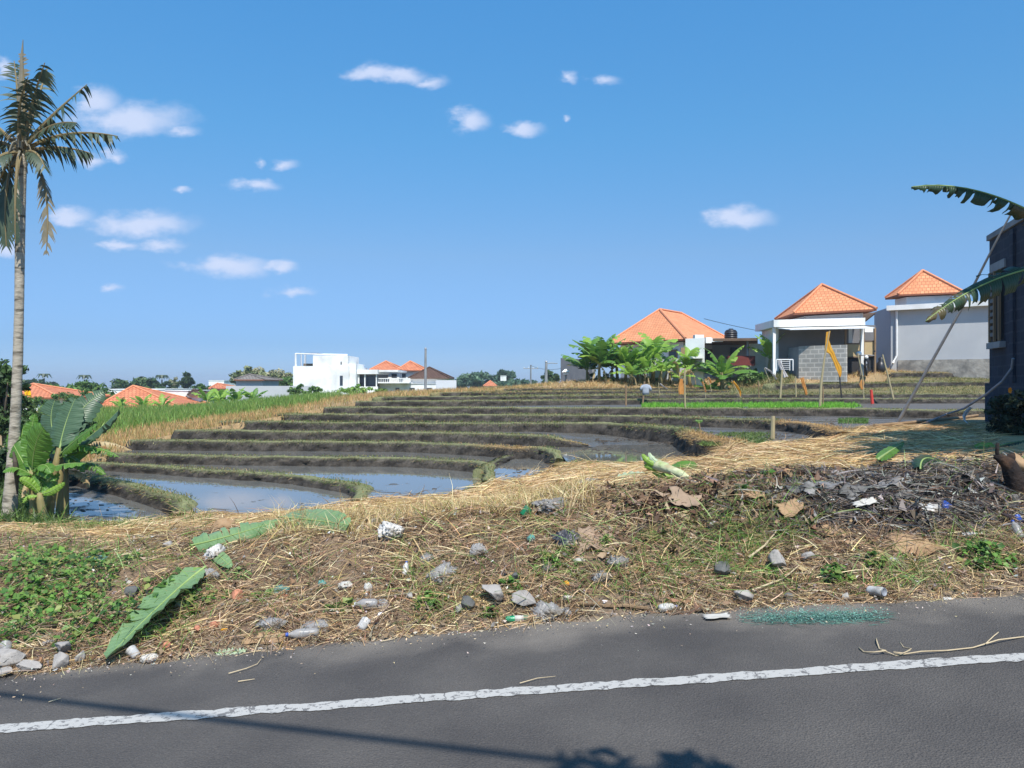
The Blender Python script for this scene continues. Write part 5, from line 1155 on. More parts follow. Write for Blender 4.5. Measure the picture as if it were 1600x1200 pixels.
# ---- house with pyramid roof, porch canopy and block yard wall
def house_two():
    A = at(1240, 489, 40); L = at(1211, 499, 44); B = at(1370, 482.5, 37.8); L.z = B.z = A.z; Cc = L + B - A; ap = (L + B) / 2; ap.z = 6.75
    o = empty('tiled_house', (A.x, A.y, 2.2), 'white house with a pyramid roof, long white porch canopy and block yard wall', 'house')
    hip_roof(o, A, B, Cc, L, ap, ap, M_TILE)
    cs = inset([A, B, Cc, L], .8); mb = MB(); mb.prism([(c.x, c.y) for c in cs], 4.7, A.z - .13); mb.build('upper_wall', M_WHITE, o)
    A2 = at(1209, 511, 39.5); z = A2.z; L2 = at(1180, 518, 42.9); B2 = at(1352, 508, 38.2); L2.z = B2.z = z; C2 = L2 + B2 - A2
    mb = MB(); mb.prism([(c.x, c.y) for c in (A2, B2, C2, L2)], z, z + .36); mb.build('porch_roof', M_WHITE, o)
    mb = MB(); e1 = (B2 - A2).normalized(); e2 = (L2 - A2).normalized()
    q = [A2 + e1 * .5 - e2 * .9, B2 - e2 * .8 + e1 * .1, B2 + e2 * .1, A2 + e1 * .2 + e2 * .1]
    mb.prism([(c.x, c.y) for c in q], [z - .22, z - .22, z - .08, z - .08], [z - .18, z - .18, z - .04, z - .04]); mb.build('canopy', M_WHITEM, o)
    b0 = A2 + e1 * .35 + e2 * 1.3; b1 = B2 - e1 * .1 + e2 * 1.3; b2 = C2 - e1 * .1; b3 = L2 + e1 * .35
    mb = MB(); mb.prism([(c.x, c.y) for c in (b0, b1, b2, b3)], 1.8, z - .005); mb.build('wall', M_WHITE, o)
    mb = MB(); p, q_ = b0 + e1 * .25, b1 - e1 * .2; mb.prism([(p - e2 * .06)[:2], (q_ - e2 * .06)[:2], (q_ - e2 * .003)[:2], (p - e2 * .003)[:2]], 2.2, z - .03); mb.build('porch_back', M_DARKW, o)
    mb = MB(); p = b0 + e2 * .9; r = Vector((-e1.x, -e1.y, 0)); mb.prism([(p + r * .03)[:2], (p - r * .03)[:2], (p - r * .03 + e2 * .45)[:2], (p + r * .03 + e2 * .45)[:2]], 3.1, 3.9); mb.build('window', M_GLASS, o)
    # block yard wall
    W0 = at(1248, 541, 39); W1 = at(1322, 540, 37.4); W2 = at(1215, 544, 42)
    mb = MB(); mb.wall((W0.x, W0.y), (W1.x, W1.y), 1.7, 3.47, .15); mb.build('block_wall', M_BLOCK, o)
    mb = MB(); mb.wall((W2.x, W2.y), (W0.x - .003, W0.y + .01), 1.7, 3.44, .15); mb.build('side_block_wall', M_CONC, o)
    for t in (.02, .985):
        c = A2.lerp(B2, t) + e2 * .25; mb = MB(); mb.box(c.x - .07, c.x + .07, c.y - .07, c.y + .07, 2.0, z - .004); mb.build('porch_post', M_WHITE, o)
    # lean-to stall between the two houses
    s = empty('lean_to', (at(1343, 0, 38).x, 38, 2.2), 'brown lean-to stall with plywood panels between two houses', 'shed')
    mb = MB(); a, b = at(1346, 506, 39.0), at(1369, 488, 39.0); mb.add([a, Vector((b.x, b.y, b.z)), Vector((b.x, 42, b.z + .2)), Vector((a.x, 42, a.z + .2))], [[0, 1, 2, 3]]); mb.add([v + Vector((0, 0, -.06)) for v in mb.v[:4]], [[3, 2, 1, 0]]); mb.build('awning', M_BROWN, s)
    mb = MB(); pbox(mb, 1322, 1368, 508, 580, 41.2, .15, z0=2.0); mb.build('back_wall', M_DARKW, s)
    for (x0, x1, t, b_) in ((1323, 1343, 538, 557), (1345, 1367, 534, 555)):
        mb = MB(); pbox(mb, x0, x1, t, b_, 39.2, .06); pn = mb.build('panel', M_PLY, s)
        fr = MB(); pbox(fr, x0 - 1, x1 + .8, t - 2, t - .2, 39.18, .1); pbox(fr, x0 - 1, x1 + .8, b_ + .2, b_ + 2, 39.18, .1); pbox(fr, x0 - 1.2, x0 - .1, t - .2, b_ + .2, 39.17, .1); fr.build('frame', M_BROWN, pn)
    mb = MB(); pbox(mb, 1322, 1368, 557, 582, 39.3, .08, z0=2.0); mb.build('skirting', M_DARK, s)
    for px in (1321, 1349, 1367):
        c = at(px, 0, 39.1); mb = MB(); mb.box(c.x - .04, c.x + .04, 39.05, 39.13, 2.0, 4.4); mb.build('post', M_WOOD, s)
    mb = MB(); pbox(mb, 1351, 1364, 511, 519, 39.0, .03); tag(mb.build('sign_board', M_WHITE), 'small blank white board hanging under the brown lean-to awning', 'board')
house_two()

# ---- grey boundary house at the right
def house_three():
    a = at(1392, 485, 42); b = at(1640, 0, 37.9); zt = 5.5
    o = empty('tiled_house', (a.x, a.y, 2.3), 'house behind a tall plain grey wall with a small orange roof', 'house')
    mb = MB(); mb.wall((a.x, a.y), (b.x, b.y), 1.8, zt, .25); mb.build('wall', M_GREYW, o)
    d = (b - a); d.z = 0; d.normalize(); n = Vector((d.y, -d.x, 0))
    mb = MB(); p0, p1 = a - d * .15 + n * .35, b + n * .35; mb.prism([p0[:2], p1[:2], (p1 - n * .7)[:2], (p0 - n * .7)[:2]], zt + .003, zt + .26); mb.build('gutter', M_WHITE, o)
    mb = MB(); p0, p1 = a + d * .35 + n * .06, b + n * .06; mb.prism([p0[:2], p1[:2], (p1 - n * .055)[:2], (p0 - n * .055)[:2]], 1.8, 2.86); mb.build('footing', M_RUBBLE, o)
    c = at(1366, 0, 45.2)
    mb = MB(); mb.wall((c.x, c.y), (a.x - .003, a.y - .003), 1.8, 5.72, .25); mb.build('return_wall', M_SHADEG, o)
    mb = MB(); p = a + d * .3 + n * .1; mb.tube([(p.x, p.y, zt - .02), (p.x, p.y, 3.1), (p.x - .25, p.y - .1, 2.7)], .06, 8); mb.build('drainpipe', M_WHITEM, o)
    A = at(1403, 460, 43); L = at(1383, 466, 44.9); B = at(1505, 456, 41.8); L.z = B.z = A.z; Cc = L + B - A; ap = (L + B) / 2; ap.z = 7.83
    hip_roof(o, A, B, Cc, L, ap, ap, M_TILE); cs = inset([A, B, Cc, L], .55)
    mb = MB(); mb.prism([(q.x, q.y) for q in cs], 5.2, A.z - .13); mb.build('upper_wall', M_WHITE, o)
    # cut branches heaped at its foot
    mb = MB(); rr = random.Random(5); c0 = at(1520, 572, 38.6); c0.z = gz(c0.x, c0.y)
    for i in range(46):
        p = c0 + Vector((rr.uniform(-1.5, 1.5), rr.uniform(-.4, .4), rr.uniform(0, .28))); an = rr.uniform(-.5, .5); l = rr.uniform(.4, 1.1)
        q = p + Vector((l * math.cos(an), l * math.sin(an) * .6, rr.uniform(-.12, .28))); mb.tube([p, p.lerp(q, .5) + Vector((0, 0, .05)), q], rr.uniform(.012, .04), 5)
    tag(mb.build('brush_pile', M_WOOD), 'heap of cut branches at the foot of the tall grey wall', 'branches')
    mb = MB(); rr = random.Random(6)
    for i in range(5):
        p = at(rr.uniform(1490, 1540), 570, 38.2); p.z = gz(p.x, p.y) + .12; r = rr.uniform(.06, .12)
        mb.tube([p, p + Vector((r * 1.5, 0, .03))], r, 7)
    tag(mb.build('rubble_lump', M_CONC), 'pale rubble lumps in the branches below the grey wall', 'rubble')
house_three()

# ---- dark block building at the right edge
def dark_building():
    E = at(1546, 0, 17.4); Nn = Vector((8.62, 11.0, 0)); d = (Nn - Vector((E.x, E.y, 0))); d.normalize(); n = Vector((d.y, -d.x, 0))
    if n.x > 0: n = -n
    E = Vector((E.x, E.y, 0)); E2 = E - n * 5; N2 = Nn - n * 5; zt = 4.76
    o = empty('block_building', (E.x, E.y, .6), 'dark bare-block building with a barred window at the right edge', 'building')
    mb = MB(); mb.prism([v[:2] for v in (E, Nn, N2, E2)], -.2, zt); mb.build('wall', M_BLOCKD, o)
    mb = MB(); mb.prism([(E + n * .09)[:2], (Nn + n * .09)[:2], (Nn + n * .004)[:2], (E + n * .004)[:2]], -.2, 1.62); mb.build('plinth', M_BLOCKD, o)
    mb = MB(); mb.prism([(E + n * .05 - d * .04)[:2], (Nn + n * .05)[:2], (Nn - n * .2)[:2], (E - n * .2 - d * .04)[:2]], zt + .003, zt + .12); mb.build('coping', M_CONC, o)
    def pan(nm, s0, s1, z0, z1, o0, o1, m, par):
        mb = MB(); p, q = E + d * s0, E + d * s1; mb.prism([(p + n * o1)[:2], (q + n * o1)[:2], (q + n * o0)[:2], (p + n * o0)[:2]], z0, z1); return mb.build(nm, m, par)
    w = pan('window', .35, 1.05, 2.55, 3.95, .004, .06, M_DARK, o)
    for k in range(3): pan('frame', .33 + k * .34, .39 + k * .34, 2.5, 4.0, .062, .11, M_WOOD, w)
    for k in range(9): pan('louver', .40, .66, 2.62 + k * .145, 2.70 + k * .145, .062, .095, M_DARKW, w)
    pan('lintel', .2, 1.2, 4.02, 4.2, .004, .04, M_CONC, o); pan('window_sill', .22, 1.18, 2.36, 2.49, .004, .12, M_CONC, o)
    for s in (1.6, 2.9, 4.4): pan('pilaster', s, s + .22, 1.63, 4.7, .004, .06, M_BLOCKD, o)
dark_building()

# ---- grey concrete wall beside the banana row
w0, w1 = at(876, 560, 47), at(925, 563, 44)
mb = MB(); mb.wall((w0.x, w0.y), (w1.x, w1.y), .8, [3.15, 2.95, 2.95, 3.15], .2)
tag(mb.build('concrete_wall', M_CONC), 'stained grey concrete wall left of the banana row', 'wall')
c = at(884, 600, 40); zg = gz(c.x, c.y)
o = empty('garden_lantern', (c.x, c.y, zg), 'small lantern post with white pitched cap before the concrete wall', 'lantern')
mb = MB(); mb.box(c.x - .05, c.x + .05, c.y - .05, c.y + .05, zg - .1, zg + .45); mb.build('post', M_CONC, o)
mb = MB(); mb.box(c.x - .12, c.x + .12, c.y - .12, c.y + .12, zg + .453, zg + .58); mb.build('lamp_box', M_WHITE, o)
mb = MB(); z = zg + .583; mb.add([(c.x - .2, c.y - .2, z), (c.x + .2, c.y - .2, z), (c.x + .2, c.y + .2, z), (c.x - .2, c.y + .2, z), (c.x, c.y, z + .2)], [[0, 1, 4], [1, 2, 4], [2, 3, 4], [3, 0, 4], [3, 2, 1, 0]]); mb.build('cap', M_WHITE, o)

# ---- villas and far houses on the left
def rect_hip(parent, px0, px1, pye, pxa, pya, Y, depth, mat, ridge=0.0, caps=True):
    A = at(px0, pye, Y); B = at(px1, pye, Y); D = A + Vector((0, depth, 0)); Cc = B + Vector((0, depth, 0)); ap = at(pxa, pya, Y + depth / 2); r = Vector((ridge / 2, 0, 0))
    return hip_roof(parent, A, B, Cc, D, ap - r, ap + r, mat, caps=caps)
def far_house(label, px0, px1, pye, pxa, pya, Y, depth, mat, zb=-3.2, wallm=M_WHITE, wins=(), name='tiled_house', wi=3, cat='house', group=None):
    a = at(px0, pye, Y); b = at(px1, pye, Y); o = empty(name, ((a.x + b.x) / 2, Y, zb), label, cat, group)
    rect_hip(o, px0, px1, pye, pxa, pya, Y, depth, mat)
    mb = MB(); i = (px1 - px0) * .06; pbox(mb, px0 + i, px1 - i, pye + .5, 0, Y + .4, depth - .8, z0=zb); mb.build('wall', wallm, o)
    for (x0, x1, t, bb) in wins:
        w = MB(); pbox(w, x0, x1, t, bb, Y + .34, .08); w.build('window', M_GLASS, o)
    return o
far_house('low house under the tallest orange hip roof among banana leaves', 140, 294, 641, 208, 603, 60, 8, M_TILE2)
far_house('house with an orange roof half hidden behind the palm trunk', 6, 92, 621, 52, 600, 55, 7, M_TILE2)
def white_block(label, rects, Y, depth, wins=(), name='white_house', m=M_WHITE, zb=-3.2, group=None):
    a = at(rects[0][0], 0, Y); b = at(rects[0][1], 0, Y); o = empty(name, ((a.x + b.x) / 2, Y, zb), label, 'house', group)
    for k, (x0, x1, t, bt) in enumerate(rects):
        mb = MB(); pbox(mb, x0, x1, t, bt or 0, Y + k * .06, depth - k * .1, z0=zb if bt is None else None); mb.build('wall', m, o)
        cp = MB(); pbox(cp, x0 - .4, x1 + .4, t - .9, t - .02, Y - .06 + k * .06, depth + .1); cp.build('parapet', m, o)
    for (x0, x1, t, bb) in wins:
        w = MB(); pbox(w, x0, x1, t, bb, Y - .04, .06); w.build('window', M_GLASS, o)
    return o
white_block('long low white house behind the tallest orange roof', [(145, 258, 609, None)], 76, 8, [(160, 166, 614, 619), (190, 196, 614, 619)])
white_block('white cube house right of the tallest orange roof', [(258, 294, 611, None)], 67, 6, [(290, 293, 618, 628)])
far_house('small white gabled hut beside the white cube house', 293, 312, 617, 302, 609, 66, 4, M_TILEB)
far_house('small house with a dark red gable front', 321, 343, 617, 331, 607, 72, 4, M_TILEB, wallm=pmat('dark_red_wall', lin(116, 56, 52), lin(98, 48, 46), rough=.8))
far_house('faded orange-roofed house left of the long grey wall', 326, 354, 607, 340, 599, 90, 6, M_TILE2)
far_house('grey shingled pavilion rising behind the long grey wall', 366, 413, 593, 390, 585, 74, 6, M_TILEG, wallm=M_GREYW)
white_block('far white villa on the skyline above the faded orange roof', [(326, 350, 595, None)], 120, 8)
g0, g1_ = at(353, 603, 64), at(486, 604, 64)
mb = MB(); mb.wall((g0.x, 64), (g1_.x, 64), -2.5, g0.z, .3); gw = mb.build('yard_wall', M_GREYW); tag(gw, 'long grey yard wall left of the white villa', 'wall')
mb = MB(); pbox(mb, 459, 464, 607, 616, 63.95, .06); mb.build('door', M_WHITE, gw)

v = empty('white_villa', (at(505, 0, 70).x, 70, -2), 'bright white flat-roofed villa with a rooftop pergola frame', 'villa')
mb = MB(); pbox(mb, 458, 545, 572, 0, 70, 9, z0=-2.5); mb.build('wall', M_WHITE, v)
mb = MB(); pbox(mb, 489, 543.6, 555.5, 571.9, 70.05, 5); mb.build('stair_block', M_WHITE, v)
mb = MB(); pbox(mb, 543.8, 556, 568, 578, 70.3, 4, z0=-2.5); mb.build('step_block', M_WHITE, v)
mb = MB(); pbox(mb, 531, 535.5, 587, 602, 69.95, .06); mb.build('window', M_GLASS, v)
mb = MB(); pbox(mb, 532, 534, 565, 569, 70.0, .06); mb.build('vent', M_DARKW, v)
pg = MB(); Y = 70.4
for px in (462, 470.5, 476.5): c = at(px, 0, Y + (px - 462) * .2); pg.tube([(c.x, c.y, at(0, 572, Y).z), (c.x, c.y, at(0, 552.5, Y).z)], .05 if px > 463 else .09, 6)
pg.tube([at(462, 552.5, Y), at(543, 555, Y)], .06, 6); pg.tube([at(462, 552.5, Y + 4), at(543, 554, Y + 4)], .05, 6); pg.tube([at(462, 552.5, Y), at(462, 552.5, Y + 4)], .06, 6); pg.tube([at(543.3, 557, Y), at(543.3, 572, Y)], .08, 6)
pgo = pg.build('pergola', M_WHITEM, v); mb = MB(); a = at(474, 553, Y); b = at(512, 553, Y + 4); mb.box(a.x, b.x, a.y + .3, b.y, a.z + .06, a.z + .1); mb.build('shade_net', M_DARKW, pgo)
for px in (470, 478): mb = MB(); mb.tube([at(px, 572, 72), at(px, 550 if px == 470 else 553, 72)], .02, 5); mb.build('antenna', M_METAL, v)
mb = MB(); pbox(mb, 474, 489, 568, 572, 72, 1); mb.build('roof_planter', M_BARK, v)

w = empty('white_wing', (at(566, 0, 71).x, 71, -1.5), 'low white wing with a dark glazed veranda beside the villa', 'house')
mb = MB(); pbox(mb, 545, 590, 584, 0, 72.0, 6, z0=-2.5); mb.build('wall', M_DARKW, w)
mb = MB(); pbox(mb, 543.5, 590, 577.5, 584.5, 70.9, 7.0); mb.build('roof_slab', M_WHITE, w)
mb = MB(); pbox(mb, 590.1, 622, 578, 581, 71.6, 6); mb.build('canopy', M_WHITE, w)
mb = MB(); pbox(mb, 543, 590, 604, 0, 71.0, .3, z0=-2.5); mb.build('parapet', M_WHITE, w)
for px in (560.5, 570, 588): mb = MB(); pbox(mb, px - .8, px + .8, 584.6, 604, 71.1, .12); mb.build('column', M_WHITE, w)
for x0, x1 in ((548, 560), (561.5, 569), (571, 586)): mb = MB(); pbox(mb, x0, x1, 588, 603, 71.9, .06); mb.build('window', M_GLASS, w)
far_house('white house with the left one of two twin orange roofs', 577, 627, 578, 603, 564.5, 78, 6, M_TILE2, zb=-2.5, wins=((596, 606, 584, 592), (612, 620, 584, 590)))
far_house('white house with the right one of two twin orange roofs', 619, 664, 578.5, 641, 564.5, 80, 6, M_TILE2, zb=-2.5, wins=((626, 634, 584, 590),))
h = white_block('white balcony house with small dark windows before the twin orange roofs', [(590, 640, 598, None), (640, 681, 600, None)], 73, 4, [(593, 603, 607, 613), (618, 624, 606, 616), (640, 648, 606, 614), (664, 675, 606, 614)], zb=-2.5)
mb = MB(); pbox(mb, 590, 640, 597, 598.8, 71.8, 1.2); mb.build('balcony_slab', M_WHITE, h)
mb = MB()
for k in range(18): px = 590.5 + k * 2.9; pbox(mb, px, px + .7, 592, 597, 71.85, .06)
pbox(mb, 590, 641, 590.8, 592, 71.83, .1); mb.build('balustrade', M_WHITE, h)
far_house('white house with a dark brown hip roof behind the utility pole', 638, 702, 590.5, 671, 574, 75, 6, M_TILEB, zb=-2.5)
g0, g1_ = at(681, 594, 71), at(713, 594, 71); mb = MB(); mb.wall((g0.x, 71), (g1_.x, 71), -2, g0.z, .3); tag(mb.build('yard_wall', pmat('pale_panel', lin(206, 208, 212), lin(194, 196, 202), scale=.5, rough=.8)), 'pale grey panel wall at the end of the villa row', 'wall')
far_house('tiny house with a single orange roof in the hazy trees', 755, 776, 603, 766, 595, 120, 5, M_TILE2, zb=-2.5)
white_block('tiny white shed below the hazy rounded tree', [(782, 791, 588, 595)], 150, 4)
# yellow banner on the left roof
mb = MB(); a = at(37, 607, 53.5)
for i in range(9):
    for j in range(5): p = at(37 + i * 1.35 + j * .4, 606 + j * 2.6 + i * .6 + math.sin(i) * .5, 53.5 + .1 * math.sin(i * 1.2 + j)); mb.v.append(p)
for i in range(8):
    for j in range(4): mb.f.append([i * 5 + j, i * 5 + j + 1, (i + 1) * 5 + j + 1, (i + 1) * 5 + j]); mb.m.append(0)
tag(mb.build('banner', pmat('yellow_cloth', lin(250, 196, 24), lin(240, 176, 16), rough=.7, bump=0), smooth=True), 'bright yellow cloth hanging in front of the leftmost orange roof', 'banner')
# ------------------------------------------------------------------ row of banana plants and shrubs before the houses
def bpx(px, pyb, pyt, Y, n, ll, label, seed, mats=(M_BANB, M_BANB, M_BAN), **k):
    b = at(px, pyb, Y); b.z = gz(b.x, b.y); top = at(px, pyt, Y).z; h = max(.5, (top - b.z) * k.pop('sf', .55))
    return banana_plant(b, h, n + 3, ll * 1.45, label, seed, 'banana plants in front of the houses', mats, **k)
bpx(936, 600, 530, 38.5, 18, 1.25, 'tallest darkest banana plant at the left end of the row', 101, (M_BAN, M_BAN, M_BANB), upright=.95, dead=2, width=.4, sf=.42)
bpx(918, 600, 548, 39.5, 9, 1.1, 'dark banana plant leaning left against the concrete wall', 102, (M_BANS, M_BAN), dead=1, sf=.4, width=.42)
bpx(955, 601, 540, 40, 9, 1.2, 'ragged banana plant right beside the tallest dark one', 103, (M_BAN, M_BANB), dead=2, sf=.35, width=.42)
bpx(977, 600, 552, 38.8, 9, 1.0, 'bright banana plant behind the wooden stick', 104, (M_BANB, M_BANB, M_BAN), dead=2, upright=.9)
bpx(996, 600, 550, 39.2, 10, 1.0, 'bushy bright banana plant in the middle of the row', 105, (M_BANB, M_BANB, M_BAN), dead=1, upright=.95, sf=.4)
bpx(1020, 598, 530, 39.5, 8, 1.15, 'lanky banana plant with a tall bare stem before the orange roof', 106, (M_BANB, M_BANB, M_BAN), dead=1, upright=.8, sf=.62)
bpx(1047, 597, 560, 40, 7, .8, 'small bright banana plant before the white side wall', 107, (M_BANB, M_BANB, M_BAN), dead=2)
bpx(1078, 596, 552, 40.3, 7, .95, 'banana plant with one leaf pointing straight up', 108, (M_BANB, M_BANB, M_BAN), dead=2, upright=1.0)
bpx(1130, 596, 530, 39.5, 9, 1.25, 'broad-leaved banana plant before the flat-roofed carport', 109, (M_BAN, M_BANB), dead=3, width=.38)
bpx(1106, 598, 572, 39.7, 6, .9, 'low banana plant left of the carport banana plant', 110, (M_BAN,), dead=1)
bpx(1201, 583, 537, 41.0, 9, 1.0, 'bright young banana plant beside the block yard wall', 111, (M_BANB,), dead=0, upright=.85, width=.34)
bpx(965, 601, 548, 39.6, 8, .9, 'bright banana plant half hidden behind the wooden stick', 113, (M_BANB,), dead=1, upright=.95)
bpx(1008, 599, 556, 38.6, 9, .8, 'short bright banana plant left of the lanky one', 114, (M_BANB,), dead=1, upright=.9, sf=.4)
bpx(986, 601, 566, 38.0, 8, .7, 'lowest bright banana plant in the middle of the row', 115, (M_BANB, M_BANB, M_BAN), dead=2, sf=.4)
bpx(1032, 598, 560, 38.8, 7, .8, 'bright banana plant right of the lanky bare stem', 116, (M_BANB, M_BANB, M_BAN), dead=1)
bpx(1062, 597, 572, 39.2, 6, .7, 'short yellowing banana sucker between two taller ones', 112, (M_BANB, M_BANDRY), dead=1)
for i, (px, t, b, hw, Y, lab, cols) in enumerate(((945, 578, 604, 36, 39.2, 'dense dark shrub at the foot of the tallest banana plant', T_DARK), (1010, 586, 603, 30, 40.2, 'low green shrub under the middle banana plants', T_MID), (1188, 578, 604, 34, 40.2, 'olive scrub on the slope left of the block yard wall', T_MID),
                                                 (963, 535, 575, 26, 42, 'feathery yellow-green bush before the corner of the orange roof', (lin(140, 150, 72), lin(120, 138, 64), lin(156, 160, 88))), (1165, 570, 592, 16, 41.5, 'small dark shrub below the carport counter', T_DARK))):
    tpx('shrub', lab, px, t, b, hw, Y, cols, 1900, .15, 36, 'shrubs in front of the houses', 200 + i, lobes=3, deep=.7, cat='shrub', limbs=4)
# plants at the edge of the left field
for i, (px, pb, pt, Y, n, ll, lab) in enumerate(((222, 641, 612, 52, 9, 1.1, 'banana plant before the middle of the tallest orange roof'), (190, 641, 622, 50, 8, .9, 'low banana plant before the left end of the tallest orange roof'), (252, 641, 618, 51, 7, 1.0, 'banana plant before the right slope of the tallest orange roof'),
                                                 (325, 630, 612, 50, 9, 1.1, 'bright banana plant before the small red gable'), (345, 628, 606, 52, 9, 1.2, 'banana plant before the left end of the long grey wall'), (370, 626, 610, 51, 9, 1.1, 'banana plant before the middle of the long grey wall'), (396, 624, 606, 52, 9, 1.2, 'banana plant with a withered leaf before the long grey wall'))):
    b = at(px, pb, Y); b.z = gz(b.x, b.y); banana_plant(b, max(.4, (at(px, pt, Y).z - b.z) * .5), n, ll, lab, 300 + i, 'banana plants at the edge of the field', (M_BANB, M_BANB, M_BAN), dead=1, upright=.8)
for i, (px, t, b, hw, Y, lab, cols) in enumerate(((465, 598, 622, 14, 56, 'dark green shrub before the white villa wall', T_MID), (492, 600, 622, 12, 58, 'small shrub at the right foot of the villa wall', T_MID), (560, 596, 622, 34, 56, 'long bright hedge under the glazed veranda', (lin(128, 164, 72), lin(108, 146, 60), lin(146, 176, 92))), (596, 604, 624, 16, 50, 'tall pale weeds at the end of the veranda hedge', (lin(128, 150, 76), lin(112, 138, 66))),
                                                 (300, 628, 648, 30, 51, 'leafy scrub below the white cube house', T_MID), (30, 605, 660, 40, 40, 'green scrub below the leftmost orange roof', T_MID), (110, 604, 640, 40, 46, 'bright leafy scrub between the two orange roofs', T_MID))):
    tpx('shrub', lab, px, t, b, hw, Y, cols, 1800, .16, 34, 'shrubs along the field', 220 + i, lobes=3, deep=1.0, cat='shrub', limbs=3)

# ------------------------------------------------------------------ poles, flags and sticks in the terraces
def pole(name, label, cat, pts, r, mat=None, group=None, r2=None):
    mb = MB(); n = len(pts); mb.tube(pts, [r + (r2 - r) * i / (n - 1) if r2 else r for i in range(n)], 7); return tag(mb.build(name, mat or M_WOOD, origin=pts[0]), label, cat, group)
def foot(px, py, Y): p = at(px, py, Y); return p
M_FLAG = leafmat('yellow_cloth_flag', lin(236, 176, 62), lin(222, 158, 52), 5, .7, .35); M_FLAGO = leafmat('orange_cloth', lin(226, 164, 92), lin(206, 140, 74), 5, .7, .3); M_FLAGW = leafmat('white_cloth', lin(214, 208, 204), lin(196, 190, 188), 5, .7, .3); M_BAMBOO = pmat('bamboo', lin(176, 164, 128), lin(150, 136, 104), scale=4, rough=.5, bump=.1, stretch=(1, 1, .3))
def cloth(name, rows, mat, parent=None, fold=.05, thick=None):
    """hanging cloth: rows of (left point, right point) from top to bottom, rippled"""
    mb = MB(); K = 8
    for i, (a, b) in enumerate(rows):
        a, b = Vector(a), Vector(b)
        for k in range(K + 1): t = k / K; p = a.lerp(b, t); mb.v.append(p + Vector((0, fold * math.sin(k * 1.7 + i * .6), fold * .3 * math.sin(i + k))))
    for i in range(len(rows) - 1):
        for k in range(K): q = i * (K + 1) + k; mb.f.append([q, q + K + 1, q + K + 2, q + 1]); mb.m.append(0)
    return mb.build(name, mat, parent, smooth=True)
Y = 25.2; o = empty('flag_pole', at(1281, 638, Y), 'tall leaning bamboo pole flying a long yellow flag by the seedlings', 'flag')
mb = MB(); mb.tube([at(1281, 640, Y), at(1283, 600, Y), at(1288, 560, Y), at(1296, 517, Y)], [.045, .04, .03, .018], 7); mb.build('pole', M_BAMBOO, o)
cloth('flag', [(at(1291, 519, Y), at(1298, 517, Y)), (at(1290, 535, Y), at(1295.5, 531, Y)), (at(1288.5, 549, Y), at(1299, 541, Y)), (at(1296, 553, Y), at(1304, 551, Y)), (at(1302, 565, Y), at(1308, 562, Y)), (at(1306, 576, Y), at(1315, 574, Y)), (at(1310, 584, Y), at(1315, 582, Y)), (at(1312, 590, Y), at(1314, 588, Y))], M_FLAG, o, .015)
def pennant(label, pole_pts, rows, Y, mat, group='small cloth pennants among the terraces', r=.025):
    o = empty('pennant', at(*pole_pts[0], Y), label, 'pennant', group)
    mb = MB(); mb.tube([at(*p, Y) for p in pole_pts], r, 6); mb.build('pole', M_BAMBOO, o)
    cloth('cloth', [(at(*a, Y), at(*b, Y)) for a, b in rows], mat, o, .03); return o
pennant('orange pennant on a short stick left of the tall flag', [(1244, 620), (1243, 588)], [((1250, 591), (1256, 589)), ((1253, 600), (1258, 598)), ((1256, 610), (1261, 608)), ((1259, 618), (1262, 616))][:4], 31, M_FLAGO)
pennant('thin dark stick wrapped in orange cloth right of the tall flag', [(1350, 627), (1348, 590), (1340, 552)], [((1345, 594), (1350, 593)), ((1343, 601), (1351, 600)), ((1346, 609), (1349, 608))], 31, M_FLAGO)
pennant('stick with a pale peach cloth bag tied to it', [(1071, 648), (1070, 612), (1070, 575)], [((1063, 592), (1067, 592)), ((1061, 600), (1068, 600)), ((1060, 610), (1069, 610)), ((1061, 616), (1068, 616))], 24, M_FLAGO)
pennant('thin orange strip on a leaning twig right of the cloth bag', [(1103, 622), (1098, 592)], [((1096, 597), (1099, 596)), ((1099, 605), (1102, 604)), ((1101, 613), (1104, 612))], 32, M_FLAGO, r=.015)
pennant('short orange strip before the carport banana plant', [(1112, 612), (1106, 588)], [((1105, 590), (1108, 589)), ((1108, 595), (1111, 594)), ((1110, 599), (1112, 598))], 35, M_FLAGO, r=.015)
pennant('orange strip drooping over the dark bank left of the seedlings end', [(1160, 626), (1143, 594)], [((1142, 597), (1147, 595)), ((1150, 605), (1154, 604)), ((1155, 612), (1158, 611)), ((1156, 620), (1158, 619))], 31, M_FLAG, r=.015)
pennant('pink strip tied low beside the grey scarecrow shirt', [(1031, 622), (1029, 598)], [((1030, 600), (1032, 599)), ((1036, 605), (1038, 604)), ((1042, 608), (1044, 607))], 32, M_FLAGW, r=.015)
pennant('white cloth strip bent over on the scrub slope', [(1207, 606), (1194, 575)], [((1194, 576), (1196, 574)), ((1204, 582), (1206, 580)), ((1209, 588), (1211, 587)), ((1212, 593), (1215, 592))], 36, M_FLAGW, r=.012)
pennant('grey stake carrying a white cloth before the block yard wall', [(1219, 624), (1221, 595), (1222, 578)], [((1215, 564), (1219, 562)), ((1217, 572), (1223, 570)), ((1221, 580), (1226, 578)), ((1224, 590), (1232, 588))], 31, M_FLAGW, r=.04)
o = empty('scarecrow', at(1004, 632, 29), 'grey shirt hung on a stake at the start of the seedlings', 'scarecrow')
mb = MB(); Y = 29; mb.tube([at(1004, 634, Y), at(1006, 612, Y), at(1007, 596, Y)], .035, 7); mb.build('stake', M_WOOD, o)
mb = MB(); mb.tube([at(1003, 602, Y), at(1014, 600, Y)], .02, 6); mb.build('crossbar', M_WOOD, o)
mb = MB(); c = at(1009, 608, Y)
pr = [(.05, .18), (.15, .15), (.14, .03), (.12, -.1), (.13, -.2)]
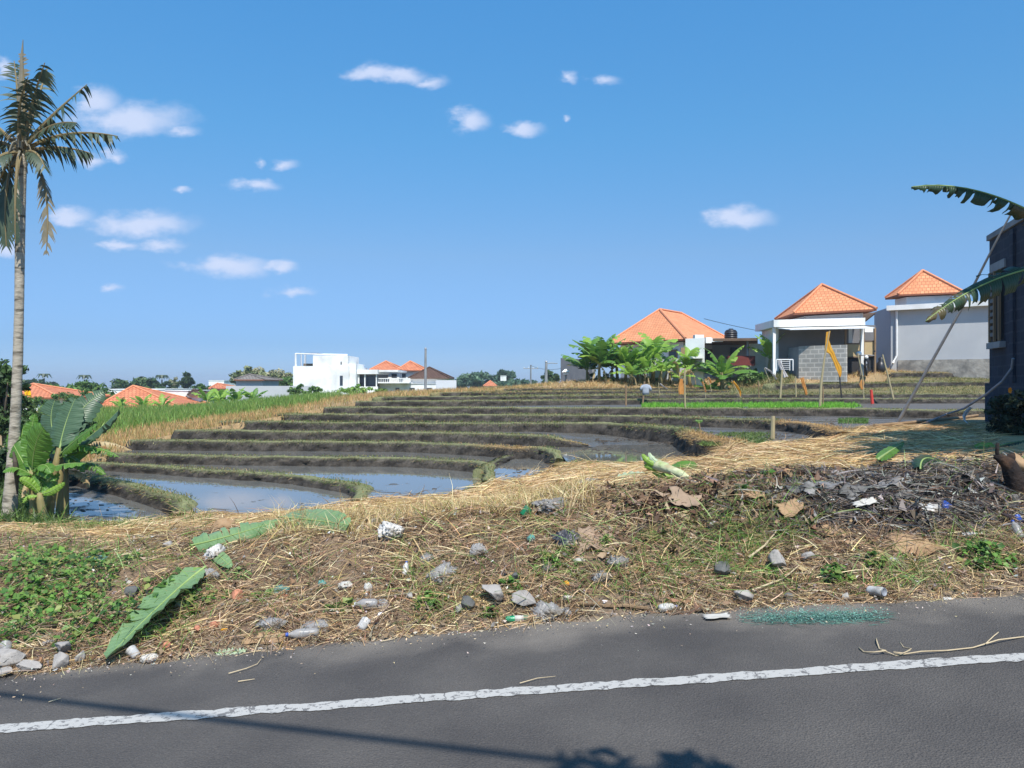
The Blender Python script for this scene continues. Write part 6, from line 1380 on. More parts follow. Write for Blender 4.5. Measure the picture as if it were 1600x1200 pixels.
mb.lathe([(r, h) for r, h in pr[::-1]], Matrix.Translation(c) @ Matrix.Diagonal((1, .5, 1, 1)), 14); sh = mb.build('shirt', pmat('grey_cloth', lin(166, 172, 182), lin(138, 145, 156), scale=8, rough=.9), o, smooth=True)
for s in (-1, 1): mb = MB(); mb.tube([c + Vector((s * .11, 0, .12)), c + Vector((s * .17, 0, .03)), c + Vector((s * .18, 0, -.06))], [.05, .048, .045], 8); mb.build('sleeve', MATS['grey_cloth'], sh, smooth=True)
GS = 'bare sticks standing in the terraces'
pole('wooden_stick', 'bare wooden stick left of the grey scarecrow shirt', 'stick', [at(978, 634, 28), at(978, 602, 28)], .035, group=GS)
pole('wooden_stick', 'pale post standing in the mud before the straw-topped bank', 'post', [at(1207, 693, 15.8), at(1208, 650, 15.8)], .05, M_BAMBOO, GS, .04)
pole('wooden_stick', 'long pale pole leaning before the bluish return wall', 'stick', [at(1396, 624, 30), at(1388, 590, 30), at(1379, 554, 30)], .04, M_BAMBOO, GS, .025)
pole('red_stake', 'short red stake at the right end of the seedlings', 'stake', [at(1363, 631, 29), at(1361, 609, 29)], .06, pmat('red_paint', lin(204, 70, 58), lin(180, 58, 50), rough=.6), None, .05)
pole('wooden_stick', 'thin grey stick rising just right of the tall flag pole', 'stick', [at(1286, 634, 27), at(1286, 604, 27)], .022, group=GS)
pole('wooden_stick', 'dark forked stick under the tail of the yellow flag', 'stick', [at(1315, 622, 33), at(1312, 590, 33), at(1309, 575, 33)], .03, M_DARK, GS)
pole('wooden_stick', 'thin stick standing on the scrub bank left of the grey stake', 'stick', [at(1186, 624, 31), at(1185, 595, 31)], .018, group=GS)
o = empty('seedling_stake', at(1095, 676, 18.4), 'short stick with a tuft of green leaves stuck in the mud', 'stick')
mb = MB(); mb.tube([at(1095, 677, 18.4), at(1092, 661, 18.4)], .018, 6); mb.build('stick', M_WOOD, o)
for k in range(4): banana_blade('leaf', at(1092, 662, 18.4), at(1090 + k * 2, 655, 18.4), at(1086 + k * 4, 658 + (k % 2), 18.4), .06, (0, -1, .4), M_BAN, o, tears=0, segs=8, seed=k)

# ------------------------------------------------------------------ utility poles and wires
def upole(label, px, pt, pb, Y, r=.13, arm=0):
    b = at(px, pb, Y); b.z = gz(b.x, Y); o = empty('utility_pole', b, label, 'utility pole', 'utility poles'); t = at(px + .5, pt, Y)
    mb = MB(); mb.tube([b - Vector((0, 0, .2)), t], [r * 1.25, r * .8], 10); mb.build('shaft', M_CONC, o)
    if arm:
        mb = MB(); z = t.z - .5; mb.box(t.x - arm, t.x + arm, Y - .05, Y + .05, z, z + .1); mb.build('crossarm', M_METAL, o)
        for k in (-.9, -.3, .3, .9): mb = MB(); mb.tube([(t.x + arm * k, Y, z + .1), (t.x + arm * k, Y, z + .24)], .04, 6); mb.build('insulator', M_WHITE, o)
    else:
        mb = MB(); mb.lathe([(r * .95, 0), (r, .05), (r * .6, .16)], Matrix.Translation(t), 10); mb.build('cap', M_METAL, o)
    return o
upole('concrete utility pole before the dark brown roof', 664.5, 546, 616, 66, .11)
upole('slim utility pole standing before the hazy grove', 829, 570, 606, 95, .1, .9)
upole('leaning grey utility pole with a street lamp left of the concrete wall', 853, 566, 606, 85, .16)
mb = MB(); p = at(853, 569, 85); mb.tube([p, p + Vector((.5, 0, .12)), p + Vector((.9, 0, .1))], .05, 6); mb.box(p.x + .85, p.x + 1.25, 84.9, 85.1, p.z + .04, p.z + .12)
tag(mb.build('street_lamp', M_METAL), 'small street lamp head reaching right from the leaning pole', 'street lamp')
def wire(label, a, b, sag, r=.012, n=14, name='power_line', mat=None):
    a, b = Vector(a), Vector(b); mb = MB(); mb.tube([a.lerp(b, t / n) - Vector((0, 0, sag * 4 * (t / n) * (1 - t / n))) for t in range(n + 1)], r, 5); tag(mb.build(name, mat or M_BLACK), label, 'cable')
wire('thin power line sagging from the widest orange roof towards the porch house', at(1100, 498, 52), at(1290, 530, 56), .2, .018)
wire('thin cable strung past the slim utility pole over the grove', at(829, 571, 95), at(880, 575, 80), .3, .02)

# ------------------------------------------------------------------ leaning bamboo, cables and bushes by the dark building
b = gp(1400, 665); Yb = b.y
pole('bamboo_pole', 'long grey bamboo pole leaning up past the dark building', 'bamboo pole', [b, at(1452, 572, Yb - .6), at(1508, 472, Yb - 1.2), at(1555, 380, Yb - 1.8), at(1584, 326, Yb - 2.1)], .036, pmat('grey_bamboo', lin(150, 148, 146), lin(122, 120, 120), scale=4, rough=.6, bump=.2), None, .016)
P = [gp(px, py, lift=.05) for px, py in ((1366, 669), (1400, 666), (1450, 661), (1500, 656), (1532, 651))]
pole('bamboo_pole', 'brown bamboo pole lying on the ground at the foot of the leaning one', 'bamboo pole', P, .035, M_WOOD)
pole('plastic_hose', 'grey plastic hose curving from the ground up the dark building', 'hose', [gp(1448, 664, lift=.06), gp(1480, 656, lift=.15), at(1507, 638, 15.6), at(1540, 617, 14.6), at(1566, 596, 14.0), at(1581, 575, 13.8), at(1583, 560, 13.7)], .022, pmat('grey_hose', lin(140, 144, 154), lin(120, 124, 134), rough=.5, bump=0))
cl = cloth('plastic_strip', [(at(1514, 636, 15.2), at(1520, 637, 15.2)), (at(1507, 643, 15.2), at(1513, 646, 15.2)), (at(1504.5, 650, 15.2), at(1509, 652, 15.2)), (at(1506, 656, 15.1), at(1509, 658, 15.1)), (at(1511, 661, 15.0), at(1513, 662, 15.0))], M_FLAGW, None, .02); tag(cl, 'pale blue plastic strip hanging from the grey hose', 'plastic strip')
tpx('shrub', 'dark tangled shrub against the dark block building', 1578, 596, 690, 38, 12.6, (lin(52, 62, 44), lin(62, 72, 50), lin(44, 54, 40)), 5200, .07, 60, None, 401, deep=.6, cat='shrub', zbase=.8)
mb = MB(); c = at(1577, 610, 12.0)
for k in range(9):
    a = k * .7; d = Vector((math.cos(a) * .028, -.02, math.sin(a) * .04)); s = Vector((-d.z, 0, d.x)) * .35; mb.add([c, c + d * .7 + s, c + d * 1.3, c + d * .7 - s], [[0, 1, 2, 3]])
tag(mb.build('flower', leafmat('orange_petal', lin(240, 150, 30), lin(226, 128, 20), 4, .6, .3)), 'orange flower in the dark shrub by the block building', 'flower')
# banana plant whose two torn leaves reach in from the right
b = Vector((6.3, 8.2, 0)); b.z = gz(b.x, b.y); o = empty('banana_plant', b, 'banana plant reaching two torn dark leaves in from the right', 'banana plant')
stem('pseudostem', [b - Vector((0, 0, .1)), b + Vector((-.05, 0, 1.0)), b + Vector((-.1, 0, 2.0))], [.15, .12, .07], o); t = b + Vector((-.1, 0, 2.0))
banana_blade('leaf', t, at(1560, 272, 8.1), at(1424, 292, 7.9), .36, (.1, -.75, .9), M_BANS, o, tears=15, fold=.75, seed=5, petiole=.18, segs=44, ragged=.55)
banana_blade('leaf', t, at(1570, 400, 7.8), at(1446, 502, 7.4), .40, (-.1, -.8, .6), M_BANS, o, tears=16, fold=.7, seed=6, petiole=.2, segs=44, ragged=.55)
for k, (dx, dy, dz) in enumerate(((1.2, -.4, .8), (.4, -1.3, .9), (.9, .9, 1.0))):  # extra leaves out of view, added for their shade
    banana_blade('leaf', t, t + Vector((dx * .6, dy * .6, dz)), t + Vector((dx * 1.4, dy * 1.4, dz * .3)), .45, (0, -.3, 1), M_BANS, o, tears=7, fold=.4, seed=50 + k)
# trees that shade the right side and the road, and the cable whose shadow crosses the road
tree('shade_tree', 'leafy roadside tree shading the ground beside the dark building', (8.6, 5.6, .55), [((6.8, 6.3, 5.7), (1.8, 1.7, .9)), ((8.3, 8.6, 6.3), (1.8, 1.7, .9))], 34000, .23, T_DARK, .16, None, 'tree', 150, seed=61)
tree('roadside_tree', 'roadside tree across the road whose tip shades the asphalt', (2.2, -3.2, .1), [((1.05, -.12, 4.2), (.55, .8, .4)), ((1.6, -2.2, 4.8), (1.4, 1.3, .9))], 4000, .15, T_DARK, .12, None, 'tree', 50, seed=62)
wire('thick overhead cable whose shadow crosses the asphalt', (-18.5, 6.33, 6.6), (13.7, -5.12, 6.3), .3, .027, 20, 'overhead_cable')

# ------------------------------------------------------------------ motorbike and bundle by the lean-to
def motorbike(c, ang, label):
    o = empty('motorbike', c, label, 'motorbike'); M = Matrix.Translation(c) @ Matrix.Rotation(ang, 4, 'Z'); V3 = lambda *a: M @ Vector(a)
    for x in (-.6, .6):
        mb = MB(); n = 18; pts = [V3(x + .26 * math.cos(t), 0, .28 + .26 * math.sin(t)) for t in np.linspace(0, 2 * math.pi, n)]; mb.tube(pts, .05, 6, cap=False); w = mb.build('wheel', M_BLACK, o, smooth=True)
        mb = MB(); mb.lathe([(.05, -.05), (.05, .05)], M @ Matrix.Translation((x, 0, .28)) @ Matrix.Rotation(R(90), 4, 'X'), 10)
        for k in range(5): a = k * 1.256; mb.tube([V3(x, 0, .28), V3(x + .22 * math.cos(a), 0, .28 + .22 * math.sin(a))], .012, 5)
        mb.build('rim', M_METAL, w)
    mb = MB(); mb.tube([V3(-.75, 0, .62), V3(-.35, 0, .58), V3(0, 0, .42), V3(.25, 0, .4), V3(.42, 0, .72), V3(.46, 0, .92)], [.07, .15, .13, .1, .13, .08], 10); mb.build('body', M_BLACK, o, smooth=True)
    mb = MB(); mb.tube([V3(-.72, 0, .76), V3(-.4, 0, .76), V3(-.02, 0, .74), V3(.12, 0, .68)], [.08, .12, .13, .05], 10); mb.build('seat', M_DARK, o, smooth=True)
    mb = MB(); mb.tube([V3(.44, 0, .95), V3(.6, 0, .3)], .035, 6); mb.build('fork', M_METAL, o)
    mb = MB(); mb.tube([V3(.36, -.34, .98), V3(.44, -.1, 1.0), V3(.44, .1, 1.0), V3(.36, .34, .98)], .022, 6); mb.build('handlebar', M_METAL, o)
    mb = MB(); mb.lathe([(.03, -.05), (.09, .0), (.08, .05)], M @ Matrix.Translation((.52, 0, .9)) @ Matrix.Rotation(R(90), 4, 'Y'), 10); mb.build('headlight', M_WHITE, o, smooth=True)
    for s in (-1, 1): mb = MB(); mb.tube([V3(.38, s * .28, 1.0), V3(.4, s * .34, 1.14)], .01, 5); mb.lathe([(.05, -.01), (.05, .01)], M @ Matrix.Translation((.4, s * .35, 1.18)) @ Matrix.Rotation(R(90), 4, 'Y'), 8); mb.build('mirror', M_BLACK, o)
c = at(1354, 575, 38.5); c.z = gz(c.x, c.y); motorbike(c, R(-115), 'black motorbike parked before the plywood lean-to panels')
hc = Matrix.Translation(c) @ Matrix.Rotation(R(-115), 4, 'Z') @ Vector((.36, -.34, 1.06)); mb = MB(); mb.lathe([(.1, -.08), (.14, 0), (.12, .09), (.04, .14)], Matrix.Translation(hc), 12); tag(mb.build('helmet', M_WHITEM, smooth=True), 'white helmet hung on the black motorbike handlebar', 'helmet')
mb = MB(); c = at(1375, 577, 39.6); c.z = gz(c.x, c.y); mb.lathe([(.2, 0), (.26, .2), (.2, .45), (.12, .55), (.15, .68), (.06, .78)], Matrix.Translation(c) @ Matrix.Rotation(.1, 4, 'Y'), 12); tag(mb.build('sack', M_BLACK, smooth=True), 'black stuffed sack against the bluish return wall', 'sack')
o = empty('metal_frame', at(1222, 580, 38.5), 'white metal rack frame before the side block wall', 'rack'); Y = 38.5
fr = MB(); q = [at(1213, 562, Y), at(1239, 562, Y), at(1239, 579, Y), at(1213, 579, Y)]
for a, b_ in ((0, 1), (1, 2), (3, 0)): fr.tube([q[a], q[b_]], .03, 6)
fr.build('frame', M_WHITEM, o); sl_ = MB()
for k in range(5): sl_.tube([at(1221, 565 + k * 3, Y), at(1234, 565 + k * 3, Y)], .012, 5)
sl_.tube([at(1221, 563, Y), at(1221, 579, Y)], .02, 5); sl_.tube([at(1234, 563, Y), at(1234, 579, Y)], .02, 5); sl_.build('rail', M_WHITEM, o)
# ------------------------------------------------------------------ rubbish, stones and fallen leaves on the bank
def rp(px, py, lift=.0):
    k = (py - HY) / F + SLOPE * (px - CX) / F; Y = EYE / k; X = (px - CX) / F * Y; return Vector((X, Y, SLOPE * X + lift))
M_STONE = pmat('stone', lin(164, 158, 151), lin(136, 131, 126), scale=9, rough=.95, bump=.6, c3=lin(106, 98, 90), s3=5)
M_STONED = pmat('stone_dark', lin(104, 104, 100), lin(86, 86, 84), scale=9, rough=.95, bump=.6, c3=lin(122, 112, 98), s3=5)
M_BRICK = pmat('broken_brick', lin(192, 130, 102), lin(172, 112, 88), scale=12, rough=.95, bump=.5, c3=lin(150, 108, 84), s3=6)
M_CARD = pmat('cardboard', lin(164, 136, 104), lin(140, 113, 85), scale=5, rough=.9, bump=.2, c3=lin(136, 108, 80), s3=4)
M_PAPER = pmat('paper', lin(196, 192, 184), lin(160, 155, 146), scale=5, rough=.8, bump=.2)
def plastic(name, c1, c2, alpha):
    m = pmat(name, c1, c2, scale=7, rough=.35, bump=.35, bscale=14, spec=.45, c3=lin(132, 120, 104), s3=9); nt = m.node_tree; L = nt.links.new; b = nt.nodes['Principled BSDF']
    t = N(nt, 'ShaderNodeBsdfTransparent'); mx = N(nt, 'ShaderNodeMixShader'); mx.inputs['Fac'].default_value = alpha
    L(t.outputs['BSDF'], mx.inputs[1]); L(b.outputs['BSDF'], mx.inputs[2]); L(mx.outputs['Shader'], nt.nodes['Material Output'].inputs['Surface']); return m
M_CLEAR = plastic('clear_plastic', lin(178, 176, 174), lin(146, 143, 140), .6); M_WPLAS = plastic('white_plastic', lin(206, 204, 200), lin(174, 171, 166), .9); M_GPLAS = plastic('grey_plastic', lin(142, 139, 136), lin(112, 109, 107), .88)
M_BPLAS = plastic('black_plastic_sheet', lin(58, 58, 62), lin(96, 96, 102), .97); M_GREEN = plastic('green_plastic', lin(40, 150, 104), lin(30, 128, 88), .97); M_TEAL = plastic('teal_plastic', lin(96, 150, 140), lin(70, 124, 116), .95); M_BLUE = plastic('blue_plastic', lin(48, 82, 168), lin(36, 66, 140), .98)
M_SLATE = pmat('charred_sheet', lin(78, 76, 74), lin(112, 109, 105), scale=7, rough=.7, bump=.4, c3=lin(150, 147, 142), s3=5)
M_BEIGE = pmat('beige_cloth', lin(160, 138, 116), lin(132, 112, 94), scale=6, rough=.95, bump=.3)

ITEMS = []
def lump(name, px, py, wpx, hpx, mat, label, cat, seed, rough=.25, sub=3, flat=None, group=None, sharp=True, sink=.42, road=False, freq=2.2):
    """irregular lump standing on the ground: a sphere broken by folded noise (stone, crumpled bag, torn card)"""
    p = rp(px, py) if road else gp(px, py); sc = p.y / F; k_ = 1.0 if mat in (M_STONE, M_STONED, M_BRICK) or sub != 5 else .82; w = wpx * sc / 2 * k_; h = hpx * sc / 2 * k_; rng = np.random.default_rng(seed)
    bm = bmesh.new(); bmesh.ops.create_icosphere(bm, subdivisions=sub, radius=1)
    V = np.array([v.co for v in bm.verts]); Fq = np.array([[v.index for v in f.verts] for f in bm.faces]); bm.free()
    o1 = rng.uniform(0, 50, 6); f = freq
    n1 = fbm(V[:, 0] * f + o1[0] + V[:, 2] * 1.3, V[:, 1] * f + o1[1] - V[:, 2] * 1.7, 3, seed % 50); n2 = fbm(V[:, 2] * f + o1[2] + V[:, 0], V[:, 0] * f + o1[3] + V[:, 1] * .6, 3, seed % 40)
    rid = 1 - np.abs(2 * n1 - 1) if sharp else n1
    r = 1 + rough * ((rid - .5) * 1.6 + (n2 - .5) * 1.4)
    V = V * r[:, None]
    ST = mat in (M_STONE, M_STONED, M_BRICK)
    if not ST and sub > 3:                        # deep sharp creases of film
        for q_, am in ((3.2, .5), (6.5, .2)): V = V * (1 - am * np.abs(2 * fbm(V[:, 0] * q_ + o1[4] + V[:, 2] * q_ * .7, V[:, 1] * q_ + o1[5] - V[:, 2] * q_ * .6, 2, seed % 30) - 1))[:, None] * (1 + am * .3)
    ITEMS.append((p, w, h))
    # a few flat facets, as broken stone or creased plastic has
    for _ in range(13 if ST else 5):
        d = rng.normal(size=3); d /= np.linalg.norm(d); q = V @ d; lim = np.quantile(q, rng.uniform(.72, .93) if ST else .88); over = np.maximum(q - lim, 0); V -= d[None] * (over * (1.0 if ST else .8))[:, None]
    a = rng.uniform(-.5, .5); ca, sa = math.cos(a), math.sin(a)
    V = V * np.array([w * .92, (flat or (w + h) * .45), h * (.9 if ST else .8)]); V = V @ np.array([[ca, sa, 0], [-sa, ca, 0], [0, 0, 1]])
    # lay it on the slope
    nrm = gnormal(p) if not road else Vector((-SLOPE, 0, 1)).normalized(); q = Vector((0, 0, 1)).rotation_difference(nrm.lerp(Vector((0, 0, 1)), .4)).to_matrix()
    V = V @ np.array(q).T + np.array(p) + np.array([0, 0, h * (1 - sink)])
    o = np_mesh(name, V, Fq, mat, origin=p, smooth=mat not in (M_STONE, M_STONED, M_BRICK))
    return tag(o, label, cat, group)
def sheet(name, px, py, wpx, hpx, mat, label, cat, seed, amp=.15, thick=.004, lift=.012, rot=0, group=None, road=False):
    """creased sheet of card, paper or film lying over the ground, with thickness"""
    p = rp(px, py) if road else gp(px, py); sc = p.y / F; w, h = wpx * sc, hpx * sc * (2.4 if road else 1.5); K = 9; rng = random.Random(seed); mb = MB()
    for side in (0, 1):
        for i in range(K + 1):
            for j in range(K + 1):
                x = (i / K - .5) * w * (1 + .12 * math.sin(j * 1.3 + seed)); y = (j / K - .5) * h * (1 + .12 * math.sin(i * 1.1 + seed * 2)); ca, sa = math.cos(rot), math.sin(rot)
                X, Y_ = p.x + x * ca - y * sa, p.y + x * sa + y * ca
                g = (SLOPE * X if road else gz(X, Y_)); n = float(fbm(np.array([i * .55 + seed * 3.1]), np.array([j * .55 + seed]), 3, 3)[0])
                mb.v.append(Vector((X, Y_, g + lift + abs(n - .45) * amp * min(w, h) * .9 + side * thick)))
    q = (K + 1) * (K + 1); ix = lambda i, j, s: s * q + i * (K + 1) + j
    for i in range(K):
        for j in range(K): mb.f.append([ix(i, j, 1), ix(i + 1, j, 1), ix(i + 1, j + 1, 1), ix(i, j + 1, 1)]); mb.m.append(0); mb.f.append([ix(i, j, 0), ix(i, j + 1, 0), ix(i + 1, j + 1, 0), ix(i + 1, j, 0)]); mb.m.append(0)
    for i in range(K):
        for (a, b) in (((i, 0), (i + 1, 0)), ((i + 1, K), (i, K)), ((0, i + 1), (0, i)), ((K, i), (K, i + 1))): mb.f.append([ix(*a, 0), ix(*b, 0), ix(*b, 1), ix(*a, 1)]); mb.m.append(0)
    return tag(mb.build(name, mat, origin=p, smooth=True), label, cat, group)

for i, (px, py, w, h, m, lab) in enumerate((
    (1219, 893, 30, 28, M_STONE, 'rounded grey stone in the dead grass below the burnt heap'), (1128, 905, 32, 26, M_STONED, 'dark mossy stone left of the rounded grey one'), (1163, 943, 34, 20, M_STONE, 'pinkish grey stone at the road edge near the green patch'),
    (1234, 940, 16, 10, M_STONED, 'small dark stone right of the pinkish one at the road edge'), (771, 942, 34, 32, M_STONE, 'pale cracked stone in weeds above the clear bag'), (822, 952, 36, 28, M_STONE, 'pale wedge-shaped stone touching the clear bag'),
    (20, 1042, 52, 26, M_STONE, 'flat grey stone slab at the far left road edge'), (96, 1046, 30, 22, M_STONE, 'grey stone below the weeds at the left road edge'), (98, 1026, 38, 26, M_STONE, 'larger grey stone behind the one at the left road edge'), (42, 1056, 40, 18, M_STONE, 'broken pale stone lowest on the left road edge'),
    (206, 936, 24, 18, M_STONED, 'grey angular stone right of the big weed patch'), (125, 1037, 20, 16, M_STONE, 'small rounded stone right of the two left road edge stones'), (260, 862, 16, 14, M_STONE, 'pale stone chip left of the folded banana leaf'), (730, 955, 22, 20, M_STONED, 'brown lump of stone at the road edge left of the cracked stone'),
    (716, 962, 16, 14, M_STONE, 'small grey stone beside the brown lump'), (1262, 878, 20, 14, M_STONE, 'whitish stone above the bright weed plant'), (1320, 938, 14, 12, M_STONE, 'pebble left of the dented can'), (804, 915, 18, 18, M_STONED, 'blue-grey stone among weeds left of centre'), (5, 1060, 24, 16, M_STONE, 'stone cut off by the left edge at the road'), (640, 938, 14, 10, M_STONE, 'pebble in the weeds below the straw crest'))):
    lump('stone', px, py, w * 1.15, h * 1.35, m, lab, 'stone', 500 + i, .25, 4, group='stones along the bank', sink=.12)
for i, (px, py, w, h, lab) in enumerate(((370, 942, 26, 24, 'orange brick fragment below the long fallen leaf'), (442, 938, 26, 14, 'broken orange brick under the green carton'), (334, 984, 22, 18, 'orange brick chunk above the pale leaf strip'), (308, 990, 18, 20, 'dusty brick piece left of the orange chunk'), (260, 1016, 14, 16, 'small brick corner near the white foam'), (262, 868, 14, 10, 'brick chip at the left end of the folded leaf'), (50, 1068, 10, 5, 'tiny brick crumb on the left road edge'))):
    lump('brick_fragment', px, py, w, h, M_BRICK, lab, 'brick', 560 + i, .12, 4, group='brick fragments on the bank', freq=1.2, sink=.15)
BG = 'plastic bags thrown on the bank'
for i, (px, py, w, h, m, lab, fr) in enumerate((
    (862, 797, 66, 26, M_GPLAS, 'grey crumpled plastic bag trailing on the straw crest', 4), (612, 842, 40, 44, M_WPLAS, 'white crinkled bag stuffed in the straw below the crest', 4.5), (587, 820, 20, 18, M_GPLAS, 'grey shiny bag above the white crinkled one', 4), (564, 832, 18, 16, M_WPLAS, 'small white bag right of the broad folded leaf', 4),
    (851, 964, 50, 28, M_CLEAR, 'clear knotted plastic bag at the road edge', 3), (690, 902, 48, 32, M_CLEAR, 'clear torn bag in the middle of the bank', 4), (745, 868, 26, 26, M_CLEAR, 'clear cup-shaped plastic scrap in the straw', 3), (428, 980, 44, 22, M_CLEAR, 'clear crumpled film left of the clear bottle', 4.5), (492, 985, 46, 22, M_CLEAR, 'clear film bunched behind the bottle with blue cap', 4.5),
    (885, 855, 38, 38, M_BPLAS, 'black and silver torn bag left of the beige cloth', 4.5), (665, 880, 22, 26, M_GPLAS, 'brownish bag on end left of the clear torn bag', 4), (858, 893, 26, 18, M_BPLAS, 'small dark bag below the black and silver one', 4), (968, 882, 36, 16, M_GPLAS, 'flat grey plastic right of the white scrap', 4), (925, 757, 44, 16, M_GPLAS, 'grey dusty bag on the crest by the banana stem', 4),
    (338, 872, 30, 34, M_WPLAS, 'white dirty bag under the folded banana leaf', 4.5), (330, 905, 26, 26, M_CLEAR, 'clear bag beside the upper end of the long leaf', 4.5), (150, 878, 34, 14, M_TEAL, 'pale green plastic tangle at the top of the weed patch', 5), (1298, 765, 62, 22, M_GPLAS, 'large grey plastic sheet folded on the burnt heap', 4), (1245, 795, 30, 18, M_WPLAS, 'whitish crumpled bag at the left of the burnt heap', 4),
    (555, 945, 30, 14, M_CLEAR, 'clear plastic scraps in a row at the lower bank', 4.5), (600, 950, 34, 16, M_CLEAR, 'clear flattened plastic pack on the lower bank', 4), (1515, 838, 24, 10, M_WPLAS, 'white bag scrap at the right of the bank', 4), (75, 1010, 20, 14, M_CLEAR, 'clear bag scrap in the low weeds', 4), (940, 905, 30, 18, M_CLEAR, 'clear tattered film below the beige cloth', 5), (1105, 812, 30, 18, M_BEIGE, 'beige ragged sack piece in the brown litter', 3))):
    lump('plastic_bag', px, py, w, h, m, lab, 'plastic bag', 600 + i, .6, 5, group=BG, freq=fr, sink=.5)
for i, (px, py, w, h, m, nm, lab, cat) in enumerate((
    (1115, 822, 16, 11, M_PAPER, 'foam_scrap', 'white foam scrap in the brown litter', 'foam'), (1188, 713, 18, 6, M_PAPER, 'foam_tray', 'white foam tray on the matted straw', 'foam tray'), (235, 1034, 30, 16, M_PAPER, 'foam_scrap', 'white crushed foam at the left road edge', 'foam'), (281, 950, 15, 14, M_PAPER, 'foam_scrap', 'white foam bead beside the long fallen leaf', 'foam'),
    (885, 938, 18, 10, M_PAPER, 'paper_cup', 'white squashed paper cup above the plank', 'cup'), (905, 879, 20, 10, M_PAPER, 'foam_scrap', 'white scrap under the black and silver bag', 'foam'), (202, 913, 12, 8, M_PAPER, 'foam_scrap', 'tiny white foam flake above the grey angular stone', 'foam'), (542, 918, 26, 14, M_PAPER, 'paper_scrap', 'off-white paper lump on the middle bank', 'paper'), (575, 925, 14, 22, M_PAPER, 'paper_scrap', 'white torn paper standing right of the off-white lump', 'paper'),
    (1210, 800, 14, 10, M_PAPER, 'foam_scrap', 'white scrap left of the burnt heap', 'foam'), (1396, 878, 16, 8, M_PAPER, 'paper_scrap', 'white paper crumb right of the bright weed plant', 'paper'), (938, 858, 12, 9, M_PAPER, 'foam_scrap', 'white crumb at the foot of the beige cloth', 'foam'), (830, 846, 16, 16, M_TEAL, 'plastic_scrap', 'teal plastic scrap below the green cup', 'plastic'), (503, 916, 14, 14, M_TEAL, 'plastic_scrap', 'pale teal scrap right of the green carton', 'plastic'), (886, 916, 10, 12, pmat('yellow_plastic', lin(222, 164, 50), lin(200, 140, 40), rough=.5), 'plastic_scrap', 'yellow plastic scrap above the squashed cup', 'plastic'), (352, 988, 14, 8, MATS['yellow_plastic'], 'plastic_scrap', 'yellow scrap right of the orange brick chunk', 'plastic'),
    (1430, 748, 22, 6, M_PAPER, 'paper_scrap', 'pale paper scrap left of the folded green leaf', 'paper'), (1483, 940, 22, 8, M_PAPER, 'paper_scrap', 'white paper twist at the right road edge', 'paper'))):
    lump(nm, px, py, w * .8, h * .8, m, lab, cat, 700 + i, .5, 4, freq=2.5, sink=.4)
for a in ((933, 852, 62, 34, M_BEIGE, 'cloth', 'beige cloth bundle half buried in the bank', 'cloth', 1, .5, .01), (1433, 858, 72, 26, M_CARD, 'cardboard', 'torn brown cardboard sheet on the right of the bank', 'cardboard', 2, .3, .006), (1308, 835, 44, 12, M_CARD, 'cardboard', 'curved cardboard strip below the burnt heap', 'cardboard', 3, .35, .006), (412, 1003, 62, 14, M_CARD, 'cardboard', 'brown folded cardboard at the left road edge', 'cardboard', 4, .4, .006),
          (1362, 788, 60, 14, M_PAPER, 'paper_sheet', 'scorched white sheet on the burnt heap', 'paper', 5, .3, .004), (1335, 806, 40, 10, M_GPLAS, 'plastic_sheet', 'grey scorched film at the lower left of the burnt heap', 'plastic', 6, .4, .003), (1512, 790, 44, 14, M_CARD, 'cardboard', 'brown card scrap right of the blue and white wrapper', 'cardboard', 7, .4, .006), (438, 926, 28, 18, M_TEAL, 'carton', 'green and white flattened carton on a broken brick', 'carton', 8, .25, .006),
          (1290, 735, 52, 8, M_GPLAS, 'plastic_sheet', 'thin grey sheet on the straw behind the burnt heap', 'plastic', 9, .2, .003), (1545, 860, 50, 8, M_BROWN, 'bark_strip', 'dark curled bark strip at the right of the bank', 'bark', 10, .6, .01), (1010, 785, 40, 12, M_BEIGE, 'sacking', 'brown sacking scrap on the dark crest', 'cloth', 11, .4, .006)):
    sheet(a[5], a[0], a[1], a[2], a[3], a[4], a[6], a[7], a[8], a[9], a[10])
for i, (px, py, w, h, m, rot, lab) in enumerate(((1296, 770, 66, 20, M_GPLAS, .2, 'largest grey flaky sheet on the left of the burnt heap'), (1252, 776, 44, 14, M_SLATE, -.4, 'dark flaky sheet left of the largest grey one'), (1338, 778, 50, 16, M_SLATE, .5, 'dark slate-like sheet right of the largest grey one'), (1384, 772, 46, 14, M_GPLAS, -.2, 'grey flaky sheet in the middle of the burnt heap'), (1416, 790, 40, 14, M_SLATE, .7, 'curled charred sheet above the blue and white wrapper'), (1352, 800, 36, 10, M_PAPER, .1, 'pale ash-grey sheet low on the burnt heap'), (1236, 812, 40, 18, M_CARD, .3, 'brown limp card under the whitish crumpled bag'), (1070, 800, 46, 18, M_BEIGE, -.3, 'dusty sack scrap in the brown litter of the crest'), (1180, 790, 30, 16, M_CARD, .5, 'tan paper scrap left of the whitish crumpled bag'))):
    sheet('charred_sheet' if m is M_SLATE else 'flaky_sheet', px, py, w, h, m, lab, 'sheet', 40 + i, .3, .006, .07, rot, 'sheets lying on the burnt heap')
sheet('paper_sheet', 1120, 966, 38, 9, M_PAPER, 'white paper lying on the asphalt left of the green patch', 'paper', 15, .1, .004, road=True)
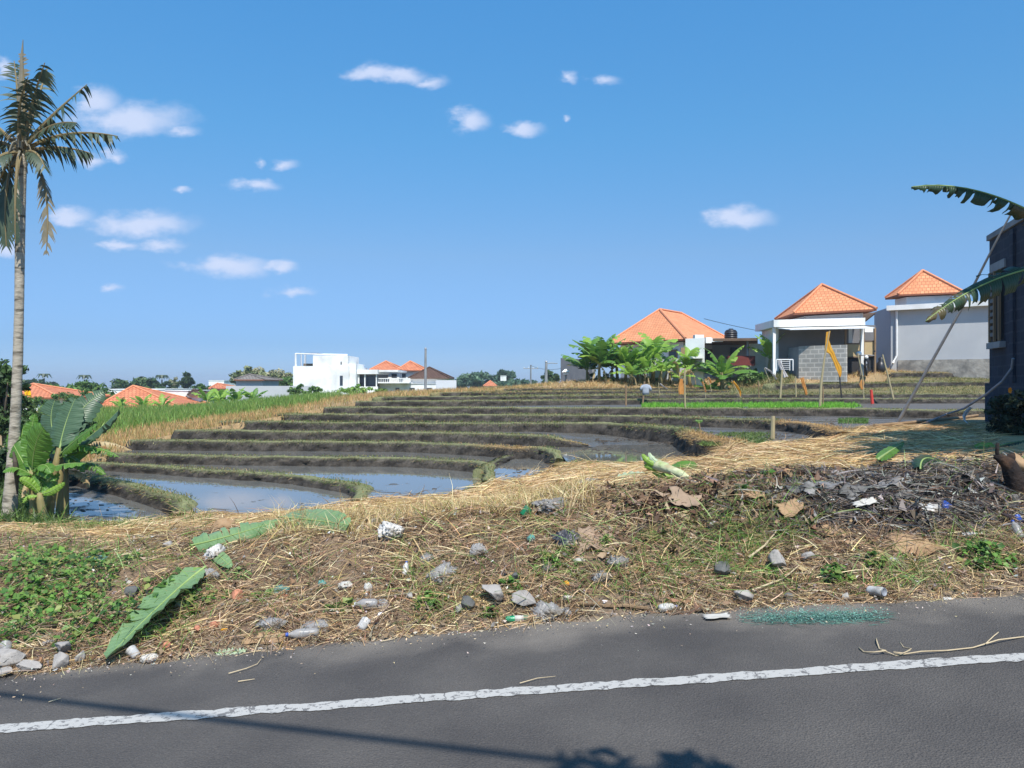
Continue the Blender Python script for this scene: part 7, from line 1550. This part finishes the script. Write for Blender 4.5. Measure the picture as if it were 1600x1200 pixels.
# blue and white wrapper
o = empty('food_wrapper', gp(1452, 802), 'blue and white torn wrapper on the burnt heap', 'wrapper')
def sub_lump(nm, px, py, w, h, m, seed):
    q = lump(nm, px, py, w, h, m, None, None, seed, .5, 3, freq=4); lo = q.location.copy(); q.parent = o; q.location = lo - ORG[o.name]
sub_lump('white_film', 1452, 803, 40, 16, M_WPLAS, 801); sub_lump('blue_film', 1432, 799, 22, 12, M_BLUE, 802); sub_lump('blue_end', 1477, 800, 16, 20, M_BLUE, 803)

# bottles, can, cup: turned shapes with caps
def lying(p, ang, tilt=0.0, r=.0): return Matrix.Translation(p + Vector((0, 0, r))) @ Matrix.Rotation(ang, 4, 'Z') @ Matrix.Rotation(R(90) - tilt, 4, 'Y')
def bottle(px, py, L, r, ang, body, capm, label, tilt=0.0, road=False, band=None):
    p = gp(px, py); o = empty('plastic_bottle', p, label, 'bottle', 'bottles on the bank'); M = lying(p, ang, tilt, r * .9)
    mb = MB(); mb.lathe([(r * .7, 0), (r, .02), (r * .96, L * .18), (r, L * .25), (r * .95, L * .4), (r, L * .48), (r * .98, L * .68), (r * .7, L * .82), (r * .36, L * .92), (r * .36, L)], M, 14); mb.build('body', body, o, smooth=True)
    mb = MB(); mb.lathe([(r * .42, L * .965), (r * .42, L * 1.05), (r * .3, L * 1.06)], M, 12); mb.build('cap', capm, o, smooth=True)
    if band: mb = MB(); mb.lathe([(r * 1.03, L * .3), (r * 1.03, L * .6)], M, 14); mb.build('label_band', band, o, smooth=True)
bottle(498, 995, .2, .032, R(195), M_CLEAR, M_BLUE, 'clear flattened bottle with a blue cap at the road edge')
bottle(1030, 958, .13, .03, R(20), M_WPLAS, M_BLUE, 'small white bottle with a dark cap right of the plank', band=M_PAPER)
bottle(888, 966, .1, .032, R(100), M_CLEAR, M_BLUE, 'short clear bottle with a bright blue cap right of the clear bag')
bottle(790, 974, .2, .022, R(8), M_GREEN, MATS['yellow_plastic'], 'slim green bottle with a yellow cap at the road edge', band=M_PAPER)
bottle(1596, 846, .14, .028, R(95), M_CLEAR, M_BLUE, 'clear blue-capped bottle at the right edge of the bank', tilt=R(50))
bottle(632, 905, .1, .022, R(80), M_WPLAS, M_BLUE, 'tiny upright blue and white bottle in the dead grass', tilt=R(60))
bottle(590, 952, .15, .035, R(185), M_CLEAR, M_WPLAS, 'dusty clear bottle lying in the lower bank weeds')
p = gp(1357, 931); o = empty('drink_can', p, 'dented white drink can at the right road edge', 'can'); M = lying(p, R(-62), R(8), .03)
mb = MB(); mb.lathe([(.024, 0), (.031, .008), (.0325, .015), (.031, .05), (.0325, .08), (.032, .105), (.026, .117)], M, 18); mb.build('body', M_WPLAS, o, smooth=True)
mb = MB(); mb.lathe([(.027, .1175), (.0275, .122), (.024, .1225), (.023, .119)], M, 18); mb.build('rim', M_METAL, o, smooth=True)
def cup(px, py, m, label, ang, tilt, s=1.0):
    p = gp(px, py); M = lying(p, ang, tilt, .03 * s); mb = MB(); mb.lathe([(.026 * s, 0), (.034 * s, .07 * s), (.036 * s, .072 * s), (.032 * s, .068 * s), (.023 * s, .006 * s)], M, 16); tag(mb.build('plastic_cup', m, origin=p, smooth=True), label, 'cup', 'cups on the bank')
cup(816, 812, M_GREEN, 'bright green plastic cup on the straw crest', R(30), R(40), 1.1); cup(563, 990, M_WPLAS, 'white cup lying at the road edge below the clear scraps', R(70), R(20), 1.1); cup(214, 1034, M_WPLAS, 'white rumpled cup left of the crushed foam', R(150), R(25), 1.0); cup(8, 1028, M_CLEAR, 'clear cup at the far left of the bank', R(120), R(20), 1.1); cup(1595, 822, M_BLUE, 'small blue cup at the right edge above the bottle', R(90), R(30), .8)
# plank, cane and sticks
def plank(p0, p1, w, t, m, label, name='wood_plank', cat='plank'):
    d = (p1 - p0).normalized(); s = d.cross(Vector((0, 0, 1))).normalized() * w / 2; u = Vector((0, 0, t)); mb = MB(); K = 8
    for i in range(K + 1):
        q = p0.lerp(p1, i / K) + Vector((0, 0, .006 * math.sin(i * 1.4))); e = 1 + .12 * math.sin(i * 2.3); mb.v += [q - s * e, q + s * e, q + s * e + u, q - s * e + u]
    for i in range(K):
        for k in range(4): mb.f.append([i * 4 + k, i * 4 + (k + 1) % 4, (i + 1) * 4 + (k + 1) % 4, (i + 1) * 4 + k]); mb.m.append(0)
    mb.f += [[3, 2, 1, 0], [K * 4, K * 4 + 1, K * 4 + 2, K * 4 + 3]]; mb.m += [0, 0]; tag(mb.build(name, m, origin=p0), label, cat)
plank(gp(907, 950, lift=.02), gp(1012, 955, lift=.02), .035, .012, M_WOOD, 'narrow weathered plank along the road edge'); plank(gp(1045, 968, lift=.02), gp(1105, 958, lift=.02), .02, .008, M_BROWN, 'thin dark lath at the road edge right of the white bottle')
def cane(pts, r, m, label, name='twig', cat='twig', lift=.015, rf=gp, r2=None):
    P = [rf(*q, lift=lift) if rf is rp else rf(q[0], q[1], lift=lift) for q in pts]; mb = MB(); mb.tube(P, [r + ((r2 if r2 else r * .4) - r) * i / (len(P) - 1) for i in range(len(P))], 6); tag(mb.build(name, m, origin=P[0]), label, cat)
M_TWIG = pmat('twig', lin(196, 178, 146), lin(164, 146, 116), scale=8, rough=.8, bump=0)
o = empty('dry_vine', rp(1400, 1024), 'long dry vine with curled side shoots lying on the road', 'vine')
for nm, pts, r in (('stem', [(1378, 1022), (1400, 1025), (1440, 1024), (1480, 1019), (1520, 1014), (1560, 1006), (1600, 996), (1640, 990)], .004), ('shoot', [(1384, 1023), (1374, 1015), (1370, 1006), (1369, 999)], .004), ('shoot', [(1384, 1023), (1366, 1024), (1350, 1020), (1342, 1014)], .004), ('shoot', [(1396, 1025), (1412, 1021), (1424, 1015), (1412, 1012), (1406, 1004)], .003), ('shoot', [(1540, 1011), (1552, 998), (1560, 994)], .003), ('shoot', [(1398, 1025), (1410, 1026), (1422, 1022)], .003)):
    mb = MB(); mb.tube([rp(a, b_, .012 + .01 * math.sin(a)) for a, b_ in pts], r, 6); mb.build(nm, M_TWIG, o, smooth=True)
cane([(357, 1055), (385, 1047), (402, 1040), (408, 1032)], .004, M_TWIG, 'bent pale twig on the asphalt at the left', rf=rp, lift=.01); cane([(372, 1067), (398, 1063)], .004, M_TWIG, 'short pale twig below the bent one on the asphalt', rf=rp, lift=.008); cane([(76, 1099), (95, 1093)], .004, M_TWIG, 'single straw on the asphalt at the far left', rf=rp, lift=.008); cane([(812, 1071), (840, 1063), (868, 1060)], .003, M_TWIG, 'thin curved straw across the painted line', rf=rp, lift=.012); cane([(595, 1004), (615, 1000), (622, 996)], .004, M_TWIG, 'small forked twig on the asphalt left of centre', rf=rp, lift=.008)
cane([(1170, 886), (1195, 868), (1212, 845), (1216, 822)], .009, M_TWIG, 'pale crooked cane standing in the right bank', lift=.06); cane([(1175, 935), (1225, 915), (1248, 895)], .008, M_TWIG, 'forked yellow cane lying below the rounded grey stone', lift=.05); cane([(1013, 815), (1015, 790), (1017, 770)], .01, M_WOOD, 'grey stick standing in the dark crest', lift=.03); cane([(525, 835), (545, 790), (555, 760)], .004, M_TWIG, 'thin dry stalk rising before the pond bank', lift=.05)
cane([(1390, 815), (1440, 812), (1500, 820)], .008, M_BROWN, 'dark bent stem across the burnt heap', lift=.07); cane([(1300, 815), (1340, 808), (1400, 822), (1430, 828)], .008, pmat('green_stem', lin(126, 138, 84), lin(104, 116, 68), rough=.6), 'greenish stem lying below the burnt heap', lift=.06); cane([(215, 845), (250, 852), (285, 862)], .006, M_TWIG, 'pale stalk on the straw left of the folded leaf', lift=.05); cane([(930, 838), (1000, 815), (1060, 798)], .004, MATS['green_stem'], 'long green stem over the middle of the bank', lift=.08)

# fallen banana leaves and stem
def fallen(pts, w, m, label, up=(0, -.35, 1), tears=3, fold=.25, seed=0, lift=.05, ragged=0.0, name='fallen_leaf', arch=0.0):
    A, B, C3 = [gp(q[0], q[1], lift=lift) for q in pts]; B = B * 2 - (A + C3) / 2 + Vector((0, 0, arch)); o = banana_blade(name, A, B, C3, w, up, m, None, tears=tears, fold=fold, seed=seed, petiole=.04, segs=26, ragged=ragged, origin=A); return tag(o, label, 'leaf', 'fallen banana leaves on the bank')
M_BANF = leafmat('banana_leaf_fallen', lin(98, 130, 84), lin(128, 154, 108), 3, .35, .15, ribs=.2)
fallen([(322, 905), (262, 960), (166, 1052)], .36, M_BANF, 'long green banana leaf slanting down the bank to the road', up=(-.35, -.6, 1), tears=2, fold=-.25, seed=3, lift=.09, arch=.05)
fallen([(298, 870), (365, 852), (440, 828)], .32, M_BANF, 'wrinkled banana leaf stretched across the straw at the left', tears=5, fold=.5, seed=4, lift=.09, up=(.1, -.8, .6))
fallen([(436, 824), (490, 830), (545, 838)], .32, M_BANF, 'broad folded banana leaf on the bank edge below the pond', tears=1, fold=.35, seed=5, lift=.09, up=(.0, -.85, .6))
fallen([(330, 870), (345, 882), (362, 898)], .10, M_BANF, 'small torn leaf flap hanging from the wrinkled leaf', tears=0, fold=.2, seed=6, up=(0, -.7, .6))
fallen([(336, 1026), (360, 1024), (386, 1021)], .07, leafmat('banana_leaf_pale', lin(158, 176, 144), lin(176, 190, 160), 3, .5, .15), 'pale flat strip of leaf at the left road edge', tears=0, fold=.05, seed=7, lift=.02)
fallen([(505, 818), (535, 806), (560, 797)], .05, M_BANB, 'narrow bright leaf blade above the broad folded leaf', tears=0, fold=.2, seed=8)
fallen([(965, 753), (990, 748), (1012, 746)], .16, MATS['banana_leaf_pale'], 'pale leaf lying flat left of the cut banana stem', tears=2, fold=.1, seed=9)
fallen([(1050, 747), (1072, 738), (1094, 742)], .22, M_BAN, 'dark glossy leaf right of the cut banana stem', tears=2, fold=.2, seed=10, up=(0, -.9, .5))
fallen([(1372, 738), (1392, 722), (1412, 708)], .12, M_BAN, 'green leaf standing in the shaded straw', tears=0, fold=.15, seed=11, up=(-.3, -.9, .4), lift=.12)
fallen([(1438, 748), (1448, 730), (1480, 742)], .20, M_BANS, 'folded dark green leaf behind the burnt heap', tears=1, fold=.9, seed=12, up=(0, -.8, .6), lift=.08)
fallen([(1525, 706), (1545, 704), (1562, 708)], .13, M_BANB, 'lime green leaf piece left of the charred stump', tears=0, fold=.2, seed=13, up=(0, -.8, .7))
fallen([(1482, 742), (1505, 732), (1530, 735)], .12, MATS['banana_leaf_pale'], 'pale green leaf behind the folded dark leaf', tears=1, fold=.3, seed=14)
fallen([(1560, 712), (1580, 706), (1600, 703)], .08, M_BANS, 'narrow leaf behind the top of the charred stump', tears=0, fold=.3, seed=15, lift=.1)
a, b_ = at(1010, 722, 7.4), at(1082, 750, 6.9); o = empty('fallen_banana_trunk', a, 'cut pale banana stem lying on the crest of the bank', 'banana stem')
mb = MB(); P = [a.lerp(b_, t) + Vector((0, 0, .015 * math.sin(t * 3.1))) for t in np.linspace(0, 1, 9)]; mb.tube(P, [.03, .045, .05, .05, .047, .042, .036, .028, .014], 9)
rr = random.Random(4)
for i in range(len(mb.v)): mb.v[i] += Vector((rr.uniform(-1, 1), rr.uniform(-1, 1), rr.uniform(-1, 1))) * .006
mb.build('stem', pmat('banana_pith', lin(206, 204, 170), lin(150, 164, 104), scale=9, rough=.55, bump=.5, stretch=(.25, 1, 1), c3=lin(146, 120, 84), s3=7), o, smooth=True)
for k, (q0, q1, e, w) in enumerate((((1030, 728), (1012, 722), (1003, 709), .07), ((1034, 727), (1018, 718), (1014, 707), .06), ((1040, 733), (1020, 730), (1006, 727), .08), ((1062, 741), (1045, 729), (1022, 717), .07), ((1070, 748), (1040, 745), (1018, 738), .06))):
    banana_blade('sheath', at(*q0, 7.25), at(*q1, 7.25), at(*e, 7.3), w, (0, -1, .3), (M_BANB, MATS['banana_leaf_pale'])[k % 2], o, tears=0, segs=10, seed=k, fold=.5)
# charred stump
c = gp(1590, 775); o = empty('charred_stump', c, 'charred black stump with a broken top at the right edge', 'stump'); Yc = c.y
mb = MB(); rr = random.Random(3); pts = [at(1592, 778, Yc), at(1588, 758, Yc), at(1581, 740, Yc), at(1574, 724, Yc), at(1562, 716, Yc), at(1553, 713, Yc)]; mb.tube(pts, [.085, .078, .07, .062, .035, .012], 10); 
for i in range(len(mb.v)): mb.v[i] += Vector((rr.uniform(-1, 1), rr.uniform(-1, 1), rr.uniform(-1, 1))) * .008
mb.build('trunk', pmat('char', lin(46, 36, 31), lin(32, 28, 27), scale=9, rough=.9, bump=.8, c3=lin(80, 58, 42), s3=6), o, smooth=True)
mb = MB(); mb.tube([at(1574, 726, Yc), at(1581, 712, Yc), at(1584, 708, Yc)], [.05, .03, .012], 8); mb.build('broken_stub', MATS['char'], o, smooth=True)
mb = MB(); mb.tube([at(1560, 718, Yc), at(1558, 706, Yc), at(1559, 692, Yc)], [.02, .016, .014], 7); mb.build('shoot', MATS['char'], o, smooth=True)
lump('husk', 1590, 745, 20, 40, M_CARD, 'pale coconut husk leaning on the charred stump', 'husk', 901, .3, 3, sink=.1)
lump('husk', 350, 832, 34, 24, M_CARD, 'dry brown husk on the straw above the wrinkled leaf', 'husk', 902, .7, 3, freq=3.5)
lump('clod', 1205, 775, 30, 12, M_STONED, 'dark earth clod under the grey plastic sheet', 'clod', 903, .5, 3)
for i, (px, py, rad, n, ht, lab) in enumerate(((1308, 905, .09, 170, .1, 'bright leafy weed plant above the dented can'), (1545, 878, .2, 300, .12, 'broad weed plant at the right of the bank'), (404, 938, .06, 70, .07, 'small weed beside the orange brick fragment'), (670, 945, .09, 120, .07, 'weed in the middle of the lower bank'), (545, 952, .06, 60, .05, 'low weed behind the clear plastic scraps'), (521, 955, .05, 50, .05, 'tiny weed left of the low weed'), (948, 855, .04, 45, .08, 'weed growing at the corner of the beige cloth'), (855, 885, .08, 90, .07, 'weed around the small dark bag'), (800, 918, .06, 70, .06, 'weed beside the blue-grey stone'), (1163, 775, .08, 110, .1, 'dark green sprig on the left of the burnt heap'), (1195, 748, .06, 60, .07, 'green sprig at the back of the crest'), (1365, 885, .06, 70, .08, 'weed right of the bright leafy one'), (768, 960, .05, 50, .04, 'weed at the foot of the pale cracked stone'), (1200, 900, .05, 50, .06, 'weed touching the rounded grey stone'))):
    V, Fq, C = weeds([(px, py, rad, n, ht)]); o = np_mesh('weed_plant', V, Fq, M_GRASS, C, origin=gp(px, py)); tag(o, lab, 'weed', 'weeds on the bank')
# crushed green glass on the asphalt
u = RNG.uniform(1150, 1390, 5200); v = RNG.normal(966.5, 4.6, 5200) - (u - 1270) * .014; k = (v > 952) & (v < 979) & (RNG.random(5200) < .62 * np.clip(1.15 - np.abs(u - 1275) / 125, .1, 1)); u, v = u[k], v[k]
P = np.array([rp(a, b_, .004) for a, b_ in zip(u, v)]); c1 = chips(P - np.array([0, 0, .004]), (.005, .015), (lin(96, 136, 124), lin(78, 116, 106), lin(118, 154, 142), lin(62, 96, 88)), .15); n = 900; P2 = P[RNG.choice(len(P), n)]
a = RNG.normal(0, .5, n); D = np.stack([np.cos(a), np.sin(a), 0 * a + .02], 1); c2 = strands(P2, D, RNG.uniform(.03, .1, n), RNG.uniform(.002, .004, n), RNG.normal(0, .02, (n, 3)) * np.array([1, 1, .1]), pick((lin(98, 138, 126), lin(78, 116, 106)), n, .15), 3)
V, Fq, C = cat_sets([(c2[0], c2[1], c2[2])]); o = np_mesh('green_netting', V, Fq, M_LITTER, C); tag(o, 'frayed strands of green netting on the asphalt', 'netting', kind='stuff')
o = np_mesh('crushed_glass', *c1[:2], M_LITTER, c1[2]); tag(o, 'crushed green glass spread along the asphalt edge', 'glass', kind='stuff')
u = RNG.uniform(-20, 1620, 700); e = np.interp(u, ru, eY); Yq = e - RNG.exponential(.12, 700); X = (u - CX) / F * Yq; c4 = chips(np.stack([X, Yq, SLOPE * X + .001], 1), (.006, .022), (lin(176, 168, 158), lin(150, 132, 110), lin(196, 176, 140)), .3)
tag(np_mesh('road_grit', *c4[:2], M_LITTER, c4[2]), 'pale grit and crumbs scattered on the edge of the road', 'grit', kind='stuff')

# straw that has blown over the things on the bank
Pq, Lq = [], []
for p, w, h in ITEMS:
    k = int(10 + 260 * w)
    for _ in range(k):
        a = random.uniform(0, 6.28); r = w * random.uniform(.3, 1.25); x, y = p.x + r * math.cos(a), p.y + r * .8 * math.sin(a) - .02; 
        if y < 5.3: continue
        Pq.append((x, y, gz(x, y) + random.uniform(0, .5) * h)); Lq.append(random.uniform(.06, .22))
Pq = np.array(Pq); Lq = np.array(Lq); n = len(Pq); a = RNG.uniform(0, 6.28, n); D = np.stack([np.cos(a), .7 * np.sin(a), RNG.uniform(.0, .45, n)], 1); bd = RNG.normal(0, .25, (n, 3)) * Lq[:, None]; bd[:, 2] = -Lq * RNG.uniform(.1, .4, n)
V, Fq, C = strands(Pq, D, Lq, RNG.uniform(.003, .006, n), bd, pick(S_GOLD + S_BRN, n, .18), 3)
tag(np_mesh('loose_straw', V, Fq, M_STRAW, C), 'loose straw blown over the rubbish and stones', 'straw', kind='stuff')

# ------------------------------------------------------------------ humid air
mb = MB(); mb.box(-13200, 13200, -62, 1502, -8.5, 14)
m = bpy.data.materials.new('humid_air'); m.use_nodes = True; nt = m.node_tree; nt.nodes.remove(nt.nodes['Principled BSDF'])
v = nt.nodes.new('ShaderNodeVolumePrincipled'); v.inputs['Color'].default_value = (.84, .92, 1, 1); v.inputs['Density'].default_value = .0006; v.inputs['Anisotropy'].default_value = .2
nt.links.new(v.outputs['Volume'], nt.nodes['Material Output'].inputs['Volume'])
tag(mb.build('haze', m, origin=(0, 0, 0), uv=False), 'thin humid haze over the fields', 'haze', kind='stuff')
SC.cycles.volume_bounces = 0
